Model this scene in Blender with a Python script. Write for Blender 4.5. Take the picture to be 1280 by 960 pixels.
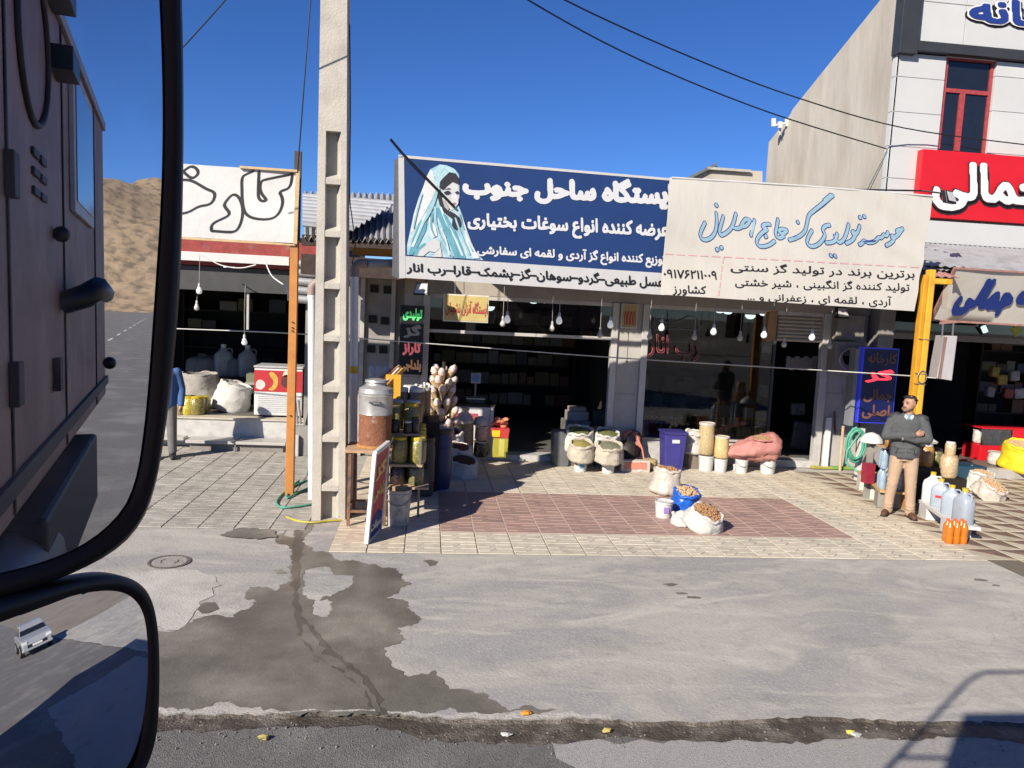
import bpy, bmesh, math, random
import numpy as np
from mathutils import Vector, Matrix
for o in list(bpy.data.objects): bpy.data.objects.remove(o)
SC = bpy.context.scene
COL = SC.collection
R = math.radians
rnd = random.Random(7)

# ---------------------------------------------------------------- camera
FPX = 961.0; CH = 2.65                       # focal length in photo pixels, lens height above the paving
yaw, pitch, roll = R(6.4), R(5.6), R(2.8)
fw = np.array([math.sin(yaw)*math.cos(pitch), math.cos(yaw)*math.cos(pitch), -math.sin(pitch)])
r0 = np.array([math.cos(yaw), -math.sin(yaw), 0.0]); u0 = np.cross(r0, fw)
rt = math.cos(roll)*r0 + math.sin(roll)*u0
up = -math.sin(roll)*r0 + math.cos(roll)*u0
CAMP = np.array([0, 0, CH])
cam = bpy.data.cameras.new('camera'); camo = bpy.data.objects.new('camera', cam); COL.objects.link(camo)
cam.sensor_width = 36.0; cam.lens = FPX/1280*36.0; cam.clip_start = 0.02; cam.clip_end = 3000
mw = Matrix.Identity(4)
for i in range(3):
    mw[i][0] = rt[i]; mw[i][1] = up[i]; mw[i][2] = -fw[i]; mw[i][3] = CAMP[i]
camo.matrix_world = mw
SC.camera = camo

# ---------------------------------------------------------------- sky, sun, exposure
SUN_AZ, SUN_EL = R(43), R(30)                # shadows fall towards azimuth 43 deg right of +Y
W = bpy.data.worlds.new('World'); SC.world = W; W.use_nodes = True
wn = W.node_tree; bg = wn.nodes['Background']
sky = wn.nodes.new('ShaderNodeTexSky'); sky.sky_type = 'NISHITA'; sky.sun_disc = False
sky.sun_elevation = SUN_EL; sky.sun_rotation = math.pi + SUN_AZ
sky.altitude = 2600; sky.air_density = 1.0; sky.dust_density = 0.0; sky.ozone_density = 7.0
hsv = wn.nodes.new('ShaderNodeHueSaturation'); hsv.inputs['Saturation'].default_value = 1.12; hsv.inputs['Hue'].default_value = .510
wn.links.new(sky.outputs[0], hsv.inputs['Color']); wn.links.new(hsv.outputs[0], bg.inputs[0]); bg.inputs[1].default_value = 0.085
sun = bpy.data.lights.new('sun', 'SUN'); suno = bpy.data.objects.new('sun', sun); COL.objects.link(suno)
sun.energy = 5.0; sun.angle = R(0.5); sun.color = (1.0, 0.915, 0.80)
sd = Vector((math.sin(SUN_AZ)*math.cos(SUN_EL), math.cos(SUN_AZ)*math.cos(SUN_EL), -math.sin(SUN_EL)))
suno.rotation_euler = sd.to_track_quat('-Z', 'Y').to_euler(); suno.location = (-20, -20, 20)
SC.view_settings.view_transform = 'Standard'; SC.view_settings.look = 'None'
SC.view_settings.exposure = 0.6; SC.view_settings.gamma = 1.0
SC.view_settings.use_curve_mapping = False
SC.render.engine = 'CYCLES'
cy = SC.cycles
cy.use_denoising = True; cy.max_bounces = 8; cy.diffuse_bounces = 3; cy.glossy_bounces = 4
cy.transmission_bounces = 6; cy.transparent_max_bounces = 12
cy.sample_clamp_indirect = 6.0; cy.caustics_reflective = False; cy.caustics_refractive = False

# ---------------------------------------------------------------- measuring helpers: where a sight line meets a wall or the ground
def ray(px, py): return fw*FPX + rt*(px-640) - up*(py-480)
class Wall:                                    # upright wall that runs aslant: depth at its left and right ends
    def __init__(s, A, B, off=0.0): s.A, s.B, s.off = A, B, off
    def __add__(s, k): return Wall(s.A, s.B, s.off+k)
    def __sub__(s, k): return Wall(s.A, s.B, s.off-k)
def at(px, py, Y):
    d = ray(px, py)
    if isinstance(Y, Wall):
        (xa, ya), (xb, yb) = Y.A, Y.B; n = np.array([-(yb-ya), xb-xa, 0.0]); t = n.dot(np.array([xa, ya+Y.off, 0])-CAMP*np.array([1,1,0]))/n.dot(d); return Vector(CAMP+d*t)
    return Vector(CAMP + d*(Y/d[1]))
def gp(px, py, z=0.0):
    d = ray(px, py); return Vector(CAMP + d*((z-CH)/d[2]))
def m_px(Y): return Y/FPX*1.0                 # metres per photo pixel at depth Y

# ---------------------------------------------------------------- materials
MATS = {}
def nodes_of(name):
    m = bpy.data.materials.new(name); m.use_nodes = True
    return m, m.node_tree, m.node_tree.nodes['Principled BSDF']
def srgb(h):
    if isinstance(h, str):
        v = [int(h[i:i+2], 16)/255 for i in (0, 2, 4)]
        return tuple(c/12.92 if c <= .04045 else ((c+.055)/1.055)**2.4 for c in v)
    return h
def M(name, col, rough=.7, var=.18, scale=6.0, bump=0.0, bscale=60.0, metal=0.0, spec=.4, rand=0.0,
      col2=None, cscale=2.0, camt=.5, emit=0.0, stretch=None, trans=0.0, alpha=1.0, sss=0.0):
    """plain procedural material: base colour broken up by two noises, optional second colour in patches, fine relief"""
    if name in MATS: return MATS[name]
    m, nt, b = nodes_of(name); MATS[name] = m
    N, L = nt.nodes, nt.links
    col = srgb(col)
    geo = N.new('ShaderNodeNewGeometry'); pos = geo.outputs['Position']
    if stretch:
        mp = N.new('ShaderNodeMapping'); mp.inputs['Scale'].default_value = stretch
        L.new(pos, mp.inputs['Vector']); pos = mp.outputs[0]
    n1 = N.new('ShaderNodeTexNoise'); n1.inputs['Scale'].default_value = scale; n1.inputs['Detail'].default_value = 6
    n1.inputs['Roughness'].default_value = .65
    L.new(pos, n1.inputs['Vector'])
    mr = N.new('ShaderNodeMapRange'); mr.inputs['From Min'].default_value = .25; mr.inputs['From Max'].default_value = .75
    mr.inputs['To Min'].default_value = 1-var; mr.inputs['To Max'].default_value = 1+var
    L.new(n1.outputs['Fac'], mr.inputs['Value'])
    fac = mr.outputs[0]
    if rand:
        oi = N.new('ShaderNodeObjectInfo')
        m2 = N.new('ShaderNodeMapRange'); m2.inputs['To Min'].default_value = 1-rand; m2.inputs['To Max'].default_value = 1+rand
        L.new(oi.outputs['Random'], m2.inputs['Value'])
        mu = N.new('ShaderNodeMath'); mu.operation = 'MULTIPLY'; L.new(fac, mu.inputs[0]); L.new(m2.outputs[0], mu.inputs[1]); fac = mu.outputs[0]
    cin = None
    if col2 is not None:
        n2 = N.new('ShaderNodeTexNoise'); n2.inputs['Scale'].default_value = cscale; n2.inputs['Detail'].default_value = 5
        L.new(pos, n2.inputs['Vector'])
        rp = N.new('ShaderNodeMapRange'); rp.inputs['From Min'].default_value = 1-camt-.09; rp.inputs['From Max'].default_value = 1-camt+.09
        L.new(n2.outputs['Fac'], rp.inputs['Value'])
        mx = N.new('ShaderNodeMix'); mx.data_type = 'RGBA'
        mx.inputs['A'].default_value = (*col, 1); mx.inputs['B'].default_value = (*srgb(col2), 1)
        L.new(rp.outputs[0], mx.inputs['Factor']); cin = mx.outputs['Result']
    vm = N.new('ShaderNodeVectorMath'); vm.operation = 'SCALE'
    if cin is None: vm.inputs[0].default_value = col
    else: L.new(cin, vm.inputs[0])
    L.new(fac, vm.inputs['Scale']); L.new(vm.outputs[0], b.inputs['Base Color'])
    b.inputs['Roughness'].default_value = rough; b.inputs['Metallic'].default_value = metal
    b.inputs['Specular IOR Level'].default_value = spec
    if trans: b.inputs['Transmission Weight'].default_value = trans
    if alpha < 1: b.inputs['Alpha'].default_value = alpha
    if sss: b.inputs['Subsurface Weight'].default_value = sss; b.inputs['Subsurface Radius'].default_value = (.01, .006, .004)
    if emit:
        b.inputs['Emission Color'].default_value = (*col, 1); b.inputs['Emission Strength'].default_value = emit
    if bump:
        n3 = N.new('ShaderNodeTexNoise'); n3.inputs['Scale'].default_value = bscale; n3.inputs['Detail'].default_value = 4
        L.new(pos, n3.inputs['Vector'])
        bp = N.new('ShaderNodeBump'); bp.inputs['Strength'].default_value = bump; bp.inputs['Distance'].default_value = .02
        L.new(n3.outputs['Fac'], bp.inputs['Height']); L.new(bp.outputs[0], b.inputs['Normal'])
    return m
def glass_mat(name, tint=(.75, .8, .8), refl=1.0, dirt=.04):
    if name in MATS: return MATS[name]
    m = bpy.data.materials.new(name); MATS[name] = m; m.use_nodes = True
    nt = m.node_tree; N, L = nt.nodes, nt.links; N.clear()
    out = N.new('ShaderNodeOutputMaterial')
    tr = N.new('ShaderNodeBsdfTransparent'); tr.inputs[0].default_value = (*tint, 1)
    gl = N.new('ShaderNodeBsdfGlossy'); gl.inputs['Roughness'].default_value = .015; gl.inputs[0].default_value = (refl, refl, refl, 1)
    fr = N.new('ShaderNodeFresnel'); fr.inputs['IOR'].default_value = 1.5
    mx = N.new('ShaderNodeMixShader'); L.new(fr.outputs[0], mx.inputs[0]); L.new(tr.outputs[0], mx.inputs[1]); L.new(gl.outputs[0], mx.inputs[2])
    df = N.new('ShaderNodeBsdfDiffuse'); df.inputs[0].default_value = (.5, .5, .48, 1)
    no = N.new('ShaderNodeTexNoise'); no.inputs['Scale'].default_value = 2.0; no.inputs['Detail'].default_value = 5
    ge = N.new('ShaderNodeNewGeometry'); L.new(ge.outputs['Position'], no.inputs['Vector'])
    mm = N.new('ShaderNodeMath'); mm.operation = 'MULTIPLY'; mm.inputs[1].default_value = dirt; L.new(no.outputs['Fac'], mm.inputs[0])
    m2 = N.new('ShaderNodeMixShader'); L.new(mm.outputs[0], m2.inputs[0]); L.new(mx.outputs[0], m2.inputs[1]); L.new(df.outputs[0], m2.inputs[2])
    L.new(m2.outputs[0], out.inputs[0])
    return m

# ---------------------------------------------------------------- mesh builder
class MB:
    def __init__(s): s.v = []; s.f = []
    def add(s, vs, fs):
        o = len(s.v); s.v += [tuple(v) for v in vs]; s.f += [tuple(i+o for i in f) for f in fs]; return s
    def box(s, x0, x1, y0, y1, z0, z1):
        return s.add([(x0,y0,z0),(x1,y0,z0),(x1,y1,z0),(x0,y1,z0),(x0,y0,z1),(x1,y0,z1),(x1,y1,z1),(x0,y1,z1)],
                     [(3,2,1,0),(4,5,6,7),(0,1,5,4),(1,2,6,5),(2,3,7,6),(3,0,4,7)])
    def frustum(s, a, b, z0, z1):           # a, b = (x0,x1,y0,y1) at z0 and z1
        return s.add([(a[0],a[2],z0),(a[1],a[2],z0),(a[1],a[3],z0),(a[0],a[3],z0),(b[0],b[2],z1),(b[1],b[2],z1),(b[1],b[3],z1),(b[0],b[3],z1)],
                     [(3,2,1,0),(4,5,6,7),(0,1,5,4),(1,2,6,5),(2,3,7,6),(3,0,4,7)])
    def bar(s, p, q, w, d=None, upv=(0,0,1)):   # straight bar with rectangular section
        p, q = Vector(p), Vector(q); d = d or w; t = (q-p).normalized(); u = Vector(upv)
        if abs(t.dot(u)) > .95: u = Vector((0,1,0))
        a = t.cross(u).normalized()*w/2; b = t.cross(a).normalized()*d/2
        vs = [c+sa*a+sb*b for c in (p,q) for sa,sb in ((-1,-1),(1,-1),(1,1),(-1,1))]
        return s.add(vs, [(0,1,2,3),(7,6,5,4),(0,4,5,1),(1,5,6,2),(2,6,7,3),(3,7,4,0)])
    def tube(s, pts, r, n=6, closed=False, cap=True):
        P = [Vector(p) for p in pts]; k = len(P); rr = r if isinstance(r, (list, tuple)) else [r]*k
        prev = None; base = len(s.v); vs = []; fs = []
        for i in range(k):
            if closed: t = (P[(i+1) % k]-P[i-1]).normalized()
            else: t = (P[min(i+1,k-1)]-P[max(i-1,0)]).normalized()
            if prev is None:
                prev = t.orthogonal().normalized()
            a = (prev - t*prev.dot(t)).normalized(); prev = a; b = t.cross(a)
            for j in range(n):
                th = 2*math.pi*j/n; vs.append(P[i]+(a*math.cos(th)+b*math.sin(th))*rr[i])
        for i in range(k if closed else k-1):
            i2 = (i+1) % k
            for j in range(n):
                fs.append((i*n+j, i*n+(j+1)%n, i2*n+(j+1)%n, i2*n+j))
        if cap and not closed:
            fs.append(tuple(reversed(range(n)))); fs.append(tuple((k-1)*n+j for j in range(n)))
        return s.add(vs, fs)
    def lathe(s, prof, n=16, c=(0,0,0), jit=None, sx=1, sy=1, closed_top=True, closed_bot=True):
        vs = []; fs = []; k = len(prof)
        for i,(r,z) in enumerate(prof):
            for j in range(n):
                th = 2*math.pi*j/n; rr = r*(1+(jit(th, i/(k-1)) if jit else 0))
                vs.append((c[0]+rr*math.cos(th)*sx, c[1]+rr*math.sin(th)*sy, c[2]+z))
        for i in range(k-1):
            for j in range(n): fs.append((i*n+j, i*n+(j+1)%n, (i+1)*n+(j+1)%n, (i+1)*n+j))
        if closed_bot: fs.append(tuple(reversed(range(n))))
        if closed_top: fs.append(tuple((k-1)*n+j for j in range(n)))
        return s.add(vs, fs)
    def sph(s, c, r, n=8, m=5, jit=0, rg=None, sq=(1,1,1)):
        vs = [(c[0],c[1],c[2]-r*sq[2])]; fs = []
        for i in range(1,m):
            ph = math.pi*i/m
            for j in range(n):
                th = 2*math.pi*j/n; q = r*(1+(rg.uniform(-jit,jit) if rg else 0))
                vs.append((c[0]+q*math.sin(ph)*math.cos(th)*sq[0], c[1]+q*math.sin(ph)*math.sin(th)*sq[1], c[2]-q*math.cos(ph)*sq[2]))
        vs.append((c[0],c[1],c[2]+r*sq[2])); top = len(vs)-1
        for j in range(n): fs.append((0, 1+(j+1)%n, 1+j))
        for i in range(m-2):
            for j in range(n): fs.append((1+i*n+j, 1+i*n+(j+1)%n, 1+(i+1)*n+(j+1)%n, 1+(i+1)*n+j))
        o = 1+(m-2)*n
        for j in range(n): fs.append((o+j, o+(j+1)%n, top))
        return s.add(vs, fs)
    def prism(s, poly, ext):                    # poly: list of 3d points (planar), ext: extrusion vector
        e = Vector(ext); n = len(poly); vs = [Vector(p) for p in poly] + [Vector(p)+e for p in poly]
        fs = [tuple(range(n)), tuple(reversed(range(n, 2*n)))] + [(i, (i+1)%n+0, (i+1)%n+n, i+n)[::-1] for i in range(n)]
        return s.add(vs, fs)
    def mesh(s, name):
        me = bpy.data.meshes.new(name); me.from_pydata([tuple(v) for v in s.v], [], s.f); me.update(); return me
    def build(s, name, mat, parent=None, loc=None, smooth=None, bevel=0, fixn=True, rz=0):
        me = s.mesh(name)
        if fixn:
            bm = bmesh.new(); bm.from_mesh(me); bmesh.ops.recalc_face_normals(bm, faces=bm.faces); bm.to_mesh(me); bm.free()
        return link(name, me, mat, parent, loc, smooth, bevel, rz)
def link(name, me, mat, parent=None, loc=None, smooth=None, bevel=0, rz=0):
    o = bpy.data.objects.new(name, me); COL.objects.link(o)
    if mat is not None: me.materials.append(mat)
    if smooth:
        me.polygons.foreach_set('use_smooth', [True]*len(me.polygons)); me.set_sharp_from_angle(angle=R(smooth))
    if bevel:
        md = o.modifiers.new('bevel', 'BEVEL'); md.width = bevel; md.segments = 2; md.limit_method = 'ANGLE'; md.angle_limit = R(40)
    if parent is not None: o.parent = parent
    if loc is not None: o.location = loc
    if rz: o.rotation_euler = (0,0,rz)
    return o
def tag(o, label=None, cat=None, group=None, kind=None):
    if label: o['label'] = label
    if cat: o['category'] = cat
    if group: o['group'] = group
    if kind: o['kind'] = kind
    return o
def thing(name, label, cat, loc=(0,0,0), rz=0, group=None):
    o = bpy.data.objects.new(name, None); COL.objects.link(o); o.empty_display_size = .1
    o.location = loc; o.rotation_euler = (0,0,rz)
    return tag(o, label, cat, group)
def dup(root, loc=None, rz=None, label=None, scale=None):
    r = root.copy(); COL.objects.link(r)
    if loc is not None: r.location = loc
    if rz is not None: r.rotation_euler = (root.rotation_euler[0], root.rotation_euler[1], rz)
    if label: r['label'] = label
    if scale: r.scale = (scale,)*3 if not isinstance(scale, tuple) else scale
    for ch in list(root.children):
        c = ch.copy(); COL.objects.link(c); c.parent = r
        for g in list(ch.children):
            d = g.copy(); COL.objects.link(d); d.parent = c
    return r
from mathutils import noise as mnoise
def crumple(o, amp, sc, seed=0, ridge=.5):
    me = o.data; ns = [v.normal.copy() for v in me.vertices]
    for v,n in zip(me.vertices, ns):
        p = v.co*sc+Vector((seed*7.1,seed*3.3,seed)); a = mnoise.noise(p); b = 1-2*abs(mnoise.noise(p*1.9+Vector((5,2,9))))
        v.co += n*amp*((1-ridge)*a+ridge*b*.8)
    me.update(); return o
def structure(o): o['kind'] = 'structure'; return o

# ---------------------------------------------------------------- flat shapes (outlines with holes) as filled faces
def fill_contours(cs, name='shape'):
    cu = bpy.data.curves.new(name, 'CURVE'); cu.dimensions = '2D'; cu.fill_mode = 'BOTH'
    for c in cs:
        if len(c) < 3: continue
        sp = cu.splines.new('POLY'); sp.points.add(len(c)-1)
        for i,p in enumerate(c): sp.points[i].co = (p[0], p[1], 0, 1)
        sp.use_cyclic_u = True
    o = bpy.data.objects.new(name, cu); COL.objects.link(o)
    dg = bpy.context.evaluated_depsgraph_get(); dg.update()
    me = bpy.data.meshes.new_from_object(o.evaluated_get(dg))
    v = [tuple(x.co) for x in me.vertices]; f = [tuple(p.vertices) for p in me.polygons]
    bpy.data.objects.remove(o); bpy.data.curves.remove(cu); bpy.data.meshes.remove(me)
    return v, f
def ragged(pts, step=.1, amp=.03, seed=1, closed=True):
    rg = random.Random(seed); out = []; n = len(pts)
    for i in range(n if closed else n-1):
        a = Vector(pts[i][:2]); b = Vector(pts[(i+1)%n][:2]); d = (b-a).length; k = max(1, int(d/step))
        nr = Vector((-(b-a).y, (b-a).x)).normalized() if d > 0 else Vector((0,0))
        for j in range(k):
            p = a+(b-a)*j/k
            if j or True: p = p + nr*rg.gauss(0, amp*.5)
            out.append((p.x, p.y))
    if not closed: out.append(tuple(pts[-1][:2]))
    return out
def sheet(name, contours, z, mat, parent=None, zfun=None):
    v, f = fill_contours(contours)
    v = [(x, y, z) for x,y,_ in v]
    me = bpy.data.meshes.new(name); me.from_pydata(v, [], f); me.update()
    bm = bmesh.new(); bm.from_mesh(me)
    for fc in bm.faces:
        fc.normal_update()
        if fc.normal.z < 0: fc.normal_flip()
    bm.to_mesh(me); bm.free()
    return link(name, me, mat, parent)

# ---------------------------------------------------------------- lettering: joined Persian script from the built-in typeface
_T = {'ا':(0xFE8D,0xFE8E,0,0),'آ':(0xFE81,0xFE82,0,0),'ب':0xFE8F,'پ':0xFB56,'ت':0xFE95,'ج':0xFE9D,'چ':0xFB7A,'ح':0xFEA1,'خ':0xFEA5,
 'د':(0xFEA9,0xFEAA,0,0),'ر':(0xFEAD,0xFEAE,0,0),'ز':(0xFEAF,0xFEB0,0,0),'س':0xFEB1,'ش':0xFEB5,'ص':0xFEB9,'ض':0xFEBD,'ط':0xFEC1,'ع':0xFEC9,
 'غ':0xFECD,'ف':0xFED1,'ق':0xFED5,'ک':0xFB8E,'گ':0xFB92,'ل':0xFEDD,'م':0xFEE1,'ن':0xFEE5,'و':(0xFEED,0xFEEE,0,0),'ه':0xFEE9,'ی':0xFBFC}
def shape_fa(s):
    out = []; n = len(s); dual = lambda c: c in _T and not isinstance(_T[c], tuple)
    for i,c in enumerate(s):
        if c not in _T: out.append(c); continue
        t = _T[c]; t = t if isinstance(t, tuple) else (t, t+1, t+2, t+3)
        pv = i > 0 and dual(s[i-1]); nx = i < n-1 and s[i+1] in _T and dual(c)
        out.append(chr(t[3] if pv and nx else t[1] if pv else t[2] if nx else t[0]))
    return ''.join(reversed(out))
_TC = {}
def contours_of_field(f):
    b = f > .5; H, Wd = f.shape
    cs = b[:-1,:-1]*1 + b[:-1,1:]*2 + b[1:,1:]*4 + b[1:,:-1]*8
    ys, xs = np.nonzero((cs > 0) & (cs < 15)); adj = {}
    tab = {1:[(3,0)],2:[(0,1)],3:[(3,1)],4:[(1,2)],5:[(3,0),(1,2)],6:[(0,2)],7:[(3,2)],8:[(2,3)],9:[(0,2)],10:[(0,1),(2,3)],11:[(1,2)],12:[(1,3)],13:[(0,1)],14:[(3,0)]}
    def key(e,y,x): return ((0,y,x),(1,y,x+1),(0,y+1,x),(1,y,x))[e]
    for y,x in zip(ys.tolist(), xs.tolist()):
        for a,c in tab[int(cs[y,x])]:
            k1, k2 = key(a,y,x), key(c,y,x); adj.setdefault(k1,[]).append(k2); adj.setdefault(k2,[]).append(k1)
    def pt(k):
        h,y,x = k
        if h == 0: a,c = f[y,x], f[y,x+1]; return (x+(.5-a)/(c-a+1e-9), y)
        a,c = f[y,x], f[y+1,x]; return (x, y+(.5-a)/(c-a+1e-9))
    seen = set(); loops = []
    for k in adj:
        if k in seen: continue
        lp = []; cur = k; pr = None
        while cur is not None and cur not in seen:
            seen.add(cur); lp.append(pt(cur)); nb = [q for q in adj[cur] if q != pr and q not in seen]
            pr = cur; cur = nb[0] if nb else None
        if len(lp) > 6: loops.append(lp)
    return loops
def dp(P, tol):
    P = np.array(P); n = len(P)
    if n < 8: return [tuple(p) for p in P]
    keep = np.zeros(n, bool); far = int(np.argmax(((P-P[0])**2).sum(1))); keep[0] = keep[far] = True
    st = [(0,far),(far,n)]
    while st:
        a,b = st.pop(); bb = b % n
        if b-a < 2: continue
        A, B = P[a], P[bb]; d = B-A; L = math.hypot(*d)+1e-9; Q = P[a+1:b]-A
        e = np.abs(Q[:,0]*d[1]-Q[:,1]*d[0])/L; i = int(np.argmax(e))
        if e[i] > tol: k = a+1+i; keep[k] = True; st += [(a,k),(k,b)]
    return [tuple(p) for p in P[keep]]
def text_contours(s, weight=.0, nib=None, res=56, ltr=False):
    key = (s, weight, nib, res)
    if key in _TC: return _TC[key]
    cu = bpy.data.curves.new('t', 'FONT'); cu.body = s if ltr else shape_fa(s); cu.size = 1
    o = bpy.data.objects.new('t', cu); COL.objects.link(o)
    dg = bpy.context.evaluated_depsgraph_get(); dg.update()
    c2 = o.to_curve(dg); segs = []
    for sp in c2.splines:
        bp = sp.bezier_points; n = len(bp); pl = []
        for i in range(n):
            a, b = bp[i], bp[(i+1)%n]
            p0,p1,p2,p3 = a.co, a.handle_right, b.handle_left, b.co
            for j in range(5):
                t = j/5; q = p0*(1-t)**3 + 3*p1*t*(1-t)**2 + 3*p2*t*t*(1-t) + p3*t**3; pl.append((q.x,q.y))
        if len(pl) > 2:
            A = np.array(pl); segs.append(np.hstack([A, np.roll(A,-1,0)]))
    o.to_curve_clear(); bpy.data.objects.remove(o); bpy.data.curves.remove(cu)
    S = np.vstack(segs); pad = .12+weight+(nib[1] if nib else 0)
    x0, y0 = min(S[:,0].min(), S[:,2].min())-pad, min(S[:,1].min(), S[:,3].min())-pad
    x1, y1 = max(S[:,0].max(), S[:,2].max())+pad, max(S[:,1].max(), S[:,3].max())+pad
    w, h = int((x1-x0)*res)+2, int((y1-y0)*res)+2
    img = np.zeros((h,w), bool); xc = x0+(np.arange(w)+.5)/res
    for j in range(h):
        y = y0+(j+.5)/res
        upm = (S[:,1] <= y) & (S[:,3] > y); dn = (S[:,3] <= y) & (S[:,1] > y); mk = upm | dn
        if not mk.any(): continue
        q = S[mk]; xx = q[:,0]+(y-q[:,1])/(q[:,3]-q[:,1])*(q[:,2]-q[:,0]); wv = np.where(upm[mk],1,-1)
        od = np.argsort(xx); xx = xx[od]; cw = np.cumsum(wv[od])
        for i in range(len(xx)-1):
            if cw[i] != 0: img[j, (xc >= xx[i]) & (xc < xx[i+1])] = True
    offs = set()
    rr = weight*res
    if nib:
        th, ln = nib; k = int(ln*res*2)+1
        for i in range(-k, k+1):
            for q in ((0,0),):
                offs.add((int(round(math.sin(th)*ln*res*i/k)), int(round(math.cos(th)*ln*res*i/k))))
    else: offs.add((0,0))
    o2 = set()
    ir = int(math.ceil(rr))
    for dy in range(-ir, ir+1):
        for dx in range(-ir, ir+1):
            if dx*dx+dy*dy <= rr*rr+.3:
                for a,b in offs: o2.add((a+dy, b+dx))
    acc = img.copy()
    for dy,dx in o2: acc |= np.roll(np.roll(img, dy, 0), dx, 1)
    f = acc.astype(float)
    f = (f + np.roll(f,1,0)+np.roll(f,-1,0)+np.roll(f,1,1)+np.roll(f,-1,1) + .7*(np.roll(np.roll(f,1,0),1,1)+np.roll(np.roll(f,-1,0),-1,1)+np.roll(np.roll(f,1,0),-1,1)+np.roll(np.roll(f,-1,0),1,1)))/7.8
    out = [dp(l, .32) for l in contours_of_field(f)]
    out = [[(p[0]/res+x0, p[1]/res+y0) for p in l] for l in out if len(l) > 3]
    _TC[key] = out
    return out
def quad_map(q):
    TL, TR, BR, BL = [Vector(p) for p in q]
    return lambda u, v: (BL*(1-u)+BR*u)*(1-v) + (TL*(1-u)+TR*u)*v
def print_shape(name, cs, fmap, mat, parent=None, off=(0,-.004,0)):
    v, f = fill_contours(cs); e = Vector(off)
    vs = [fmap(x, y)+e for x,y,_ in v]
    me = bpy.data.meshes.new(name); me.from_pydata([tuple(p) for p in vs], [], f); me.update()
    return link(name, me, mat, parent)
def text_on(s, quad, mat, parent, weight=.03, nib=None, shear=0, name='lettering', off=(0,-.004,0), ltr=False, box=None):
    """lettering stretched into a quad (TL,TR,BR,BL); box: reference string weight for outlines"""
    cs = text_contours(s, weight, nib, ltr=ltr)
    if shear: cs = [[(x+y*shear, y) for x,y in c] for c in cs]
    ref = cs if box is None else [[(x+y*shear, y) for x,y in c] for c in text_contours(s, box, nib, ltr=ltr)]
    X = [p[0] for c in ref for p in c]; Y = [p[1] for c in ref for p in c]
    x0,x1,y0,y1 = min(X),max(X),min(Y),max(Y)
    cs = [[((x-x0)/(x1-x0), (y-y0)/(y1-y0)) for x,y in c] for c in cs]
    return print_shape(name, cs, quad_map(quad), mat, parent, off)
def pquad(x0, y0, x1, y1, Y, s=0.0):
    """quad on a wall at depth Y spanning photo columns x0..x1 and rows y0..y1, rows dropping by s per column"""
    d = s*(x1-x0)
    return [at(x0,y0,Y), at(x1,y0+d,Y), at(x1,y1+d,Y), at(x0,y1,Y)]
def ribbon(pts, w):
    """outline of a stroke of width w along 2d pts -> one contour"""
    P = [Vector(p) for p in pts]; n = len(P); L = []; Rr = []
    for i in range(n):
        t = (P[min(i+1,n-1)]-P[max(i-1,0)]).normalized(); nr = Vector((-t.y,t.x))*w/2
        L.append(tuple(P[i]+nr)); Rr.append(tuple(P[i]-nr))
    return L+Rr[::-1]
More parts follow.
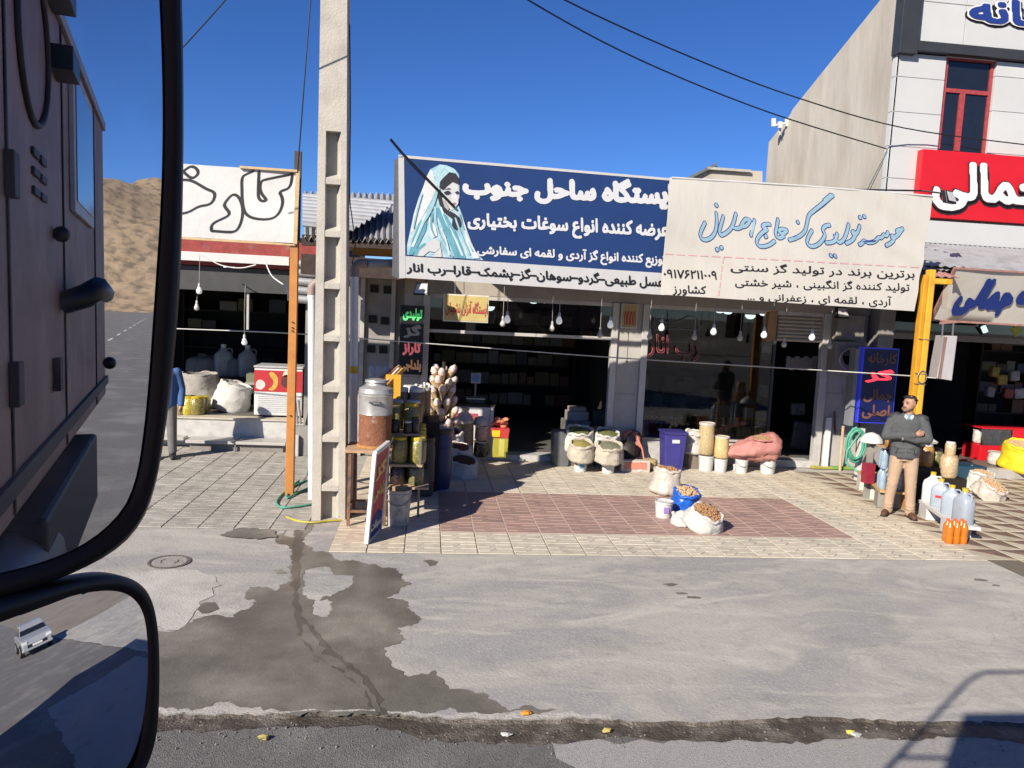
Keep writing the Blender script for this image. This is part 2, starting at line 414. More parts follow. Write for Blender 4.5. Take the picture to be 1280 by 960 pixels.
# ================================================================ GROUND
m_dirt = M('dusty_ground', (.22,.19,.15), .95, .25, .4, .3, 20)
m_asph = M('asphalt', (.16,.153,.144), .9, .35, 45, .9, 140, col2=(.23,.22,.205), cscale=1.1, camt=.42)
m_asph2 = M('asphalt_patch', (.34,.325,.305), .92, .22, 60, .6, 160, col2=(.27,.26,.245), cscale=2.5, camt=.35)
def concrete_mat(name):
    m, nt, b = nodes_of(name); N, L = nt.nodes, nt.links; MATS[name] = m
    geo = N.new('ShaderNodeNewGeometry'); pos = geo.outputs['Position']
    def nz(scale, det=6, st=(1,1,1), dist=0.0, rough=.6):
        mp = N.new('ShaderNodeMapping'); mp.inputs['Scale'].default_value = st; mp.inputs['Rotation'].default_value = (0,0,.25); L.new(pos, mp.inputs[0])
        n = N.new('ShaderNodeTexNoise'); n.inputs['Scale'].default_value = scale; n.inputs['Detail'].default_value = det; n.inputs['Distortion'].default_value = dist; n.inputs['Roughness'].default_value = rough
        L.new(mp.outputs[0], n.inputs['Vector']); return n.outputs['Fac']
    def rng(f, a, c, lo=0.0, hi=1.0):
        r = N.new('ShaderNodeMapRange'); r.inputs['From Min'].default_value = a; r.inputs['From Max'].default_value = c; r.inputs['To Min'].default_value = lo; r.inputs['To Max'].default_value = hi; L.new(f, r.inputs['Value']); return r.outputs[0]
    def mix(f, A, B):
        x = N.new('ShaderNodeMix'); x.data_type = 'RGBA'; L.new(f, x.inputs['Factor'])
        for nm,v in (('A',A),('B',B)):
            if isinstance(v, tuple): x.inputs[nm].default_value = (*v,1)
            else: L.new(v, x.inputs[nm])
        return x.outputs['Result']
    c = mix(rng(nz(.55,7,(1,1.6,1),1.2), .42,.58), (.395,.372,.328), (.300,.293,.276))
    c = mix(rng(nz(.8,9,(.7,1.8,1),2.2,.68), .50,.68,0,.85), c, (.51,.475,.41))
    c = mix(rng(nz(1.5,8,(1,1.5,1),1.0,.66), .55,.70,0,.6), c, (.24,.23,.212))
    c = mix(rng(nz(9,7), .56,.72,0,.4), c, (.22,.21,.195))
    c = mix(rng(nz(60,4), .56,.68,0,.55), c, (.54,.51,.455))
    c = mix(rng(nz(110,3), .58,.70,0,.6), c, (.19,.18,.165))
    vo = N.new('ShaderNodeTexVoronoi'); vo.feature = 'DISTANCE_TO_EDGE'; vo.inputs['Scale'].default_value = .22; vo.inputs['Randomness'].default_value = 1
    ad = N.new('ShaderNodeVectorMath'); ad.operation = 'ADD'; n5 = N.new('ShaderNodeTexNoise'); n5.inputs['Scale'].default_value = 2.2; n5.inputs['Detail'].default_value = 6; L.new(pos, n5.inputs['Vector'])
    sc = N.new('ShaderNodeVectorMath'); sc.operation = 'SCALE'; sc.inputs['Scale'].default_value = .55; L.new(n5.outputs['Color'], sc.inputs[0]); L.new(pos, ad.inputs[0]); L.new(sc.outputs[0], ad.inputs[1]); L.new(ad.outputs[0], vo.inputs['Vector'])
    c = mix(rng(vo.outputs['Distance'], .0,.0028,.28,0), c, (.17,.155,.135))
    L.new(c, b.inputs['Base Color']); b.inputs['Roughness'].default_value = .9; b.inputs['Specular IOR Level'].default_value = .3
    bp = N.new('ShaderNodeBump'); bp.inputs['Strength'].default_value = .35; bp.inputs['Distance'].default_value = .02; L.new(nz(38,6), bp.inputs['Height']); L.new(bp.outputs[0], b.inputs['Normal'])
    return m
m_conc = concrete_mat('apron_concrete')
m_concp = M('patched_concrete', (.46,.44,.395), .9, .22, 2.2, .35, 60, col2=(.36,.345,.31), cscale=1.6, camt=.42)
m_lip = M('worn_concrete_edge', (.42,.40,.355), .9, .25, 12, .5, 60)
m_gut = M('gutter_mud', (.075,.062,.048), .45, .5, 16, .8, 60, col2=(.15,.13,.105), cscale=5, camt=.45)
def wet_mat(name, col, rough, bumpy):
    return M(name, col, rough, .34, 2.6, bumpy, 55, spec=.45, col2=tuple(c*1.6 for c in col), cscale=1.1, camt=.45)
m_wet = wet_mat('wet_concrete', (.135,.124,.102), .34, .22)
m_wet2 = wet_mat('soaked_channel', (.085,.075,.06), .33, .2)

g = MB(); g.add([(-900,-900,-.14),(900,-900,-.14),(900,900,-.14),(-900,900,-.14)], [(0,1,2,3)])
structure(g.build('ground', m_dirt))
EA, EB = gp(200,893,-.01), gp(1280,903,-.01)       # front edge of the concrete apron
def edge_y(x): return EA.y+(EB.y-EA.y)*(x-EA.x)/(EB.x-EA.x)
g = MB(); g.add([(-80,-14,-.032),(320,-14,-.032),(320,edge_y(40)+.6,-.032),(40,edge_y(40)+.3,-.032),(-30,edge_y(-30)+.1,-.032),(-80,edge_y(-30)+.1,-.032)], [(0,1,2,3,4,5)])
structure(g.build('road', m_asph))
# painted edge line far down the road (seen in the mirror)
g = MB()
for k in range(14): g.box(12+k*9, 16+k*9, -3.6, -3.45, -.0315, -.0275)
mk = g.build('lane_marking', M('road_paint', (.6,.6,.57), .8, .25, 8)); structure(mk)

fr = ragged([(-22,edge_y(-22)),(22,edge_y(22))], .05, .022, 3, closed=False)
rg = random.Random(11); ph = [rg.uniform(0,6) for _ in range(4)]
fr = [(x, y+.03*math.sin(x*1.7+ph[0])+.02*math.sin(x*4.1+ph[1])) for x,y in fr]
ap = sheet('apron', [fr+[(22,14.2),(-22,14.2)]], -.01, m_conc); structure(ap)
sk = MB()
for (a,b) in zip(fr[:-1], fr[1:]):
    d = .03+.012*math.sin(a[0]*5.3)
    sk.add([(a[0],a[1],-.0101),(b[0],b[1],-.0101),(b[0],b[1]-.03-.012*math.sin(b[0]*5.3),-.0315),(a[0],a[1]-d,-.0315)], [(3,2,1,0)])
sk.build('apron_edge', m_gut, ap)
# pale worn lip and spilled mortar along the edge
lip_top = [(x, y+.03+.03*math.sin(x*2.3)+rg.uniform(0,.03)) for x,y in fr if -2.9 < x < 1.3]
lip_bot = [(x, y+.006) for x,y in fr if -2.9 < x < 1.3]
sheet('worn_lip', [lip_top+lip_bot[::-1]], -.0062, m_lip, ap)
# patched asphalt, lighter, right of centre
p = [gp(690,928,-.041),gp(800,926,-.041),gp(1000,924,-.041),gp(1290,922,-.041),(9,4.2),(9,1.5),(0.6,1.5),gp(760,990,-.041),gp(700,950,-.041)]
structure(sheet('asphalt_patch', [ragged([tuple(q[:2]) for q in p], .12, .05, 5)], -.0285, m_asph2))
gw = lambda x: .04+.13*min(1,max(0,(x+2.4)/3.0))
gt = [(x, y-.02) for x,y in fr if -2.9 < x < 6.5]; gb = [(x, y-.03-gw(x)*(1+.25*math.sin(x*3.1)+.12*math.sin(x*8.3))-rg.uniform(0,.03)) for x,y in fr if -2.9 < x < 6.5]
structure(sheet('gutter', [gt+gb[::-1]], -.0265, m_gut))

def c6(pts, z=-.01): return [tuple(gp(180+x/3.048, 620+y/3.048, z)[:2]) for x,y in pts]
wet_outer = c6([(560,112),(612,96),(640,110),(622,150),(603,180),(632,210),(690,213),(720,235),(800,250),(880,262),(960,295),(1008,332),(985,350),(930,382),(985,395),(1020,440),(1055,468),(1010,490),(965,500),(970,530),(945,560),(920,620),(960,652),(1010,682),(1080,672),(1120,702),(1160,742),(1210,748),(1290,760),(1400,800),(1570,812),(1500,828),(1300,825),(1100,826),(860,834),(600,830),(330,803),(50,812),(-60,800),(-60,520),(50,510),(120,515),(180,480),(260,455),(330,460),(400,430),(420,405),(380,388),(400,350),(440,345),(500,362),(540,340),(570,310),(572,270),(558,230),(550,190),(512,180),(500,150),(540,130)])
dry_isle = c6([(610,282),(680,268),(720,300),(805,305),(800,330),(740,370),(700,390),(722,420),(700,460),(660,466),(630,440),(640,400),(610,370),(600,330)])
dry2 = c6([(548,128),(590,122),(600,150),(560,160),(530,150)])
sheet('wet_patch', [ragged(ragged(wet_outer,.09,.06,8),.03,.022,88), ragged(ragged(dry_isle,.08,.04,9),.03,.018,89), ragged(dry2,.05,.02,4)], -.0068, m_wet, ap)
for i,pp in enumerate([[(290,150),(340,127),(420,122),(495,132),(505,158),(430,165),(380,160),(330,158)], [(205,430),(230,405),(275,405),(275,430),(245,450),(215,450)], [(490,285),(520,280),(538,290),(510,297)], [(1072,250),(1096,242),(1118,250),(1112,266),(1085,268)],[(678,385),(705,378),(715,386),(690,396)]]):
    sheet('damp_spot', [ragged(c6(pp, -.002 if i == 0 else -.01), .05, .03, 20+i)], .0035 if i == 0 else -.0064, m_wet, ap)
ch1 = c6([(575,120),(600,118),(605,180),(596,240),(588,300),(590,360),(596,440),(612,480),(660,520),(720,590),(790,640),(850,690),(890,740),(905,800),(930,834),(890,836),(865,800),(840,740),(780,690),(700,640),(640,590),(600,540),(578,470),(568,380),(560,330),(566,240)])
ch2 = c6([(604,492),(622,492),(660,560),(655,590),(604,540)])
sheet('soaked_channel', [ragged(ch1,.06,.03,14)], -.0042, m_wet2, ap)
sheet('dry_streak', [ragged(c6([(604,492),(622,495),(655,545),(690,600),(760,640),(830,700),(880,770),(905,825),(880,825),(850,760),(790,700),(700,640),(640,590),(604,545)]),.06,.02,15)], -.0018, m_wet, ap)
sheet('patched_area', [ragged(c6([(-60,290),(100,280),(200,286),(268,308),(290,340),(250,380),(205,420),(190,460),(130,512),(60,500),(-60,490)]),.07,.035,16)], -.0058, m_concp, ap)
for i,(x,y) in enumerate([(838,731),(851,742),(866,747),(1225,725),(1245,732)]):
    q = gp(x,y,-.01); s = .025+.025*rg.random()
    sheet('damp_spot', [[(q.x+s*1.5*math.cos(t)*(1+.25*math.sin(3*t+i)+.15*math.sin(5*t+2*i)), q.y+s*.8*math.sin(t)*(1+.25*math.sin(2*t+i)+.12*math.sin(7*t))) for t in [2*math.pi*u/22 for u in range(22)]]], -.0061, m_wet, ap)
# manhole cover
c = gp(212,702,-.005)
mh = thing('manhole_cover', 'round iron manhole cover set in cracked concrete near the pavers', 'manhole', c)
m_iron = M('cast_iron', (.14,.125,.11), .75, .3, 25, .5, 80, metal=.3)
k = MB(); k.lathe([(.2,-.004),(.2,.004),(.175,.004),(.17,-.002)], 28, closed_top=False, closed_bot=False).build('rim', m_iron, mh)
k = MB(); k.lathe([(.165,-.004),(.165,.002),(.15,.003)], 28).build('lid', M('cover_mortar', (.3,.28,.25), .9, .3, 20, .5, 60), mh)
for s in (-1,1):
    k = MB(); k.tube([(s*.05+.03*math.cos(a)*s,.05*math.sin(a),.004) for a in [R(-80+20*i) for i in range(9)]], .005, 5).build('lifting_handle', m_iron, mh)

# ---------------------------------------------------------------- tiled forecourt
P_ = .398
m_bed = M('tile_bed', (.15,.125,.095), .95, .2, 10)
def zig(y, n=1): return [(0,y),(.34,y),(.54,y+.2*n),(1,y+.2*n)]
def tile_mesh(name, kind, gpx=.005):
    k = MB(); S = P_
    if kind == 'wave':
        b1 = zig(.22); b2 = zig(.58); rows = [([(0,0),(1,0)], b1), (b1, b2), (b2, [(0,1),(1,1)])]
        for lo, hi in rows:
            gl = 0 if lo[0][1] == lo[-1][1] == 0 else gpx; gh = 0 if hi[0][1] == 1 else gpx
            poly = [(x*S, y*S+gl) for x,y in lo] + [(x*S, y*S-gh) for x,y in reversed(hi)]
            poly = [(min(max(x,gpx),S-gpx), min(max(y,gpx),S-gpx), 0) for x,y in poly]
            k.prism([(x,y,-.02) for x,y,_ in poly], (0,0,.02))
    elif kind == 'tri1':
        k.prism([(gpx,gpx,-.02),(S-gpx*2,gpx,-.02),(gpx,S-gpx*2,-.02)], (0,0,.02))
    elif kind == 'tri2':
        k.prism([(S-gpx,gpx*2,-.02),(S-gpx,S-gpx,-.02),(gpx*2,S-gpx,-.02)], (0,0,.02))
    me = k.mesh(name)
    bm = bmesh.new(); bm.from_mesh(me); bmesh.ops.recalc_face_normals(bm, faces=bm.faces)
    bmesh.ops.bevel(bm, geom=[e for e in bm.edges if all(v.co.z > -.001 for v in e.verts)], offset=.004, segments=1, affect='EDGES')
    bm.to_mesh(me); bm.free(); return me
def tile_set(kind, mat, gpx=.005):
    me = tile_mesh('paving_tile', kind, gpx); me.materials.append(mat); return me
def tmat(name, col, col2, **k): return M(name, col, .62, .13, 9, .25, 45, rand=.09, col2=col2, cscale=7, camt=.42, **k)
t_beige = tile_set('wave', tmat('beige_tile', (.54,.485,.39), (.47,.415,.325)))
t_rose = tile_set('wave', tmat('rose_tile', (.36,.235,.195), (.25,.175,.16), stretch=(.35,2.6,1)), .008)
t_yell = tile_set('wave', tmat('sandy_tile', (.55,.48,.365), (.48,.41,.305)))
t_grey = tile_set('wave', M('grey_paver', (.37,.345,.30), .85, .16, 6, .4, 50, rand=.10, col2=(.30,.28,.245), cscale=4, camt=.45))
t_tb = tile_set('tri1', tmat('beige_triangle_tile', (.47,.42,.32), (.4,.35,.26)))
t_td = tile_set('tri2', tmat('brown_triangle_tile', (.17,.11,.085), (.24,.165,.12)))
def forecourt(name, x0, x1, y0, y1):
    k = MB(); k.box(x0, x1, y0, y1, -.0095, -.0080); return structure(k.build(name, m_bed))
X0, Y0 = -.167, 8.072
fc = forecourt('forecourt', X0-2*P_, X0+17*P_, Y0, Y0+13.3*P_)
rg = random.Random(2)
bd = structure(MB().box(X0+P_,X0+14*P_,Y0+2*P_,Y0+7*P_,-.0064,-.0052).build('mortar_bed', M('pale_mortar',(.42,.34,.29),.95,.15,10)))
def put(me, x, y, par, dz=0):
    o = bpy.data.objects.new('paving_tile', me); COL.objects.link(o); o.parent = par
    o.location = (x, y, .016+dz+rg.uniform(-.0015,.0015)); o.rotation_euler = (rg.uniform(-.003,.003), rg.uniform(-.003,.003), 0)
for i in range(-2, 17):
    for j in range(13):
        me = t_rose if (1 <= i <= 13 and 2 <= j <= 6) else (t_yell if (i < 0 or (i >= 15 and j > 0)) else t_beige)
        put(me, X0+i*P_, Y0+j*P_, fc, -.016)
pv = forecourt('paved_yard', -6.1, -1.33, 8.86, 13.6)
for i in range(12):
    for j in range(12):
        x, y = -6.1+i*P_, 8.86+j*P_
        put(t_grey, x, y, pv, -.014)
XR = X0+17*P_+.004
tr = structure(sheet('tiled_yard', [[(XR,7.55),(XR+1.2,7.0),(12.3,6.6),(12.3,12.9),(XR,12.9)]], -.0045, m_bed))
for i in range(14):
    for j in range(15):
        x, y = XR+i*P_, 6.9+j*P_
        if y < 7.72-(x-XR)*.4 or y+P_ > 12.95: continue
        put(t_tb, x, y, tr, -.016); put(t_td, x, y, tr, -.016)
# ================================================================ SHOPS AND BUILDINGS
m_frame = M('pale_metal_frame', (.52,.50,.47), .5, .12, 6, metal=.2)
m_fascia = M('beige_fascia', (.36,.32,.27), .7, .15, 3)
m_marble = M('grey_stone_cladding', (.42,.40,.37), .45, .12, 3, .1, 30, col2=(.36,.34,.31), cscale=6, camt=.45)
m_white_st = M('white_marble', (.50,.49,.465), .4, .10, 5, col2=(.43,.42,.40), cscale=9, camt=.45)
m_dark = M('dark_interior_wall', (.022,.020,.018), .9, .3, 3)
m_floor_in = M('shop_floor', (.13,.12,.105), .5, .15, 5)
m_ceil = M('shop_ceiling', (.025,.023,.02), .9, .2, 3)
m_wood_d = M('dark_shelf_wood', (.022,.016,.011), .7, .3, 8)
m_plaster = M('beige_plaster', (.43,.395,.34), .92, .13, .9, .7, 5.0, col2=(.36,.325,.27), cscale=1.3, camt=.45, stretch=(1,1,.35))
m_panel = M('white_panel', (.50,.505,.49), .5, .05, 1.2, rand=.02)
m_black = M('anthracite_metal', (.035,.037,.042), .45, .15, 4)
m_red = M('red_sign_face', (.55,.012,.02), .4, .06, 3)
m_redp = M('red_painted_frame', (.33,.05,.055), .55, .3, 14)
m_zinc = M('zinc_roofing', (.36,.37,.38), .55, .16, 3, metal=.35, col2=(.29,.29,.29), cscale=4, camt=.4)
m_steel = M('grey_steel', (.20,.20,.20), .5, .2, 10, metal=.5)
m_blackm = M('black_plastic', (.012,.012,.013), .45, .2, 20)
m_white = M('white_plastic', (.58,.58,.56), .45, .08, 10)
g_shop = glass_mat('shop_glass', (.62,.66,.66), 1.0, .012)
g_dark = glass_mat('window_glass', (.35,.4,.45), 1.0, .03)
FY = 13.3

def corrugated(a, b, c, d, n, amp, name, mat, parent=None):
    """corrugated sheet; eave a->b, ridge d->c; ridges run from eave to ridge"""
    a,b,c,d = map(Vector, (a,b,c,d)); nr = (b-a).cross(d-a).normalized(); k = MB(); vs = []; fs = []; N = n*6
    for i in range(N+1):
        u = i/N; h = nr*(amp*math.sin(2*math.pi*n*u))
        vs += [a+(b-a)*u+h, d+(c-d)*u+h, a+(b-a)*u+h-nr*.004, d+(c-d)*u+h-nr*.004]
    for i in range(N):
        o = 4*i; fs += [(o,o+4,o+5,o+1),(o+2,o+3,o+7,o+6),(o,o+2,o+6,o+4),(o+1,o+5,o+7,o+3)]
    k.add(vs, fs); return k.build(name, mat, parent, smooth=50)

# ---- central shop
cs = thing('shop_building', 'grey stone shop with wide glazed front under the blue and cream banners', 'shop', (0,0,0))
def part(name, mat, x0,x1,y0,y1,z0,z1, par=None, bevel=.004):
    return MB().box(x0,x1,y0,y1,z0,z1).build(name, mat, par, bevel=bevel)
part('fascia', m_fascia, -.42, 7.965, FY-.05, FY+.25, 2.84, 3.25, cs)
fr_ = [part('frame_post', m_frame, *q, FY-.07, FY+.06, 0.0, 2.838, cs) for q in ((-.10,.02),(3.2,3.31),(3.745,3.86),(7.10,7.24))]
part('head_rail', m_frame, .022, 3.198, FY-.04, FY+.05, 2.77, 2.838, cs)
part('head_rail', m_frame, 3.862, 7.098, FY-.04, FY+.05, 2.77, 2.838, cs)
part('transom', m_frame, .022, 3.198, FY-.045, FY+.05, 2.18, 2.235, cs)
part('pane', g_shop, .022, 3.198, FY, FY+.008, 2.236, 2.769, cs, 0)
# stone pillar built of cladding slabs
zz = [0,.62,1.24,1.86,2.40,2.838]
for a,b in zip(zz[:-1], zz[1:]): part('cladding_slab', m_marble, 3.313, 3.743, FY-.02, FY+.2, a+.002, b-.002, cs, .003)
zz = [0,.7,1.4,2.1,2.838]
for a,b in zip(zz[:-1], zz[1:]): part('cladding_slab', m_marble, -.42, -.103, FY-.02, FY+.2, a+.002, b-.002, cs, .003)
for a,b in zip(zz[:-1], zz[1:]): part('cladding_slab', m_marble, 7.243, 7.97, FY-.01, FY+.2, a+.002, b-.002, cs, .003)
part('sill_wall', m_white_st, 3.862, 5.05, FY-.02, FY+.18, .0, .44, cs); part('sill_wall', m_white_st, 5.054, 6.22, FY-.02, FY+.18, .0, .44, cs)
part('window_sill', m_frame, 3.862, 6.22, FY-.06, FY+.2, .442, .475, cs)
part('mullion', m_black, 6.2, 6.25, FY-.02, FY+.05, .477, 2.768, cs)
part('pane', g_shop, 3.862, 6.198, FY+.01, FY+.018, .477, 2.768, cs, 0)
sh = MB().box(6.252, 7.098, FY+.03, FY+.09, 2.3, 2.768).build('roller_shutter', M('shutter_beige', (.42,.38,.31), .6, .1, 5), cs)
for k in range(7):
    MB().tube([(6.255, FY+.02, 2.335+k*.066),(7.095, FY+.02, 2.335+k*.066)], .026, 8).build('shutter_slat', MATS['shutter_beige'], sh, smooth=50)
part('threshold', m_white_st, .022, 3.198, FY-.1, FY+.25, 0, .10, cs)
part('threshold', m_white_st, 6.252, 7.098, FY-.05, FY+.25, 0, .13, cs)
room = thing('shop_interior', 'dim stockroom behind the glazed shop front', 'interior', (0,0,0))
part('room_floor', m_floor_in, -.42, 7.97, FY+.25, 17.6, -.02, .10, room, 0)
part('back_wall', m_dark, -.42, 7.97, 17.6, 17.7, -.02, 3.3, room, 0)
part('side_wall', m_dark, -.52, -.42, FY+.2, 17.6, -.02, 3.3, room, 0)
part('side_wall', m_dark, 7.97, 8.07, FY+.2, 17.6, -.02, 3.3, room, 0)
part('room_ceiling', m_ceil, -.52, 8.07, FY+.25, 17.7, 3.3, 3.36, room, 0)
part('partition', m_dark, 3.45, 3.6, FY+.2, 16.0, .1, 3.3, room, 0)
# roof over the forecourt, behind the banners
can = thing('canopy', 'corrugated canopy over the forecourt behind the two banners', 'canopy', (0,0,0))
corrugated((-.45,10.62,4.42),(7.05,10.62,4.42),(7.05,13.55,4.15),(-.45,13.55,4.15), 75, .012, 'roof_sheet', m_zinc, can)
for y in (10.62, 12.0, 13.2): MB().box(-.45,7.05,y-.03,y+.03,4.2,4.26).build('purlin', m_steel, can)
part('upper_wall', m_fascia, -.42, 7.97, FY+.02, FY+.25, 3.252, 4.1, can, 0)

# ---- left wall between the shops: grey panel with dark square openings
lw = thing('block_wall', 'grey wall with square dark vents between the two shops', 'wall', (0,0,0))
m_gw = M('grey_render', (.26,.245,.22), .85, .2, 3, .2, 30)
MB().box(-1.55,-.425,FY+.05,FY+.2,0,3.05).build('wall_face', m_gw, lw)
for i in range(3):
    for a in (455+i*0, 466): 
        pass
for (x,y) in ((461,361),(477.5,362.5),(459,399),(474,401),(457,436),(472,437)):
    q = at(x+7,y,FY+.04); MB().box(q.x-.07,q.x+.07,FY+.028,FY+.049,q.z-.065,q.z+.065).build('vent', m_dark, lw)
for x in (452, 490): 
    q = at(x,430,FY); MB().box(q.x-.035,q.x+.035,FY-.03,FY+.048,0,3.04).build('pilaster', M('grey_pilaster',(.4,.38,.35),.7), lw)
MB().box(-1.55,-.1,12.6,13.28,3.052,3.2).build('timber_soffit', M('old_timber',(.35,.2,.08),.7,.3,12), lw)
# ---- zinc roofs behind the pole
rf = thing('zinc_roof', 'overlapping corrugated zinc roofing left of the blue banner', 'roof', (0,0,0))
corrugated(at(380,298,12.0), at(506,302,12.0), at(506,243,14.2), at(380,240,14.2), 17, .03, 'roof_sheet', m_zinc, rf)
a,b,c_,d = at(378,282,11.8), at(440,288,11.85), at(497,252,13.0), at(378,242,13.6)
corrugated(d, a, b, c_, 9, .025, 'roof_sheet', m_zinc, rf)
MB().bar(at(378,300,12.1), at(506,306,12.1), .1, .16).build('eave_beam', M('burnt_timber',(.05,.035,.03),.9,.4,12), rf)
MB().bar(at(440,313,12.3), at(500,316,12.3), .1, .14).build('rafter', M('orange_timber',(.5,.25,.06),.7,.2,12), rf)
MB().bar(at(378,330,12.3), at(500,338,12.3), .3, .3).build('soffit_board', M('burnt_timber',(.05,.035,.03)), rf)

# ---- left shop
ls = thing('left_shop_building', 'dark open shop front with raised marble floor left of the pole', 'shop', (0,0,0))
LFY = 13.75
fz = at(300,523,LFY).z
part('plinth', m_white_st, -7.5, -2.1, LFY, LFY+.3, 0, fz-.03, ls)
part('floor_edge', M('floor_edge_stone',(.5,.45,.36),.6), -7.5, -2.1, LFY-.03, LFY+.3, fz-.028, fz, ls)
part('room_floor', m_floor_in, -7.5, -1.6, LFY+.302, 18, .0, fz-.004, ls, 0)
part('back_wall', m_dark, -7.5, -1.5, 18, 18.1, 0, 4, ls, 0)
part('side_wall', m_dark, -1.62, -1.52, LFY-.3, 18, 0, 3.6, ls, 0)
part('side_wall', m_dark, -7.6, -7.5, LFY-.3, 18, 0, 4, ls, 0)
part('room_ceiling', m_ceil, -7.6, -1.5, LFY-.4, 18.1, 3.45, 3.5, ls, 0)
b0, b1 = at(228,301,LFY-.35), at(372,345,LFY-.35)
part('painted_beam', M('faded_red_paint',(.26,.045,.04),.75,.35,6,col2=(.2,.14,.12),cscale=4,camt=.3), -7.5, -1.52, LFY-.42, LFY-.3, at(300,334,LFY-.35).z, at(300,300,LFY-.35).z, ls)
part('white_beam', m_white, -7.5, at(362,325,LFY-.45).x, LFY-.5, LFY-.424, at(300,329,LFY-.45).z, at(300,318,LFY-.45).z, ls)
part('transom_panel', M('smoky_panel',(.06,.06,.058),.4), -7.5, -1.63, LFY-.3, LFY-.26, at(300,365,LFY-.35).z, at(300,335,LFY-.35).z, ls)
q = at(310,420,LFY-.2); part('mullion', M('grey_post',(.4,.4,.38),.6), q.x-.02, q.x+.02, LFY-.25, LFY-.2, at(310,412,LFY-.2).z, at(310,365,LFY-.2).z, ls)
part('corner_pillar', m_gw, -2.08, -1.62, LFY-.32, LFY-.02, 0, 2.9, ls)
sl = MB()
for k in range(5): sl.tube([(at(374,0,13).x, 13.3, at(380,330+k*11,13.3).z),(at(402,0,13).x, 13.3, at(380,331+k*11,13.3).z)], .07, 8)
sl.build('roller_shutter', m_zinc, ls, smooth=50)
# bench slab in front of it
bn = thing('stone_bench', 'low grey stone slab bench in front of the dark left shop', 'bench', (0,0,0))
bz = at(290,551,13.35).z
m_slab = M('bench_stone',(.43,.41,.38),.45,.1,5)
x0, xm, x1 = at(232,552,13.3).x, at(294,552,13.3).x, at(357,552,13.3).x
part('seat_slab', m_slab, x0, xm-.01, 13.28, 13.7, bz-.05, bz, bn, .006); part('seat_slab', m_slab, xm+.01, x1, 13.28, 13.7, bz-.05, bz, bn, .006)
part('base_block', M('bench_base',(.22,.2,.18),.85,.2,8), x0+.05, x1-.05, 13.36, 13.66, 0, bz-.052, bn)
part('support', m_steel, xm-.012, xm+.012, 13.3, 13.33, 0, bz-.052, bn)
part('seat_slab', m_slab, x0-.75, x0-.08, 13.45, 13.7, bz-.04, bz+.01, bn, .006)

# ---- right building: white panels, red window, side wall of beige plaster
rb = thing('right_building', 'two storey building with white panel front and bare beige plaster side', 'building', (0,0,0))
BX = 8.02
k = MB(); k.add([(BX,FY+.02,2.4),(BX,18.35,2.4),(BX,18.35,6.95),(BX,17.3,7.36),(BX,17.2,7.45),(BX,15.9,7.92),(BX,13.95,8.62),(BX,FY+.02,8.86),
                 (BX+4,FY+.02,2.4),(BX+4,18.35,2.4),(BX+4,18.35,6.95),(BX+4,17.3,7.36),(BX+4,17.2,7.45),(BX+4,15.9,7.92),(BX+4,13.95,8.62),(BX+4,FY+.02,8.86)],
       [(0,1,2,3,4,5,6,7)]+[(i,i+8,i+9,i+1) for i in range(1,7)]+[(8,9,10,11,12,13,14,15)])
k.build('side_wall', m_plaster, rb)
part('upper_wall', m_plaster, BX+.02, 16, FY+.05, FY+.3, 4.0, 9.3, rb, 0)
def fpan(x0,y0,x1,y1,Y=FY-.06, dep=.05, mat=m_panel, name='panel'):
    a, b = at(x0,y0,Y), at(x1,y1,Y); return MB().box(a.x,b.x,Y,Y+dep,b.z,a.z).build(name, mat, rb, bevel=.004)
wz0, wz1 = at(1205,190,FY).z-.1, at(1205,73,FY).z
wx0, wx1 = at(1176,130,FY).x, at(1236,130,FY).x
def pier(x0, x1, zs):
    for a,b in zip(zs[:-1], zs[1:]): MB().box(x0,x1-.008,FY-.08,FY+.05,a,b-.008).build('panel', m_panel, rb, bevel=.004)
zsP = [4.05,4.95,5.55,6.0,6.55,7.15,7.46]
pier(BX-.02, wx0-.02, [4.05,4.72,5.30,5.86,6.45,7.05,7.46])
pier(wx1+.02, wx1+1.05, [4.05,5.1,5.86,6.6,7.2,7.46]); pier(wx1+1.75, wx1+3.2, [4.05,5.1,5.86,6.6,7.46])
MB().box(wx0-.02,wx1+.02,FY-.06,FY+.05,4.05,wz0-.01).build('panel', m_panel, rb)
MB().box(wx0-.02,wx1+.02,FY-.06,FY+.05,wz1+.005,7.46).build('panel', m_panel, rb)
zb = 7.47
MB().box(BX-.06,16,FY-.2,FY+.05,zb,zb+.17).build('black_trim', m_black, rb, bevel=.006)
MB().box(BX-.066,BX+.27,FY-.21,FY+.04,zb-.06,9.4).build('black_trim', m_black, rb, bevel=.006)
for a,b in ((BX+.275,9.2),(9.205,11.0),(11.005,13)): 
    for c0,c1 in ((zb+.175,8.34),(8.345,9.3)): MB().box(a,b-.006,FY-.1,FY+.04,c0,c1-.006).build('panel', m_panel, rb, bevel=.004)
MB().box(BX-.005,BX+.02,FY-.08,FY+.02,4.05,7.4).build('corner_trim', m_frame, rb)
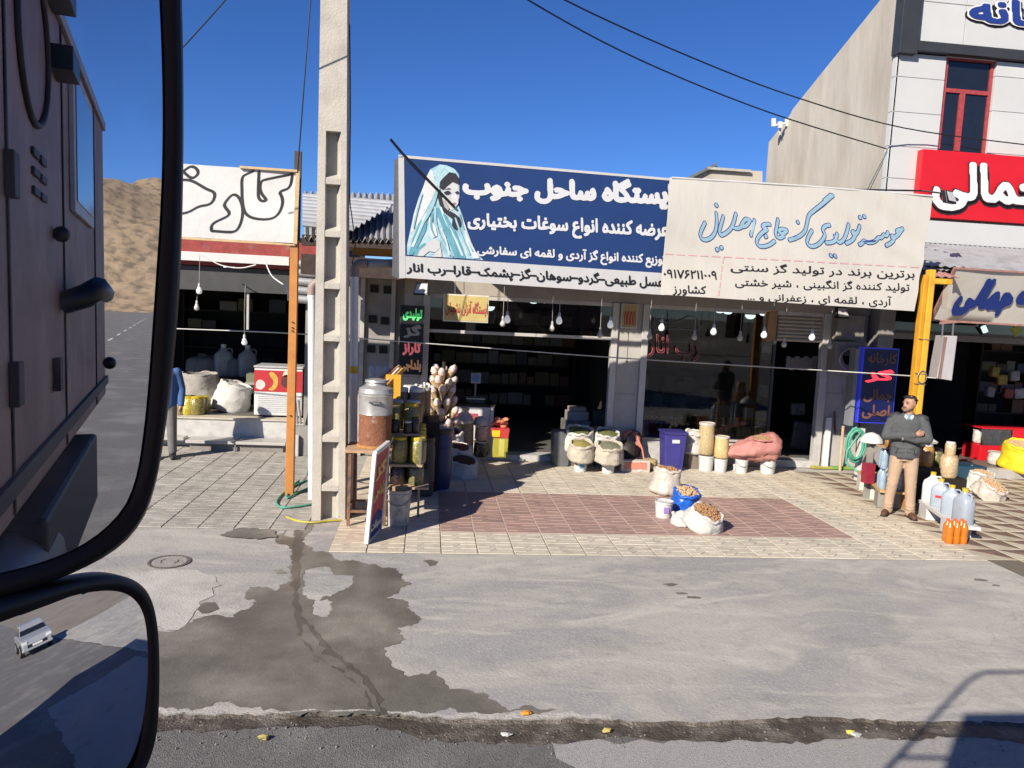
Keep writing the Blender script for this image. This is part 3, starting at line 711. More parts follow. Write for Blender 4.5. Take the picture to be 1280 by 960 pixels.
# window
wn_ = MB(); wy = FY-.0
def wbar(x0,x1,z0,z1): return MB().box(x0,x1,wy-.03,wy+.03,z0,z1)
win = wbar(wx0,wx0+.05,wz0,wz1).build('window', m_redp, rb)
zt = at(1205,115,FY).z; xm = at(1199,150,FY).x
for q in ((wx1-.05,wx1,wz0,wz1),(wx0+.052,wx1-.052,wz1-.05,wz1),(wx0+.052,wx1-.052,zt-.035,zt+.035),(xm-.05,xm+.05,wz0,zt-.037),(wx0+.052,wx1-.052,wz0,wz0+.05)):
    wbar(*q).build('window_frame', m_redp, win)
for q in ((wx0+.05,wx1-.05,zt+.035,wz1-.05),(wx0+.05,xm-.05,wz0+.05,zt-.035),(xm+.05,wx1-.05,wz0+.05,zt-.035)):
    MB().box(q[0],q[1],wy+.0,wy+.01,q[2],q[3]).build('pane', M('dark_pane',(.012,.014,.018),.05,.2,2,spec=.8), win)
wx2 = wx1+1.07
MB().box(wx2,wx2+.66,wy-.02,wy+.02,5.86,7.455).build('window', M('dark_pane',(.012,.014,.018),.05), rb)
# lower fascia and awning of the right shop
MB().box(BX-.02,16,FY-.3,FY+.1,4.0,4.05).build('soffit', m_black, rb)
a = at(1168,276,FY-.2); b = at(1168,304,FY-.2)
MB().box(a.x-.15,16,FY-.22,FY-.085,b.z,a.z).build('fascia_panel', m_panel, rb, bevel=.006)
aw = thing('awning', 'grey corrugated awning sheets above the leaning sign at far right', 'awning', (0,0,0))
E0, E1 = Vector((at(1150,338,11.2).x,11.2,at(1190,338,11.2).z)), Vector((13,11.2,at(1190,338,11.2).z))
zt_ = at(1190,306,12.95).z
corrugated(E0, E1, (13,12.95,zt_), (E0.x-.2,12.95,zt_), 60, .014, 'roof_sheet', m_zinc, aw)
corrugated(E0+Vector((-.3,.25,.06)), E0+Vector((.7,-.15,.05)), E0+Vector((.5,.9,.3)), E0+Vector((-.6,.9,.28)), 9, .014, 'roof_sheet', m_zinc, aw)
corrugated(E0+Vector((-.45,-.1,-.14)), E0+Vector((.45,-.3,-.12)), E0+Vector((.4,.5,.1)), E0+Vector((-.5,.5,.1)), 8, .014, 'roof_sheet', M('red_roofing',(.32,.16,.15),.7,.3,6), aw)
MB().box(E0.x,13,11.3,11.36,E0.z-.14,E0.z-.06).build('eave_beam', M('burnt_timber',(.05,.035,.03)), aw)
# right shop interior
rs = thing('right_shop_interior', 'dim shop interior with stocked shelves at the far right', 'interior', (0,0,0))
part('room_floor', m_floor_in, BX+.05, 16, 12.95, 18, -.02, .15, rs, 0)
part('floor_edge', m_marble, 8.26, 16, 12.75, 12.948, -.01, .16, rs)
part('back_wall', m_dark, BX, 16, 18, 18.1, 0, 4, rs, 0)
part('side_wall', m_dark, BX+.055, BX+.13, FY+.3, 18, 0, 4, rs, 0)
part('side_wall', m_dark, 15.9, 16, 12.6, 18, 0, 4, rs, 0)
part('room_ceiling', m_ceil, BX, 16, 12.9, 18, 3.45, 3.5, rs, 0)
part('transom', M('brown_transom',(.23,.2,.17),.6), BX+.05, 16, 13.0, 13.1, 2.45, 2.56, rs)
part('pane', g_shop, BX+.05, 16, 13.04, 13.05, 2.565, 3.44, rs, 0)
part('shutter_jamb', m_gw, BX-.04, BX+.25, FY-.35, FY-.03, 0, 3.4, rs)
# low building behind
bk = thing('rear_building', 'low beige rooftop room rising behind the banners', 'building', (0,0,0))
k = MB(); P = [at(858,224,17.5),at(895,207,17.5),at(899,211,17.5),at(953,214,17.5),at(953,300,17.5),at(858,300,17.5)]
k.prism(P, (0,3,0)).build('wall', m_plaster, bk)
k = MB(); k.bar(at(856,225,17.45), at(895,205.5,17.45), .1, .06).build('verge_trim', m_steel, bk)
MB().box(at(898,0,17.5).x,at(953,0,17.5).x,17.4,17.5,at(920,215,17.5).z,at(920,212,17.5).z).build('coping', m_lip, bk)
an = thing('roof_aerial', 'small white aerial on the plaster wall top', 'aerial', (0,0,0))
for x,y0,y1 in ((967,148,158),(975,152,160),(984,148,158)):
    q, q2 = at(x,y0,17.4), at(x,y1,17.4); MB().bar(q,q2,.09,.05).build('panel', m_white, an)
MB().bar(at(966,157,17.4), at(1000,150,17.4), .04).build('boom', m_white, an); MB().bar(at(975,153,17.4), at(975,168,17.5), .04).build('mast', m_white, an)
# ================================================================ BANNERS AND SIGNS
m_cream = M('cream_cloth', (.50,.475,.42), .85, .06, 1.5, .35, 7, stretch=(1,1,.3))
m_navy = M('navy_vinyl', (.014,.045,.155), .6, .10, 1.2, .15, 6)
m_wvinyl = M('white_vinyl', (.56,.555,.535), .7, .06, 2, .2, 7)
m_wtext = M('white_print', (.66,.66,.65), .7, .04, 3)
m_btext = M('black_print', (.012,.012,.014), .6, .1, 3)
m_ltblue = M('light_blue_print', (.24,.38,.45), .7, .08, 3)
m_navyp = M('navy_print', (.012,.035,.20), .6, .1, 3)
m_redpr = M('red_print', (.55,.03,.04), .6, .1, 3)
m_pink = M('pink_print', (.62,.33,.34), .7, .1, 3)
def cloth(name, quad, mat, parent, nu=40, nv=16, disp=None, thick=.006):
    mp = quad_map(quad); k = MB(); vs = []; fs = []
    for s in (0, 1):
        for j in range(nv+1):
            for i in range(nu+1):
                u, v = i/nu, j/nv; p = mp(u, v)+Vector((0, (disp(u,v) if disp else 0)+s*thick, 0)); vs.append(p)
    n = (nu+1)*(nv+1)
    for j in range(nv):
        for i in range(nu):
            a = j*(nu+1)+i; fs.append((a,a+1,a+nu+2,a+nu+1)); fs.append((n+a,n+a+nu+1,n+a+nu+2,n+a+1))
    for i in range(nu): fs.append((i,n+i,n+i+1,i+1)); a = nv*(nu+1)+i; fs.append((a,a+1,n+a+1,n+a))
    for j in range(nv): a = j*(nu+1); fs.append((a,a+nu+1,n+a+nu+1,n+a)); a += nu; fs.append((a,n+a,n+a+nu+1,a+nu+1))
    return k.add(vs, fs).build(name, mat, parent, smooth=60, fixn=True)
def pq(*pts, Y): return [at(x,y,Y) for x,y in pts]

def calligraphy(strokes, fmap, wide, thin, ang, grow, res=.5):
    """reed-pen strokes: a slanted oval nib drawn along each path, traced back to outlines"""
    X = [p[0] for st in strokes for p in st]; Y = [p[1] for st in strokes for p in st]; pad = 40
    x0, y0 = min(X)-pad, min(Y)-pad; w, h = int((max(X)-x0+pad)*res), int((max(Y)-y0+pad)*res); img = np.zeros((h,w)); gx, gy = np.meshgrid(np.arange(w)/res+x0, np.arange(h)/res+y0)
    ca, sa = math.cos(ang), math.sin(ang)
    for st in strokes:
        P = smoothp([tuple(p) for p in st], 2) if len(st) > 2 else st
        for a,b in zip(P[:-1],P[1:]):
            n = max(1,int(math.hypot(b[0]-a[0],b[1]-a[1])/2.5))
            for k in range(n):
                cx, cy_ = a[0]+(b[0]-a[0])*k/n, a[1]+(b[1]-a[1])*k/n; x1,x2 = int((cx-x0-40)*res), int((cx-x0+40)*res); y1,y2 = int((cy_-y0-40)*res), int((cy_-y0+40)*res); x1 = max(x1,0); y1 = max(y1,0)
                dx = gx[y1:y2,x1:x2]-cx; dy = gy[y1:y2,x1:x2]-cy_; u = dx*ca+dy*sa; v = -dx*sa+dy*ca
                d = 1.5-((u/(wide+grow))**2+(v/(thin+grow))**2)**.5; img[y1:y2,x1:x2] = np.maximum(img[y1:y2,x1:x2], np.clip(d,0,1))
    cs_ = [dp(l,.3) for l in contours_of_field(img)]
    return [[(p[0]/res+x0, p[1]/res+y0) for p in l] for l in cs_ if len(l) > 3]
def smoothp(P, n=2):
    for _ in range(n):
        Q_ = [P[0]]
        for a,b in zip(P[:-1],P[1:]): Q_ += [(a[0]*.75+b[0]*.25,a[1]*.75+b[1]*.25),(a[0]*.25+b[0]*.75,a[1]*.25+b[1]*.75)]
        P = Q_+[P[-1]]
    return P
# ---- blue banner
BY = Wall((-.42,9.74),(3.3,10.5))
bb = thing('blue_banner', 'dark blue shop banner with white Persian lettering and a veiled woman picture', 'banner', at(500,345,BY))
bb.location = (0,0,0)
Q = pq((503,196),(846,226),(840,369),(503,346), Y=BY)
cloth('banner_cloth', Q, m_navy, bb)
Qs = pq((507,320),(838,342),(838,369.3),(507,347.3), Y=BY-.004)
cloth('white_strip', Qs, m_wvinyl, bb, 20, 2, thick=.003)
ed = [at(498,195,BY),at(505,195.5,BY),at(507,347.5,BY),at(499,348,BY)]
MB().prism([p+Vector((0,-.006,0)) for p in ed], (0,.012,0)).build('white_border', m_wvinyl, bb)
MB().prism([p+Vector((0,-.006,0)) for p in pq((498,193.5),(846,223.5),(846,226.5),(498,197), Y=BY)], (0,.02,0)).build('white_border', m_wvinyl, bb)
MB().prism(pq((493,200),(498,197),(499,349),(490,345), Y=BY+.01), (0,.35,0)).build('frame_side', m_steel, bb)
for s,q,m_,w in (('ایستگاه ساحل جنوب', [(578,215),(842,226),(842,264),(578,249.5)], m_wtext, .072),
               ('عرضه کننده انواع سوغات بختیاری', [(584.5,265.5),(835,277),(835,305),(584.5,290)], m_wtext, .05),
               ('توزیع کننده انواع گز آردی و لقمه ای سفارشی', [(596,305),(832,316.5),(832,336),(596,322)], m_wtext, .045),
               ('عسل طبیعی–گردو–سوهان–گز–پشمک–قارا–رب انار', [(508,327),(829,345),(829,363),(508,343.5)], m_btext, .035)):
    text_on(s, pq(*q, Y=BY), m_, bb, weight=w, off=(0,-.011 if m_ is m_btext else -.006,0))
# printed picture of a veiled woman
def c6w(pts): return [(480+x/3.368, 170+y/3.368) for x,y in pts]
pic = MB().prism([p+Vector((0,-.003,0)) for p in pq(*c6w([(235,120),(195,140),(180,170),(165,215),(145,265),(125,330),(110,400),(97,460),(97,500),(200,508),(345,516),(418,522),(385,490),(365,440),(345,385),(330,335),(312,290),(318,240),(316,165),(295,138),(265,124)]), Y=BY)], (0,.002,0)).build('printed_picture', M('pale_teal_print',(.30,.52,.58),.75,.25,8,col2=(.52,.66,.68),cscale=5,camt=.5), bb)
lay = -.0045
def pp(pts, mat, dz=0):
    global lay
    lay -= .0005
    v, f = fill_contours([c6w(pts)]); me = bpy.data.meshes.new('printed_shape'); me.from_pydata([tuple(at(x,y,BY)+Vector((0,lay,0))) for x,y,_ in v], [], f); me.update()
    return link('printed_shape', me, mat, pic)
m_pw = M('print_white',(.70,.72,.70),.75,.12,14); m_ph = M('print_hair',(.035,.035,.042),.7,.3,20); m_ps = M('print_skin',(.60,.60,.58),.75,.08,10); m_pt = M('print_teal',(.13,.36,.43),.75,.2,10)
pp([(195,142),(228,160),(222,220),(200,270),(165,335),(135,385),(112,412),(125,330),(145,265),(165,215),(180,170)], m_pw)
pp([(235,120),(265,124),(295,138),(314,160),(300,158),(270,158),(245,185),(232,215),(212,195),(205,150)], M('print_lace',(.42,.62,.66),.75,.4,60))
pp([(248,178),(275,152),(302,158),(318,182),(316,206),(290,194),(268,212),(248,228),(233,218),(236,192)], m_ph)
pp([(236,222),(224,250),(234,290),(250,320),(288,350),(286,385),(306,398),(326,380),(326,350),(300,328),(270,312),(255,288),(247,258)], m_ph)
pp([(268,212),(290,195),(312,205),(318,240),(315,275),(300,305),(275,318),(255,300),(245,265),(250,230)], m_ps)
pp([(252,238),(272,230),(282,238),(268,246),(256,246)], m_ph); pp([(298,238),(312,232),(316,238),(306,244)], m_ph); pp([(250,226),(275,219),(285,226),(268,226)], m_ph)
pp([(284,284),(300,280),(306,287),(296,293)], M('print_lip',(.3,.2,.2),.7)); pp([(290,245),(298,262),(288,268),(284,262)], M('print_shade',(.42,.42,.41),.7))
pp([(228,300),(262,335),(300,400),(330,470),(345,516),(300,514),(270,440),(235,360),(215,320)], m_pt)
pp([(150,360),(185,330),(175,400),(150,450),(120,500),(104,500),(120,430)], m_pt)
pp([(330,340),(348,395),(368,450),(400,515),(375,516),(345,440)], m_pw); pp([(190,340),(215,380),(225,420),(205,430),(190,390)], m_pw)
pp([(150,480),(180,448),(210,432),(235,445),(238,470),(215,490),(190,485),(165,506),(130,504)], m_ps)
pp([(132,478),(170,450),(180,455),(150,482),(140,504),(126,503)], m_pt); pp([(215,492),(240,470),(243,510),(205,509)], m_ps)
def fold(P, w, mat):
    global lay
    lay -= .0004
    v, f = fill_contours(calligraphy([P], None, w, w*.35, R(20), 0, .6)); me = bpy.data.meshes.new('printed_shape'); me.from_pydata([tuple(at(480+x/3.368,170+y/3.368,BY)+Vector((0,lay,0))) for x,y,_ in v],[],f); me.update(); link('printed_shape', me, mat, pic)
m_f1 = M('print_fold_dark',(.16,.36,.42),.75,.2,10); m_f2 = M('print_fold_light',(.60,.72,.73),.75,.1,10); m_f3 = M('print_fold_mid',(.34,.56,.61),.75,.15,10)
for P,w,mt in (([(238,300),(260,360),(300,430),(330,505)],6,m_f2),([(250,330),(285,410),(310,505)],4,m_f1),([(300,345),(325,420),(360,500)],5,m_f3),([(318,330),(340,400),(375,490)],4,m_f1),([(215,300),(215,380),(255,460),(290,508)],6,m_f3),([(205,320),(195,380),(215,425)],5,m_f1),([(175,330),(150,400),(118,470)],6,m_f2),([(195,300),(165,370),(135,440)],4,m_f3),([(225,230),(205,300),(170,360)],5,m_f3),([(160,240),(140,310),(122,390)],4,m_f3),([(340,400),(365,460),(400,515)],5,m_f2),([(240,390),(262,440),(275,505)],5,m_f2)): fold(P,w,mt)
pp([(284,250),(300,246),(313,262),(312,285),(298,302),(285,296)], M('print_skin_light',(.66,.66,.65),.75)); pp([(252,268),(262,285),(275,305),(268,314),(254,298),(246,270)], M('print_shade',(.42,.42,.41)))
pp([(285,284),(300,280),(306,287),(296,293)], MATS['print_lip']); pp([(252,237),(270,230),(281,238),(268,245),(256,245)], m_ph); pp([(297,238),(311,232),(316,238),(306,244)], m_ph)
# dark stay rod crossing its corner
rod = MB().tube([at(488,174,BY-.12), at(503,192,BY-.1), at(568,259,BY-.03)], .018, 6).build('stay_rod', m_blackm, None, smooth=60)
tag(rod, 'black stay rod crossing the upper left corner of the blue banner', 'rod')

# ---- cream banner
CY = 10.38
cb = thing('cream_banner', 'cream cloth banner with light blue calligraphy over the right shop window', 'banner', (0,0,0))
def dc(u, v):
    d1 = math.exp(-((1-u)*1.3))*(.016*math.sin(26*((1-v)*.75+(1-u)*.9))+.008*math.sin(47*((1-v)*.6+(1-u)*.8)+1)) * (1-abs(v-.5))
    return d1 + .006*math.sin(u*9+1)*math.sin(v*5) + .02*math.exp(-((u)*8))*math.sin(v*7)
Qc = pq((837.5,221.5),(1167,245),(1143,389),(826,368), Y=CY)
cloth('banner_cloth', Qc, m_cream, cb, 90, 30, dc)
def inv_uv(p):
    # position of a wall point inside the banner quad (bilinear, a few Newton steps)
    u = v = .5; mp = quad_map(Qc)
    for _ in range(8):
        c = mp(u,v); e = 1e-4; du = (mp(u+e,v)-c)/e; dv = (mp(u,v+e)-c)/e; r = p-c
        det = du.x*dv.z-du.z*dv.x; u += (r.x*dv.z-r.z*dv.x)/det; v += (du.x*r.z-du.z*r.x)/det
    return u, v
def on_cream(o, lift):
    for vv in o.data.vertices:
        p = Vector(vv.co); u, v = inv_uv(p); vv.co.y = CY + dc(min(max(u,0),1), min(max(v,0),1)) - lift
def c7(q): return [(800+x/3.2, 200+y/3.2) for x,y in q]
words = [[[(1186,246),(1170,264),(1148,268),(1158,254),(1180,250),(1165,275),(1140,292),(1122,304),(1116,290),(1130,284),(1132,304),(1118,325),(1092,340)],
          [(1100,268),(1087,290),(1076,276),(1064,300),(1050,292),(1036,316),(1010,324),(985,322),(975,310),(960,328),(944,335)]],
  [[(945,232),(938,266),(918,284),(904,270),(915,258),(926,274),(914,302),(895,318),(870,328)],[(942,186),(950,184)],[(966,181),(974,179)],
   [(886,224),(876,268),(860,304),(842,322),(824,322),(814,298),(808,288)],[(822,276),(812,312),(788,324),(758,325)],
   [(780,226),(752,232),(738,256),(756,276),(744,304),(714,338),(680,348),(656,330),(658,298),(682,254)],[(786,394),(794,398)],[(808,396),(816,400)]],
  [[(796,64),(750,102),(700,142),(664,172),(656,214),(644,262),(618,288),(586,302),(556,310)],[(786,62),(748,94)],[(602,212),(608,208)]],
  [[(546,254),(516,246),(496,262),(522,280),(546,258)],[(496,196),(489,244),(478,284),(500,302),(530,286)],[(452,222),(420,222),(404,240),(442,248),(408,266),(384,292),(374,326),(396,348),(440,342),(476,314)],[(424,292),(432,286)]],
  [[(366,200),(356,244),(345,286)],[(340,200),(318,190),(298,216),(288,238),(320,232),(338,206)],[(290,240),(268,248),(248,240)],[(262,165),(252,208),(238,244),(218,264),(194,280),(176,284),(170,258),(184,214),(193,178)],
   [(154,162),(158,204),(154,254),(138,288),(104,310),(72,306),(62,276),(94,210)],[(152,120),(159,114)],[(156,364),(164,358)],[(180,354),(188,348)]]]
cal_map = lambda x, y: at(860+x/4.414, 230+y/4.414, CY)
def put_strokes(group, gr, mt, lf):
    v, f = fill_contours(calligraphy(group, None, 10.5, 4.2, R(62), gr)); me = bpy.data.meshes.new('lettering'); me.from_pydata([tuple(cal_map(x,y)) for x,y,_ in v],[],f); me.update()
    on_cream(link('lettering', me, mt, cb), lf)
for wd in words:
    for q,st in enumerate(wd): put_strokes([st], 4.2, m_navyp, .0045+.0002*q)
    for q,st in enumerate(wd): put_strokes([st], 0, m_ltblue, .0085+.0003*q)
for s,q,w in (('برترین برند در تولید گز سنتی', [(362,408),(1100,436),(1100,482),(362,452)], .022), ('تولید کننده گز انگبینی ، شیر خشتی', [(380,468),(1076,490),(1076,534),(380,512)], .02),
            ('آردی ، لقمه ای ، زعفرانی و ...', [(428,528),(1006,545),(1006,592),(428,566)], .02), ('کشاورز', [(130,498),(264,504),(264,546),(130,542)], .03)):
    on_cream(text_on(s, pq(*c7(q), Y=CY), m_btext, cb, weight=w), .0055)
on_cream(text_on('۰۹۱۷۶۲۱۱۰۰۹', pq(*c7([(96,436),(307,444),(307,480),(96,472)]), Y=CY), m_btext, cb, weight=.03, ltr=True), .0055)
def dash(p, q, n, w=.012):
    p, q = Vector(p), Vector(q)
    for i in range(n):
        a = p+(q-p)*(i/n); b = p+(q-p)*((i+.72)/n)
        cs_ = [ribbon([tuple(a),tuple((a+b)/2),tuple(b)], w*100)]
        v, f = fill_contours(cs_); me = bpy.data.meshes.new('dashed_line'); me.from_pydata([tuple(at(x,y,CY)) for x,y,_ in v], [], f); me.update()
        on_cream(link('dashed_line', me, m_pink, cb), .0055)
dash(c7([(100,375)])[0], c7([(1128,430)])[0], 22); dash(c7([(334,390)])[0], c7([(312,553)])[0], 5)
MB().tube([at(840,222,CY), at(1000,232,CY+.005), at(1166,245,CY)], .012, 6).build('top_cord', m_white, cb)

# ---- white hand lettered banner on the left
LY = 10.4
lb = thing('white_banner', 'white cloth banner with black outlined hand lettering on the left shop', 'banner', (0,0,0))
def dl(u,v): return .008*math.sin(u*17+v*3)+.012*math.sin(v*6+u*4)*u
Ql = pq((40,191.5),(372,214.5),(367,304),(40,285), Y=LY)
cloth('banner_cloth', Ql, M('white_cloth',(.58,.57,.55),.85,.06,2,.4,8), lb, 70, 16, dl)
def c3(pts): return [(200+x/4, 180+y/4) for x,y in pts]
def smoothp(P, n=2):
    for _ in range(n):
        Q_ = [P[0]]
        for a,b in zip(P[:-1],P[1:]): Q_ += [(a[0]*.75+b[0]*.25,a[1]*.75+b[1]*.25),(a[0]*.25+b[0]*.75,a[1]*.25+b[1]*.75)]
        P = Q_+[P[-1]]
    return P
strokes = [[(115,135),(160,103),(198,140),(160,178),(117,138)], [(60,182),(105,178),(160,180),(230,225),(275,240),(270,280),(245,305),(195,310),(150,340),(105,350),(40,352)],
  [(258,432),(255,415),(268,393),(310,375),(356,350),(318,310),(326,288),(360,248),(390,258),(410,300),(415,350),(400,410),(374,441),(320,439),(262,435)],
  [(466,136),(430,150),(407,165),(408,230),(411,300),(425,350),(468,374),(550,379),(592,355),(613,305),(611,265),(592,236),(650,222),(662,150)],
  [(495,138),(491,200),(489,283),(541,287),(498,240),(501,186),(530,176),(662,150)],
  [(-60,330),(-120,350),(-180,300),(-170,200),(-140,180),(-100,260),(-60,330)], [(-230,130),(-235,360),(-200,365),(-195,135),(-228,130)]]
for i,st in enumerate(strokes):
    P = c3(st); P = smoothp(P, 1 if i in (0,4) else 2)
    for w,dx,dz in ((2.0,0,0),):
        v, f = fill_contours(calligraphy([[(a*4,b*4) for a,b in P]], None, 8.0, 4.2, R(-35), 0)); v = [(a/4,b/4,0) for a,b,_ in v]
        mp = quad_map(Ql)
        pts = []
        for x,y,_ in v:
            p = at(x,y,LY); u = (p.x-Ql[0].x)/(Ql[1].x-Ql[0].x); vv = (p.z-Ql[3].z)/(Ql[0].z-Ql[3].z)
            pts.append((p.x, LY+dl(u,vv)-.007, p.z))
        me = bpy.data.meshes.new('lettering'); me.from_pydata(pts, [], f); me.update(); link('lettering', me, m_btext, lb)
MB().bar(at(300,209,LY-.02), at(372,214,LY-.02), .05, .03).build('top_batten', M('pale_timber',(.5,.36,.2),.7,.2,15), lb)
MB().bar(at(372.5,214,LY-.015), at(369,305,LY-.015), .05, .03).build('side_batten', MATS['pale_timber'], lb)
MB().bar(at(60,287.5,LY+.02), at(370,306,LY+.02), .04, .03).build('bottom_batten', MATS['pale_timber'], lb)

# ---- hanging and box signs
def box_sign(name, label, px, Y, dep, face, border, lines, lit=None, cat='sign'):
    x0,y0,x1,y1 = px; s = thing(name, label, cat, (0,0,0))
    a, b = at(x0,y0,Y), at(x1,y1,Y); xa, xb = min(a.x,b.x), max(a.x,b.x)
    MB().box(xa,xb,Y,Y+dep,b.z,a.z).build('sign_box', border, s, bevel=.006)
    MB().box(xa+.02,xb-.02,Y-.006,Y-.001,b.z+.02,a.z-.02).build('face', face, s)
    for t,u0,v0,u1,v1,mt,w in lines:
        qx = lambda u: xa+(xb-xa)*u; qz = lambda v: a.z+(b.z-a.z)*v; yy = Y-.01
        text_on(t, [(qx(u0),yy,qz(v0)),(qx(u1),yy,qz(v0)),(qx(u1),yy,qz(v1)),(qx(u0),yy,qz(v1))], mt, s, weight=w, off=(0,-.004,0))
    return s
def glow(n, c, e): return M(n, c, .5, .05, 3, emit=e)
bs = box_sign('vertical_sign', 'tall black sign with green, grey, red and orange words beside the left jamb', (500.5,381,527.5,469), 12.9, .12, m_blackm, m_black,
  [('تولیدی',.12,.04,.92,.22,glow('green_neon',(.10,.62,.18),.25),.07), ('گز',.18,.28,.9,.47,M('dead_neon',(.32,.29,.26),.5),.07), ('تاراز',.15,.52,.9,.72,glow('coral_neon',(.75,.16,.17),.25),.07), ('بلداجی',.06,.78,.95,.96,glow('orange_neon',(.62,.30,.14),.12),.07)])
ns = box_sign('neon_sign', 'tall dark blue neon sign with one lit red word near the green hose', (1080,434,1115.5,530), 12.3, .16, M('deep_blue_face',(.006,.010,.07),.35), glow('blue_tube',(.03,.04,.45),.25),
  [('کارخانه',.12,.06,.93,.24,M('brown_tube',(.16,.07,.05),.4),.035), ('گز',.10,.28,.9,.46,glow('red_neon_lit',(.85,.04,.06),1.3),.06), ('جمالی',.1,.54,.9,.72,MATS['brown_tube'],.04), ('اصلی',.1,.75,.88,.94,MATS['brown_tube'],.04)])
a, b = at(1071,436,12.3), at(1079,533,12.3)
MB().box(a.x,a.x+.07,12.32,12.5,b.z,a.z).build('side_panel', M('sign_side_grey',(.2,.21,.22),.5), ns)
ys = box_sign('yellow_lightbox', 'yellow light box sign with red words hanging in the glazed doorway', (555,367,610,404), 12.7, .14, M('yellow_face',(.50,.40,.16),.5,.15,3), M('worn_white_edge',(.6,.58,.53),.6),
  [('ایستگاه آنزان نشیبان',.05,.22,.97,.78,M('dull_red_print',(.42,.06,.05),.6),.03)])
for px_ in (569,580): MB().tube([at(px_,367,12.72), at(px_,352,12.72)], .008, 5).build('hanger', m_steel, ys)
ps = box_sign('pillar_sign', 'small yellow sign with red strokes fixed to the stone pillar', (777.5,379,796,411), FY-.09, .06, M('yellow_face2',(.42,.33,.15),.5), M('worn_white_edge',(.6,.58,.53)), [])
for i in range(4):
    x = 781+i*3.6; v,f = fill_contours([ribbon(smoothp([(x,406),(x-.6,396),(x+1.4,386),(x+2,400),(x+2.4,406)],1),1.0)])
    me = bpy.data.meshes.new('red_stroke'); me.from_pydata([tuple(at(x_,y_,FY-.101)) for x_,y_,_ in v],[],f); me.update(); link('red_stroke', me, MATS['dull_red_print'], ps)
hs = thing('edge_on_sign', 'wooden hanging sign seen edge on before the roller shutter', 'sign', (0,0,0))
MB().prism([at(962,389.5,12.4),at(973,388,12.4),at(969,425,12.4),at(957.5,427.5,12.4)], (.05,.3,0)).build('board', M('sign_wood',(.30,.17,.08),.6,.3,12), hs)
MB().tube([at(968,388,12.45), at(968,372,12.45)], .008, 5).build('hanger', m_steel, hs)
# neon words in the window
nw = thing('window_neon', 'unlit pinkish outline neon words inside the right window', 'neon sign', (0,0,0))
NYp = FY-.03
text_on('رب انار', pq((809,417),(874,420),(874,453),(809,447), Y=NYp), M('pink_tube',(.50,.10,.11),.4), nw, weight=.03)
text_on('رب انار', pq((809,417),(874,420),(874,453),(809,447), Y=NYp), M('tube_core',(.03,.02,.02),.4), nw, weight=.0, box=.03, off=(0,-.009,0))
for P in ([(815,410),(818,395),(818,412),(840,411),(874,413),(873,398),(862,394),(850,401),(838,404),(822,400)],):
    MB().tube([at(x,y,NYp) for x,y in P], .008, 5).build('tube', M('faint_tube',(.16,.19,.20),.4), nw)

# ---- red sign, top sign and leaning sign on the right
rsn = thing('red_sign', 'bright red fascia sign with white raised Persian letters', 'sign', (0,0,0))
RY = 13.05
a, b = at(1154,186,RY), at(1150,271,RY)
MB().box(a.x,15.5,RY,RY+.16,b.z,a.z).build('sign_box', m_red, rsn, bevel=.01)
qr = pq((1163,200),(1304,209),(1304,273),(1163,262), Y=RY)
text_on('جمالی', qr, m_btext, rsn, weight=.085, off=(.035,-.006,-.04), box=.042); text_on('جمالی', qr, M('dark_outline',(.05,.02,.02),.5), rsn, weight=.066, off=(0,-.035,0), box=.042)  # black copy shifted right and down is the letters' painted shadow
text_on('جمالی', qr, m_wtext, rsn, weight=.042, off=(0,-.045,0))
tsn = thing('upper_lettering', 'navy raised letters with white outline on the top white panels', 'sign', (0,0,0))
q = pq((1209,-4),(1388,10),(1388,52),(1209,37), Y=FY-.1)
text_on('کارخانه', q, m_btext, tsn, weight=.11, off=(.02,-.006,-.02), box=.045, name='outline'); text_on('کارخانه', q, m_wtext, tsn, weight=.085, off=(0,-.03,0), box=.045, name='outline'); text_on('کارخانه', q, m_navyp, tsn, weight=.045, off=(0,-.045,0))
lsn = thing('leaning_sign', 'cream sign board with blue Persian letters tilted under the awning', 'sign', (0,0,0))
TLs, BLs = at(1194,335,11.0), at(1163,400,11.45)
TRs, BRs = TLs+Vector((3.2,0,-.02)), BLs+Vector((3.2,0,-.02))
TLs.x -= .0
cloth('board', [TLs,TRs,BRs,BLs], M('cream_board',(.60,.56,.49),.7,.08,1.5,.2,6), lsn, 30, 6, lambda u,v: .008*math.sin(u*14+v*5))
for p,q in ((TLs,TRs),(BLs,BRs),(TLs,BLs)): MB().bar(p,q,.04,.03).build('frame', M('rusty_pink_edge',(.30,.16,.13),.7,.3,10), lsn)
def uvq(u0,v0,u1,v1):
    mp = quad_map([TLs,TRs,BRs,BLs]); return [mp(u0,v1),mp(u1,v1),mp(u1,v0),mp(u0,v0)]
text_on('جمالی', uvq(.075,.12,.37,.86), m_navyp, lsn, weight=.07, nib=(R(110),.03), shear=.15, off=(0,-.02,-.01))
text_on('سوغات', uvq(.38,.30,.78,.86), m_navyp, lsn, weight=.07, nib=(R(110),.03), shear=.15, off=(0,-.02,-.01))
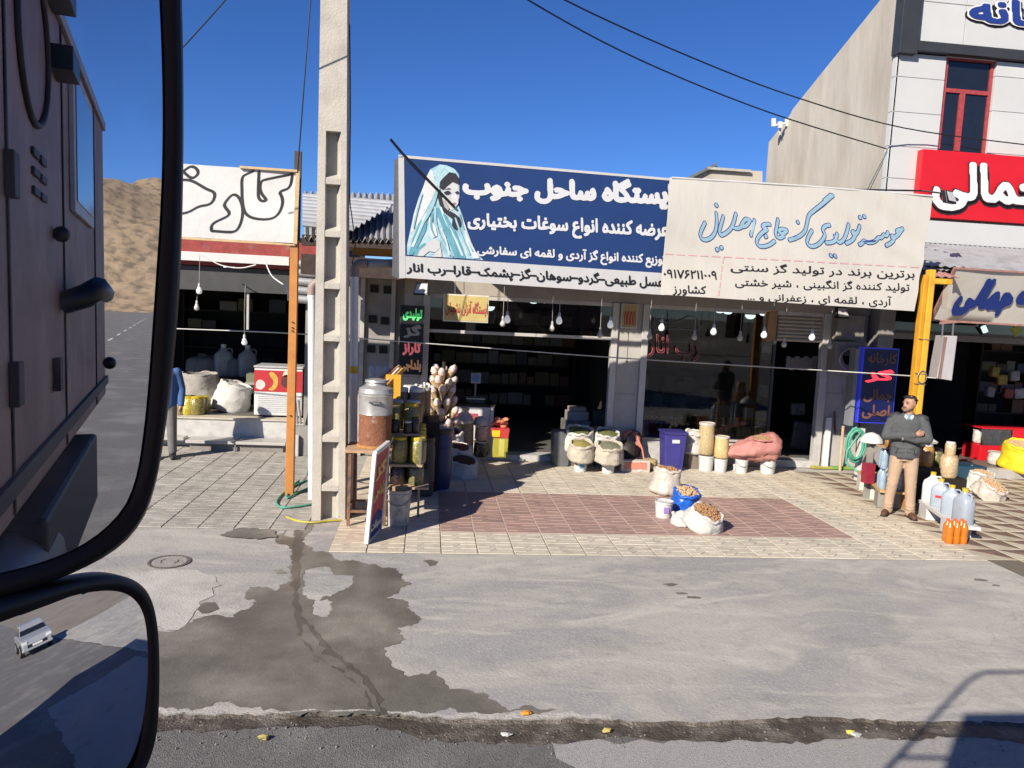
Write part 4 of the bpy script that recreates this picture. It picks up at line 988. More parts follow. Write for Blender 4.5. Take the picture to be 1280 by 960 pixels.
# edge-on light box below the leaning sign
eb = thing('hanging_lightbox', 'narrow pale light box hanging edge on beside the yellow post', 'light box', (0,0,0))
MB().prism([at(1181,420,10.35),at(1197,420,10.35),at(1190,476,10.35),at(1171,473,10.35)], (.1,.35,0)).build('housing', M('pale_lightbox',(.42,.40,.40),.4,.1,5), eb, bevel=.01)
MB().prism([p+Vector((0,-.004,0)) for p in pq((1180,421),(1184,421),(1176,474),(1172,473), Y=10.35)], (0,.003,0)).build('edge_strip', M('brown_edge',(.22,.14,.12),.6), eb)
for x in (1179,1192): MB().tube([at(x,402,10.5), at(x-1.5,421,10.45)], .012, 5).build('bracket', m_steel, eb)
MB().bar(at(1175,404,10.5), at(1199,402,10.5), .03).build('bracket', M('rusty_pink_edge',(.30,.16,.13)), eb)
# ================================================================ POLE, POSTS, PIPES, WIRES, BULBS
m_pole = M('pole_concrete', (.44,.41,.35), .85, .12, 4, .3, 40, col2=(.37,.34,.29), cscale=3, camt=.4)
# utility pole: two flanges, recessed web, cross bars with sloped shoulders
pl = thing('utility_pole', 'tall concrete utility pole with rows of recessed panels', 'utility pole', (0,0,0))
PYF, PYB = 9.28, 9.62
def xl(z): return -1.315+(-1.352+1.315)*z/6.1
def xr(z): return -.915+(-1.055+.915)*z/6.1
def seg(k, za, zb, fa, fb, y0, y1):      # fa/fb: fractions across the width
    A = (xl(za)+(xr(za)-xl(za))*fa, xl(za)+(xr(za)-xl(za))*fb); B = (xl(zb)+(xr(zb)-xl(zb))*fa, xl(zb)+(xr(zb)-xl(zb))*fb)
    k.frustum((A[0],A[1],y0,y1),(B[0],B[1],y0,y1),za,zb)
ZT = at(418,164,PYF).z; ZH = 10.5
k = MB(); k.frustum((xl(-.15),xr(-.15),PYF,PYB),(xl(-.1499),xr(-.1499),PYF,PYB),-.15,-.1499)
seg(k, -.15, ZT, 0, .27, PYF, PYB); seg(k, -.15, ZT, .80, 1, PYF, PYB); seg(k, -.15, ZT, .27, .80, PYF+.13, PYB-.10)
seg(k, ZT, ZH, 0, 1, PYF, PYB)
k.build('shaft', m_pole, pl, bevel=.012)
tops = [164,230.5,296.5,361.5,427,490.5,553,614.5]
for i,y in enumerate(tops):
    zt_ = at(418,y,PYF).z; zb_ = at(418,y-8,PYF).z
    if i == 0: zb_ = zt_+.02
    k = MB(); w = xr(zt_)-xl(zt_); X0_, X1_ = xl(zt_)+w*.272, xl(zt_)+w*.798
    if i: k.add([(X0_,PYF+.006,zt_),(X1_,PYF+.006,zt_),(X1_,PYF+.006,zb_),(X0_,PYF+.006,zb_),(X0_,PYF+.13,zt_),(X1_,PYF+.13,zt_),(X1_,PYF+.13,zb_+.06),(X0_,PYF+.13,zb_+.06)],
          [(0,1,2,3),(0,4,5,1),(3,2,6,7),(0,3,7,4),(1,5,6,2)])
    if i: k.build('cross_bar', m_pole, pl, bevel=.006)
    # sloped right cheek inside every panel
for i,y in enumerate(tops):
    zt_ = at(418,y,PYF).z; zb_ = at(418,tops[i+1]-8,PYF).z if i+1 < len(tops) else 0
    if zt_-zb_ < .1: continue
    w = xr(zt_)-xl(zt_); X1_ = xl(zt_)+w*.80; w2 = xr(zb_)-xl(zb_); X1b = xl(zb_)+w2*.80
    k = MB(); k.add([(X1b+.002,PYF+.01,zb_),(X1b-.05,PYF+.131,zb_),(X1b+.002,PYF+.131,zb_),(X1_+.002,PYF+.01,zt_),(X1_-.05,PYF+.131,zt_),(X1_+.002,PYF+.131,zt_)],[(0,1,2),(5,4,3),(0,3,4,1),(1,4,5,2),(2,5,3,0)])
    k.build('panel_cheek', m_pole, pl)
m_pvc = M('white_pvc', (.70,.69,.66), .4, .06, 3); m_elb = M('brown_elbow', (.28,.21,.17), .5, .15, 8); m_gpipe = M('grey_pipe', (.26,.26,.27), .5, .2, 5)
def downpipe(label, top, bot, Y, side, ex, tagpx=None, ry=None):
    t, b = at(*top, Y), at(*bot, Y); p = thing('drain_pipe', label, 'pipe', (t.x, Y, b.z), group='white drain pipes')
    h = t.z-b.z
    MB().tube([(b.x-t.x,0,0),(0,0,h)], .052, 14).build('pipe', m_pvc, p, smooth=50)
    arc = [(.0,0,h-.03),(0,0,h+.05)]+[(side*(.09-.09*math.cos(a)),0,h+.05+.09*math.sin(a)) for a in [R(18*i) for i in range(1,6)]]+[(side*.16,0,h+.14)]
    MB().tube(arc, .060, 12).build('elbow', m_elb, p, smooth=60)
    MB().tube([(side*.15,0,h+.14),(side*ex,.15,h+.17)], .055, 12).build('horizontal_pipe', m_gpipe, p, smooth=50)
    MB().lathe([(.056,h-.07),(.058,h-.06),(.058,h-.01),(.056,h)],14).build('collar', m_pvc, p, smooth=40)
    if tagpx:
        z = at(*tagpx, Y).z-b.z; MB().lathe([(.0535,z-.045),(.0535,z+.045)],14, closed_top=False, closed_bot=False, c=((b.x-t.x)*(1-z/h),0,0)).build('yellow_tag', M('yellow_tape',(.65,.45,.02),.5), p, smooth=50)
    return p
downpipe('white drain pipe with brown elbow and yellow tag right of the pole', (443,343), (441,640), 9.85, 1, .48, (442,462))
downpipe('shorter white drain pipe with brown elbow left of the pole', (390,366), (390,626), 10.25, 1, .30)
# orange and yellow posts
m_orange = M('orange_paint', (.46,.19,.045), .55, .2, 5, col2=(.38,.2,.09), cscale=6, camt=.35); m_yel = M('yellow_paint', (.62,.36,.035), .5, .12, 4, col2=(.55,.25,.02), cscale=5, camt=.35)
op = thing('orange_post', 'slim orange painted steel post carrying the white banner', 'post', gp(362,618))
h = at(368,300,10.45).z
MB().frustum((-.055,.055,-.05,.05),(-.05,.05,-.045,.045),-.01,h).build('shaft', m_orange, op, bevel=.006)
MB().box(-.035,.05,.04,.11,h,h+1.15).build('upper_post', M('dark_steel_post',(.06,.05,.045),.7), op)
for y in (403,410,414,520): 
    z = at(364,y,10.42).z; MB().lathe([(.012,0),(.012,.012)],6,c=(.0,-.062,z)).build('bolt', m_blackm, op)
yp = thing('yellow_post', 'yellow painted steel column behind the standing man', 'post', (7.13,10.5,0))
MB().box(-.075,-.006,-.05,.06,-.01,3.42).build('channel', M('orange_yellow_paint',(.56,.27,.02),.5,.15,4), yp, bevel=.012)
MB().box(-.004,.085,-.07,.06,-.01,3.50).build('channel', m_yel, yp, bevel=.012)
MB().box(.087,.36,-.06,.05,3.30,3.38).build('bracket', m_yel, yp, bevel=.008); MB().box(.30,.36,-.07,.05,2.95,3.298).build('bracket', m_fascia, yp)
for z in (2.5,2.0,1.85): MB().tube([(-.08,-.06,z),(.09,-.08,z-.01)], .006, 5).build('tie_wire', m_steel, yp)
MB().tube([(.02+.07*math.cos(a),-.085,1.95+.09*math.sin(a)) for a in [R(20*i) for i in range(18)]], .006, 5, closed=True).build('wire_loop', m_steel, yp)

# wires
def wire(label, pts, r=.011, mat=None, cat='wire', name='overhead_wire'):
    P = []; n = len(pts)
    for i in range(n-1):
        for j in range(6):
            t = j/6; q = [pts[max(i-1,0)], pts[i], pts[i+1], pts[min(i+2,n-1)]]
            P.append(sum((Vector(v)*c for v,c in zip(q, (-.5*t+t*t-.5*t**3, 1-2.5*t*t+1.5*t**3, .5*t+2*t*t-1.5*t**3, -.5*t*t+.5*t**3))), Vector()))
    P.append(Vector(pts[-1]))
    o = MB().tube(P, r, 5).build(name, mat or m_blackm, None, smooth=80); return tag(o, label, cat)
wire('lower overhead wire sagging from the sky to the plaster wall corner', [at(560,-70,9.4),at(660,0,9.8),at(800,75,10.8),at(960,140,12),at(1108,186,13.2)])
wire('upper overhead wire crossing the white panel facade', [at(590,-70,9.4),at(706,0,9.8),at(860,70,10.8),at(990,120,12),at(1130,160,12.95),at(1290,182,12.95)])
wire('thin dark wire rising behind the mirror in the upper left sky', [at(180,110,9),at(228,60,8.8),at(282,0,8.6),at(340,-70,8.4)], .008)
wire('vertical dark wire dropping to the white banner corner', [at(392,-60,10.2),at(388,0,10.2),at(379,120,10.2),at(372,215,10.3)], .009)
wire('loose wire hanging along the right side of the pole', [at(437,30,9.5),at(438,140,9.5),at(437,240,9.5),at(440,272,9.5),at(444,305,9.6),at(440,330,9.8)], .007)
wire('pale steel line strung across all the shop fronts', [at(150,408,12.6),at(225,411,12.5),at(370,417,12.4),at(530,429,12.2),at(770,447,12.0),at(1030,463,11.6),at(1140,470,10.6),at(1172,473,10.4)], .010, M('galvanised_wire',(.5,.49,.46),.5,metal=.3))
# bulbs
m_bulb = M('bulb_white_glow', (.80,.80,.77), .4, .03, 10, emit=.22); m_bulbd = M('bulb_shade_grey', (.5,.49,.46), .4, .05, 10)  # slight glow stands in for sunlight, grey tint for shade
def bulb(px, py, Y, label, mat, drop=.45, sc=1.0, group='bulbs hanging along the shop fronts'):
    c = at(px, py, Y); b = thing('light_bulb', label, 'light bulb', c, group=group); s = sc
    MB().lathe([(.004,-.058*s),(.028*s,-.052*s),(.043*s,-.03*s),(.046*s,-.008*s),(.040*s,.014*s),(.028*s,.035*s),(.022*s,.055*s)],12).build('globe', mat, b, smooth=60)
    MB().lathe([(.021*s,.055*s),(.021*s,.095*s),(.012*s,.115*s)],10).build('socket', M('bulb_socket',(.45,.45,.43),.5), b, smooth=40)
    MB().tube([(0,0,.11*s),(rnd.uniform(-.01,.01),0,drop*.6),(0,.01,drop)], .005, 5).build('cord', M('bulb_cord',(.3,.29,.27),.6), b)
    return b
for i,(x,y,w) in enumerate([(634,399,'before the glazed doorway, first from the yellow sign'),(699,400.5,'before the glazed doorway, second from the yellow sign'),(763,405.5,'by the right frame of the glazed doorway'),(827,409,'over the pink neon words'),(892,414,'before the middle of the right window'),(955,418,'beside the edge on wooden sign'),(1015,421,'before the roller shutter')]):
    bulb(x, y, 10.95, 'bright white bulb hanging '+w, m_bulb, .62)
for i,(x,y,w) in enumerate([(628.5,404,'behind the bright one near the yellow sign'),(690,410,'high in the middle of the doorway'),(750,418,'under the doorway transom near the pillar'),(812,420,'at the left edge of the neon window'),(868,421,'above the right end of the neon words'),(925,422,'in the middle of the dark window'),(980,430,'below the roller shutter'),(1037,432,'beside the cooler box')]):
    bulb(x, y, 12.55, 'bulb greyed for shade hanging '+w, m_bulbd, .7)
bulb(305.5,427,12.7,'bright bulb on a long cord in the dark left shop', m_bulb, .9); bulb(249,363,12.7,'bright bulb high in the left shop under the white beam', m_bulb, .55); bulb(246,384,13.6,'bulb greyed for shade below the bright one in the left shop', m_bulbd, .6)
# lit ceiling lamps inside
m_lamp = M('lamp_glow', (.75,.85,.9), .5, .0, 1, emit=2.2)
def clamp(px, py, Y, label):
    c = at(px,py,Y); l = thing('ceiling_lamp', label, 'ceiling lamp', c, group='lit ceiling lamps inside the shops')
    MB().lathe([(.02,-.085),(.06,-.075),(.095,-.04),(.10,0)],12).build('globe', m_lamp, l, smooth=60); MB().lathe([(.105,0.001),(.105,.03),(.03,.05),(.01,.4)],12).build('cap', m_ceil, l, smooth=40)
for x,y,w in ((612,383,'by the yellow light box'),(667,374,'at the top of the doorway, left of a pair'),(681,373.5,'at the top of the doorway, right of a pair'),(900,386,'leftmost in the right window'),(910,387.5,'second in the right window'),(926,384.5,'highest in the right window'),(938,393.5,'lowest in the right window'),(955,389.5,'nearest the edge on sign')): clamp(x,y,14.8,'lit white ceiling lamp '+w)
for x,y,w in ((286.5,332.5,'high under the left shop beam'),(294,355.5,'low in the left shop')): clamp(x,y,14.3,'lit white ceiling lamp '+w)
# cables on the left shop
wire('white cable sagging under the white beam of the left shop', [at(252,318,12.9),at(275,331,12.9),at(300,335,12.9),at(320,331,12.9)], .011, m_pvc, 'cable', 'cable')
wire('white cable with a plug drooping beside the orange post', [at(332,328,12.5),at(340,345,12.4),at(357,358,12.2),at(360,365,12.2),at(360,376,12.2)], .011, m_pvc, 'cable', 'cable')
# floodlights
def flood(label, px, py, Y, arm, rz=0):
    c = at(px,py,Y); f = thing('floodlight', label, 'floodlight', c, rz, group='floodlights')
    k = MB(); k.frustum((-.13,.13,-.04,.04),(-.10,.10,.03,.08),-.1,.1).build('housing', m_blackm, f, bevel=.01)
    k = MB(); k.add([(-.105,-.047,-.07),(.105,-.047,-.07),(.085,.017,.078),(-.085,.017,.078)],[(0,1,2,3)]).build('lens', M('flood_lens',(.55,.55,.53),.2), f)
    MB().tube([Vector(p) for p in arm], .014, 5).build('arm', m_blackm, f)
    return f
flood('black floodlight on an arm before the red sign', 1188,246,11.2,[(0,.05,.05),(-.1,.4,.12),(.35,1.9,.35)], R(25))
flood('black floodlight below the blue banner corner', 527,361,12.2,[(0,.05,.05),(0,.5,.3)], R(-20))
flood('black floodlight under the cream banner near the cooler', 1053,391,12.6,[(0,.05,.05),(0,.4,.3)], R(10))
# ================================================================ GOODS
def jitf(seed, a=.06, k=3):
    rg = random.Random(seed); A = [(rg.uniform(.3,1)*a, rg.randint(2,7), rg.uniform(0,6.3), rg.uniform(0,5)) for _ in range(k)]
    return lambda th, t: sum(x*math.sin(n*th+p+q*t*2) for x,n,p,q in A)
m_sackw = M('woven_white_sack', (.50,.485,.45), .8, .1, 12, .5, 22); m_sackt = M('woven_tan_sack', (.43,.385,.31), .85, .12, 12, .5, 22)
m_sackp = M('pink_woven_sack', (.40,.175,.15), .6, .15, 10, .5, 16); m_sackb = M('blue_plastic_bag', (.015,.10,.46), .35, .15, 9, .5, 14); m_sackc = M('clear_bag_film', (.50,.44,.38), .3, .2, 16, .6, 20, spec=.6)
m_sacky = M('yellow_sack', (.70,.52,.02), .6, .12, 10, .4, 20); m_sackg = M('grey_sack', (.30,.28,.25), .8, .15, 10, .5, 20)
m_walnut = M('walnut_shell', (.40,.22,.105), .75, .35, 45, .8, 120); m_walnut2 = M('pale_nut', (.52,.35,.2), .75, .3, 45, .6, 120); m_herb = M('dried_green_herb', (.14,.15,.05), .95, .5, 60, 1.0, 120); m_herb2 = M('dried_grey_herb', (.20,.20,.13), .95, .5, 60, 1.0, 120); m_herb3 = M('dried_yellow_herb', (.30,.26,.08), .95, .5, 60, 1.0, 120); m_bean = M('brown_beans', (.13,.06,.03), .7, .5, 60, .8, 150)
def sack(label, loc, r, h, mat, cmat, tilt=(0,0), seed=1, nut=0, belly=1.1, sx=1, rim=.03, name='sack', cat='sack', group='open sacks of goods', fill=.92, rz=0):
    s = thing(name, label, cat, loc, 0, group); s.rotation_euler = (R(tilt[0]), R(tilt[1]), rz)
    J = jitf(seed, .03); rg = random.Random(seed); n = 44
    zs = [0,.006,.04,.1,.18,.28,.38,.48,.58,.68,.78,.87,.94,1.0]
    def rad(t):
        base = .80+.36*min(1,t/.10)**.6 if t < .1 else 1.16-.24*((t-.1)/.9)**1.1
        return r*base*(1+(belly-1.1)*math.sin(math.pi*t))
    prof = [(rad(t), h*t) for t in zs]+[(r*.90,h*1.0+.004),(r*.86,h*.95),(r*.86,h*.82)]
    body = MB().lathe(prof, n, jit=lambda th,t: J(th,t)+.02*math.sin(9*th+seed)*max(0,t-.4)+(.05*math.sin(2*th+seed)*(1-t)), sx=sx, closed_top=False).build('bag', mat, s, smooth=80)
    crumple(body, r*.16, 2.1/r, seed, .45); crumple(body, r*.05, 6/r, seed+3, .7)
    P = [(r*.93*(1+J(a,1))*math.cos(a)*sx, r*.93*(1+J(a,1))*math.sin(a), h+.016*math.sin(a*3+seed)+.010*math.sin(a*8+2*seed)) for a in [2*math.pi*i/40 for i in range(40)]]
    crumple(MB().tube(P, [rim*.72*rg.uniform(.6,1.2) for _ in P], 8, closed=True).build('rolled_rim', mat, s, smooth=80), rim*.5, 18, seed, .5)
    k = MB(); k.lathe([(r*.90,h*fill),(r*.6,h*fill+.035),(r*.25,h*fill+.055),(.005,h*fill+.06)],18,jit=jitf(seed+5,.05), sx=sx, closed_top=False, closed_bot=False)
    crumple(k.build('filling', cmat, s, smooth=60), .012, 14, seed)
    if nut:
        k = MB(); n = int(1.15*(r/nut)**2)
        for i in range(n):
            a = i*2.399; q = math.sqrt((i+.5)/n)*r*.86; z = h*fill+.055*(1-(q/r)**2)+.003
            k.sph((q*math.cos(a)*sx+rg.uniform(-1,1)*nut*.3, q*math.sin(a)+rg.uniform(-1,1)*nut*.3, z+rg.uniform(-.2,.9)*nut), nut*rg.uniform(.8,1.1), 6, 4, .1, rg)
        tag(k.build('nuts', cmat, s, smooth=70), kind='stuff')
    return s
m_bucket = M('white_bucket', (.56,.56,.54), .4, .06, 8)
def bucket(label, loc, r, h, mat=None, group='white plastic buckets', handle=True, mark=None, rz=0):
    b = thing('bucket', label, 'bucket', loc, rz, group); mat = mat or m_bucket
    MB().lathe([(r*.84,0),(r*.86,.01),(r*.97,h*.86),(r*1.03,h*.87),(r*1.03,h*.90),(r*.98,h*.91),(r*1.0,h*.985),(r*1.04,h),(r*.97,h),(r*.95,h*.9)],22, closed_top=True).build('tub', mat, b, smooth=40)
    if handle: MB().tube([(r*1.02*math.cos(a),-r*.35*math.sin(a)-r*.75*math.sin(a),h*.86-r*.75*math.sin(a)) for a in [R(180*i/10) for i in range(11)]], .005, 5).build('handle', m_steel, b)
    if mark: MB().box(-.035,.035,-r*.97,-r*.93,h*.35,h*.7).build('printed_mark', mark, b)
    return b
g_jar = glass_mat('jar_glass', (.9,.92,.9), 1.0, .02)
def jar(label, loc, r, h, fill, lid, group='jars of preserves', name='jar', shoulder=.8, cat='jar'):
    j = thing(name, label, cat, loc, rnd.uniform(0,6), group)
    MB().lathe([(r*.9,0),(r,.02),(r,h*shoulder),(r*.86,h*(shoulder+.08)),(r*.8,h*.9)],18).build('contents', fill, j, smooth=45)
    MB().lathe([(r*.84,h*.88),(r*.86,h*.9),(r*.86,h*.985),(r*.78,h)],18).build('lid', lid, j, smooth=40)
    return j
def fillm(n, c, c2, sc=40): return M(n, c, .18, .35, sc, .4, 60, spec=.7, col2=c2, cscale=sc*.7, camt=.45)
f_pick = fillm('pickle_fill', (.17,.15,.035), (.30,.25,.07)); f_dark = fillm('dark_fill', (.018,.012,.012), (.05,.025,.02)); f_nut = fillm('nut_fill', (.17,.10,.05), (.30,.2,.11), 60); f_amber = fillm('amber_fill', (.35,.17,.04), (.45,.27,.09)); f_pale = fillm('pale_fill', (.45,.32,.18), (.6,.48,.3), 50); f_yel = fillm('yellow_fill', (.45,.36,.03), (.6,.5,.12)); f_olive = fillm('olive_fill', (.14,.13,.05), (.22,.2,.1))
m_lidy = M('yellow_lid', (.52,.40,.03), .4, .1, 8); m_lidw = M('white_lid', (.65,.64,.6), .4, .08, 8); m_lidb = M('black_lid', (.02,.02,.02), .4, .1, 8); m_lido = M('orange_cap', (.75,.13,.03), .4, .08, 8)

# --- walnut sacks in the middle of the forecourt
sack('clear film sack of walnuts standing behind the blue bag', gp(830,617,.0), .205, .36, m_sackc, m_walnut, (-4,6), 3, .026, 1.05)
sack('bright blue plastic bag full of pale walnuts', gp(851,640,.0)+Vector((.03,0.02,.02)), .185, .27, m_sackb, m_walnut2, (12,6), 5, .024, 1.0)
sack('small white sack of walnuts slumped towards the road', gp(874,662,.0)+Vector((0.03,.03,.03)), .20, .22, m_sackw, m_walnut, (20,12), 8, .024, 1.2)
bucket('white tub lying beside the blue bag of walnuts', gp(829,646,.0), .12, .22, handle=False, mark=M('violet_mark',(.3,.2,.5),.5))
k = sack('small tied white bag wedged between the walnut sacks', gp(851,656,.0), .11, .13, m_sackw, m_sackw, (0,0), 31, 0, 1.2, group=None, fill=.95)
# --- herb sacks by the door
for (x,yb,Y,zb,r,h,mat,cm,lab,sd) in ((726,0,12.45,.22,.20,.27,m_sackt,m_herb3,'tan sack of yellowish herbs on a marked bucket',11),(761,0,12.40,.22,.22,.26,m_sackt,m_herb2,'tan sack of grey herbs on the bucket by the stone block',12),
        (722,0,12.95,.30,.23,.34,m_sackw,m_herb,'white sack of dark green herbs at the doorway edge',13),(757,0,12.92,.30,.21,.31,m_sackw,m_herb,'white sack of green herbs in front of the coral crate',14)):
    c = at(x,560,Y); sack(lab, (c.x,Y,zb), r, h, mat, cm, (16,0), sd, 0, 1.12)
c = at(726,560,12.45); bucket('white bucket with blue mark under the yellowish herbs', (c.x+.01,12.45,0), .115, .215, mark=M('blue_mark',(.05,.3,.6),.5))
c = at(761,560,12.40); bucket('white bucket under the grey herb sack', (c.x+.01,12.4,0), .115, .215, handle=False)
for i,(x,Y,w) in enumerate(((711,12.95,'left'),(745,13.0,'right'))):
    c = at(x,580,Y); o = MB().box(-.02,.42,-.08,.18,0,.29).build('crate_stand', m_steel, None, loc=(c.x,Y,0)); tag(o, 'grey box holding up the %s rear herb sack' % ('left' if i == 0 else 'right'), 'box')
c = at(702,545,12.9); o = MB().frustum((-.13,.13,-.15,.2),(-.15,.15,-.15,.2),0,.60).build('grey_bin', M('grey_bin_plastic',(.12,.125,.13),.5), None, loc=(c.x,12.95,0), bevel=.015); tag(o,'grey plastic bin at the right edge of the doorway','bin')
cr = thing('crate', 'coral red plastic crate behind the green herb sacks', 'crate', (at(750,535,13.12).x,13.12,.28))
m_coral = M('coral_plastic', (.55,.17,.11), .5, .15, 8)
MB().box(-.26,.26,-.12,.12,0,.30).build('body', m_coral, cr, bevel=.01); MB().box(-.28,.28,-.14,.14,.31,.36).build('rim', m_coral, cr, bevel=.008)
for s in (-1,1): MB().box(s*.15-.04,s*.15+.04,-.155,-.142,.2,.36).build('clip', m_coral, cr)
# hose coil on the pillar
def coil(name, label, c, rx, rz, n, r, mat, seed, cat='hose', tail=None, dy=.05):
    rg = random.Random(seed); P = []
    for t in range(n):
        ax, az = rx*rg.uniform(.82,1.08), rz*rg.uniform(.85,1.05); ox, oz = rg.uniform(-.03,.03), rg.uniform(-.02,.02)
        for i in range(14):
            a = math.pi/2+2*math.pi*i/14; P.append(Vector((ox+ax*math.cos(a), rg.uniform(-.006,.006)-t*dy/n, oz+az*math.sin(a))))
    if tail: P += [Vector(p) for p in tail]
    P2 = []
    for a,b in zip(P[:-1],P[1:]): P2 += [a, (a+b)/2]
    o = MB().tube(P2+[P[-1]], r, 6).build(name, mat, None, loc=c, smooth=80); return tag(o, label, cat)
m_hosep = M('salmon_hose', (.55,.21,.15), .45, .12, 10); m_hoseg = M('green_hose', (.08,.33,.22), .4, .12, 10)
coil('hose', 'salmon pink hose coiled against the stone pillar', at(786,556,13.15), .19, .27, 5, .018, m_hosep, 3, tail=[(.22,-.1,-.05),(.27,-.14,-.3)])
coil('hose', 'thin black cable looped over the pink hose', at(791,556,13.1), .15, .25, 2, .009, m_blackm, 5, 'cable')
o = MB().lathe([(.12,0),(.19,.12),(.2,.3),(.15,.42),(.05,.45)],16,jit=jitf(4,.08)).build('black_bag', M('dark_brown_bag',(.03,.022,.02),.6,.3,10), None, loc=(at(783,565,13.0).x,13.0,0), smooth=60); tag(o,'dark brown bag under the pink hose coil','bag')
st = thing('stone_block', 'salmon terrazzo block with pale border lying by the pillar', 'stone block', gp(795,591,0)+Vector((0,.1,0)))
MB().box(-.25,.25,-.06,.08,0,.2).build('block', M('cream_terrazzo',(.52,.45,.38),.6,.25,30), st, bevel=.006); MB().box(-.19,.19,-.065,-.061,.05,.17).build('inlay', M('salmon_terrazzo',(.52,.21,.15),.6,.15,30), st)
o = MB().lathe([(.09,0),(.07,.05),(.05,.1),(.045,.17)],14).build('funnel', m_white, None, loc=(at(800,572,12.55).x,12.55,.02), smooth=40); tag(o,'small white funnel beside the terrazzo block','funnel')
o = MB().lathe([(.1,0),(.13,.05),(.13,.15),(.11,.16)],14).build('straw_bowl', M('straw',(.4,.32,.15),.8,.3,30), None, loc=(at(813,572,12.75).x,12.75,.02), smooth=40); tag(o,'straw coloured bowl between the block and the blue bin','bowl')
# blue bin
c = gp(842,589,0); bb_ = thing('waste_bin', 'tall violet blue plastic bin with white label under the window', 'bin', (c.x,c.y+.16,0))
m_bin = M('violet_blue_plastic', (.045,.04,.20), .4, .12, 5)
MB().frustum((-.16,.16,-.15,.15),(-.195,.195,-.18,.18),0,.66).build('tub', m_bin, bb_, bevel=.02)
MB().frustum((-.205,.205,-.195,.195),(-.215,.215,-.205,.205),.635,.68).build('rim', m_bin, bb_, bevel=.008)
MB().box(-.065,.065,-.185,-.178,.49,.55).build('label', m_white, bb_)
MB().frustum((-.10,.10,-.165,-.155),(-.11,.11,-.180,-.17),.08,.42).build('front_panel', m_bin, bb_, bevel=.006)
for s in (-1,1): MB().box(s*.2-.015,s*.2+.015,-.1,.1,.56,.6).build('grip', m_bin, bb_)
# bags right of the bin
sack('white sack with rolled mouth beside the blue bin', (at(866,570,13.0).x,13.0,.28), .16, .36, m_sackw, m_sackw, (8,-5), 21, 0, 1.0)
o = MB().box(-.12,.12,-.1,.1,0,.27).build('carton', M('brown_grey_carton',(.18,.15,.12),.8), None, loc=(at(866,580,13.0).x,13.0,0), bevel=.01); tag(o,'grey brown carton under the rolled white sack','carton')
def tall_bag(label, px, Y, zb, r, h, fill, seed, top=True):
    c = at(px,560,Y); t = thing('clear_bag', label, 'bag', (c.x,Y,zb), group='tall clear bags of snacks')
    J = jitf(seed,.03); MB().lathe([(r*.8,0),(r,.03),(r*1.02,h*.4),(r*.98,h*.8),(r*.95,h)],20,jit=J).build('contents', fill, t, smooth=60)
    MB().lathe([(r*.98,h*.94),(r*1.06,h*1.0),(r*1.0,h*1.03),(r*.9,h*1.0)],20,jit=J,closed_top=False,closed_bot=False).build('folded_top', M('film_edge',(.5,.46,.4),.35), t, smooth=60)
    crumple(t.children[0], r*.05, 3/r, seed, .5)
    return t
f_straw = fillm('straw_fill', (.42,.32,.16), (.52,.42,.25), 70); f_chip = fillm('chip_fill', (.52,.37,.16), (.65,.5,.26), 45)
tall_bag('tallest clear bag of straw coloured snacks on a white bucket', 882, 12.85, .27, .135, .55, f_straw, 4); tall_bag('shorter clear bag of yellow crisps on a white bucket', 902, 12.75, .23, .125, .38, f_chip, 6)
bucket('white bucket under the tallest clear bag', (at(881,580,12.85).x,12.8,0), .135, .27, handle=False); bucket('white bucket under the shorter clear bag', (at(900,580,12.75).x,12.72,0), .115, .235, handle=False)
# pink sack on two buckets
c = gp(929,592,0); bucket('left white bucket under the big pink sack', (c.x,c.y+.1,0), .115, .24); c2 = gp(962,593,0); bucket('right white bucket under the big pink sack', (c2.x,c2.y+.1,0), .14, .27)
o = MB().lathe([(.04,0),(.045,.09),(.04,.11)],10).build('cup', m_white, None, loc=gp(919,588,0)+Vector((0,.05,0)), smooth=40); tag(o,'small white cup left of the pink sack buckets','cup')
ps_ = thing('pink_sack', 'big dusty pink woven sack of nuts slumped over two buckets', 'sack', ((c.x+c2.x)/2-.02, c.y+.14, .24))
k = MB(); J = jitf(17,.05,4); n = 48; rings = []
for i in range(29):
    t = i/28; x = -.52+t*.98; r = .03+.235*math.sin(min(1,t*1.18)*math.pi*.5)**.8 if t < .8 else .27*math.sqrt(max(0,1-((t-.8)/.2)**2))*.98+.01
    zc = .09+.13*t
    rings.append([(x+.015*math.sin(a*3+i), r*1.0*math.cos(a)*(1+J(a,t)), zc+r*.95*math.sin(a)*(1+J(a,t))*(.8 if math.sin(a)<0 else 1)) for a in [2*math.pi*j/n for j in range(n)]])
vs = [p for q in rings for p in q]; fs = [(i*n+j,i*n+(j+1)%n,(i+1)*n+(j+1)%n,(i+1)*n+j) for i in range(28) for j in range(n)]+[tuple(range(n)),tuple(28*n+j for j in range(n))]
pb_ = k.add(vs, fs).build('bag', m_sackp, ps_, smooth=80); crumple(pb_, .05, 5.5, 2, .6); crumple(pb_, .02, 15, 4, .7)
rg = random.Random(5); k = MB()
for i in range(110):
    a = i*2.4; q = math.sqrt((i+.5)/110)*.15; k.sph((.13+q*math.cos(a)*1.15,-.10+q*math.sin(a)*.8,.405-.35*(q*math.sin(a))**2-.25*max(0,-q*math.sin(a))-.12*abs(q*math.cos(a))+rg.uniform(0,.015)), .019*rg.uniform(.8,1.1), 6, 4, .1, rg)
tag(k.build('nuts', M('tan_nuts',(.36,.24,.11),.8,.35,60,.6,120), ps_, smooth=70), kind='stuff')
MB().tube([(.13+.19*math.cos(a),-.10+.13*math.sin(a),.40-.30*max(0,-.13*math.sin(a))-.13*abs(.19*math.cos(a))) for a in [2*math.pi*i/20 for i in range(20)]], .018, 6, closed=True).build('rolled_rim', m_sackp, ps_, smooth=80)

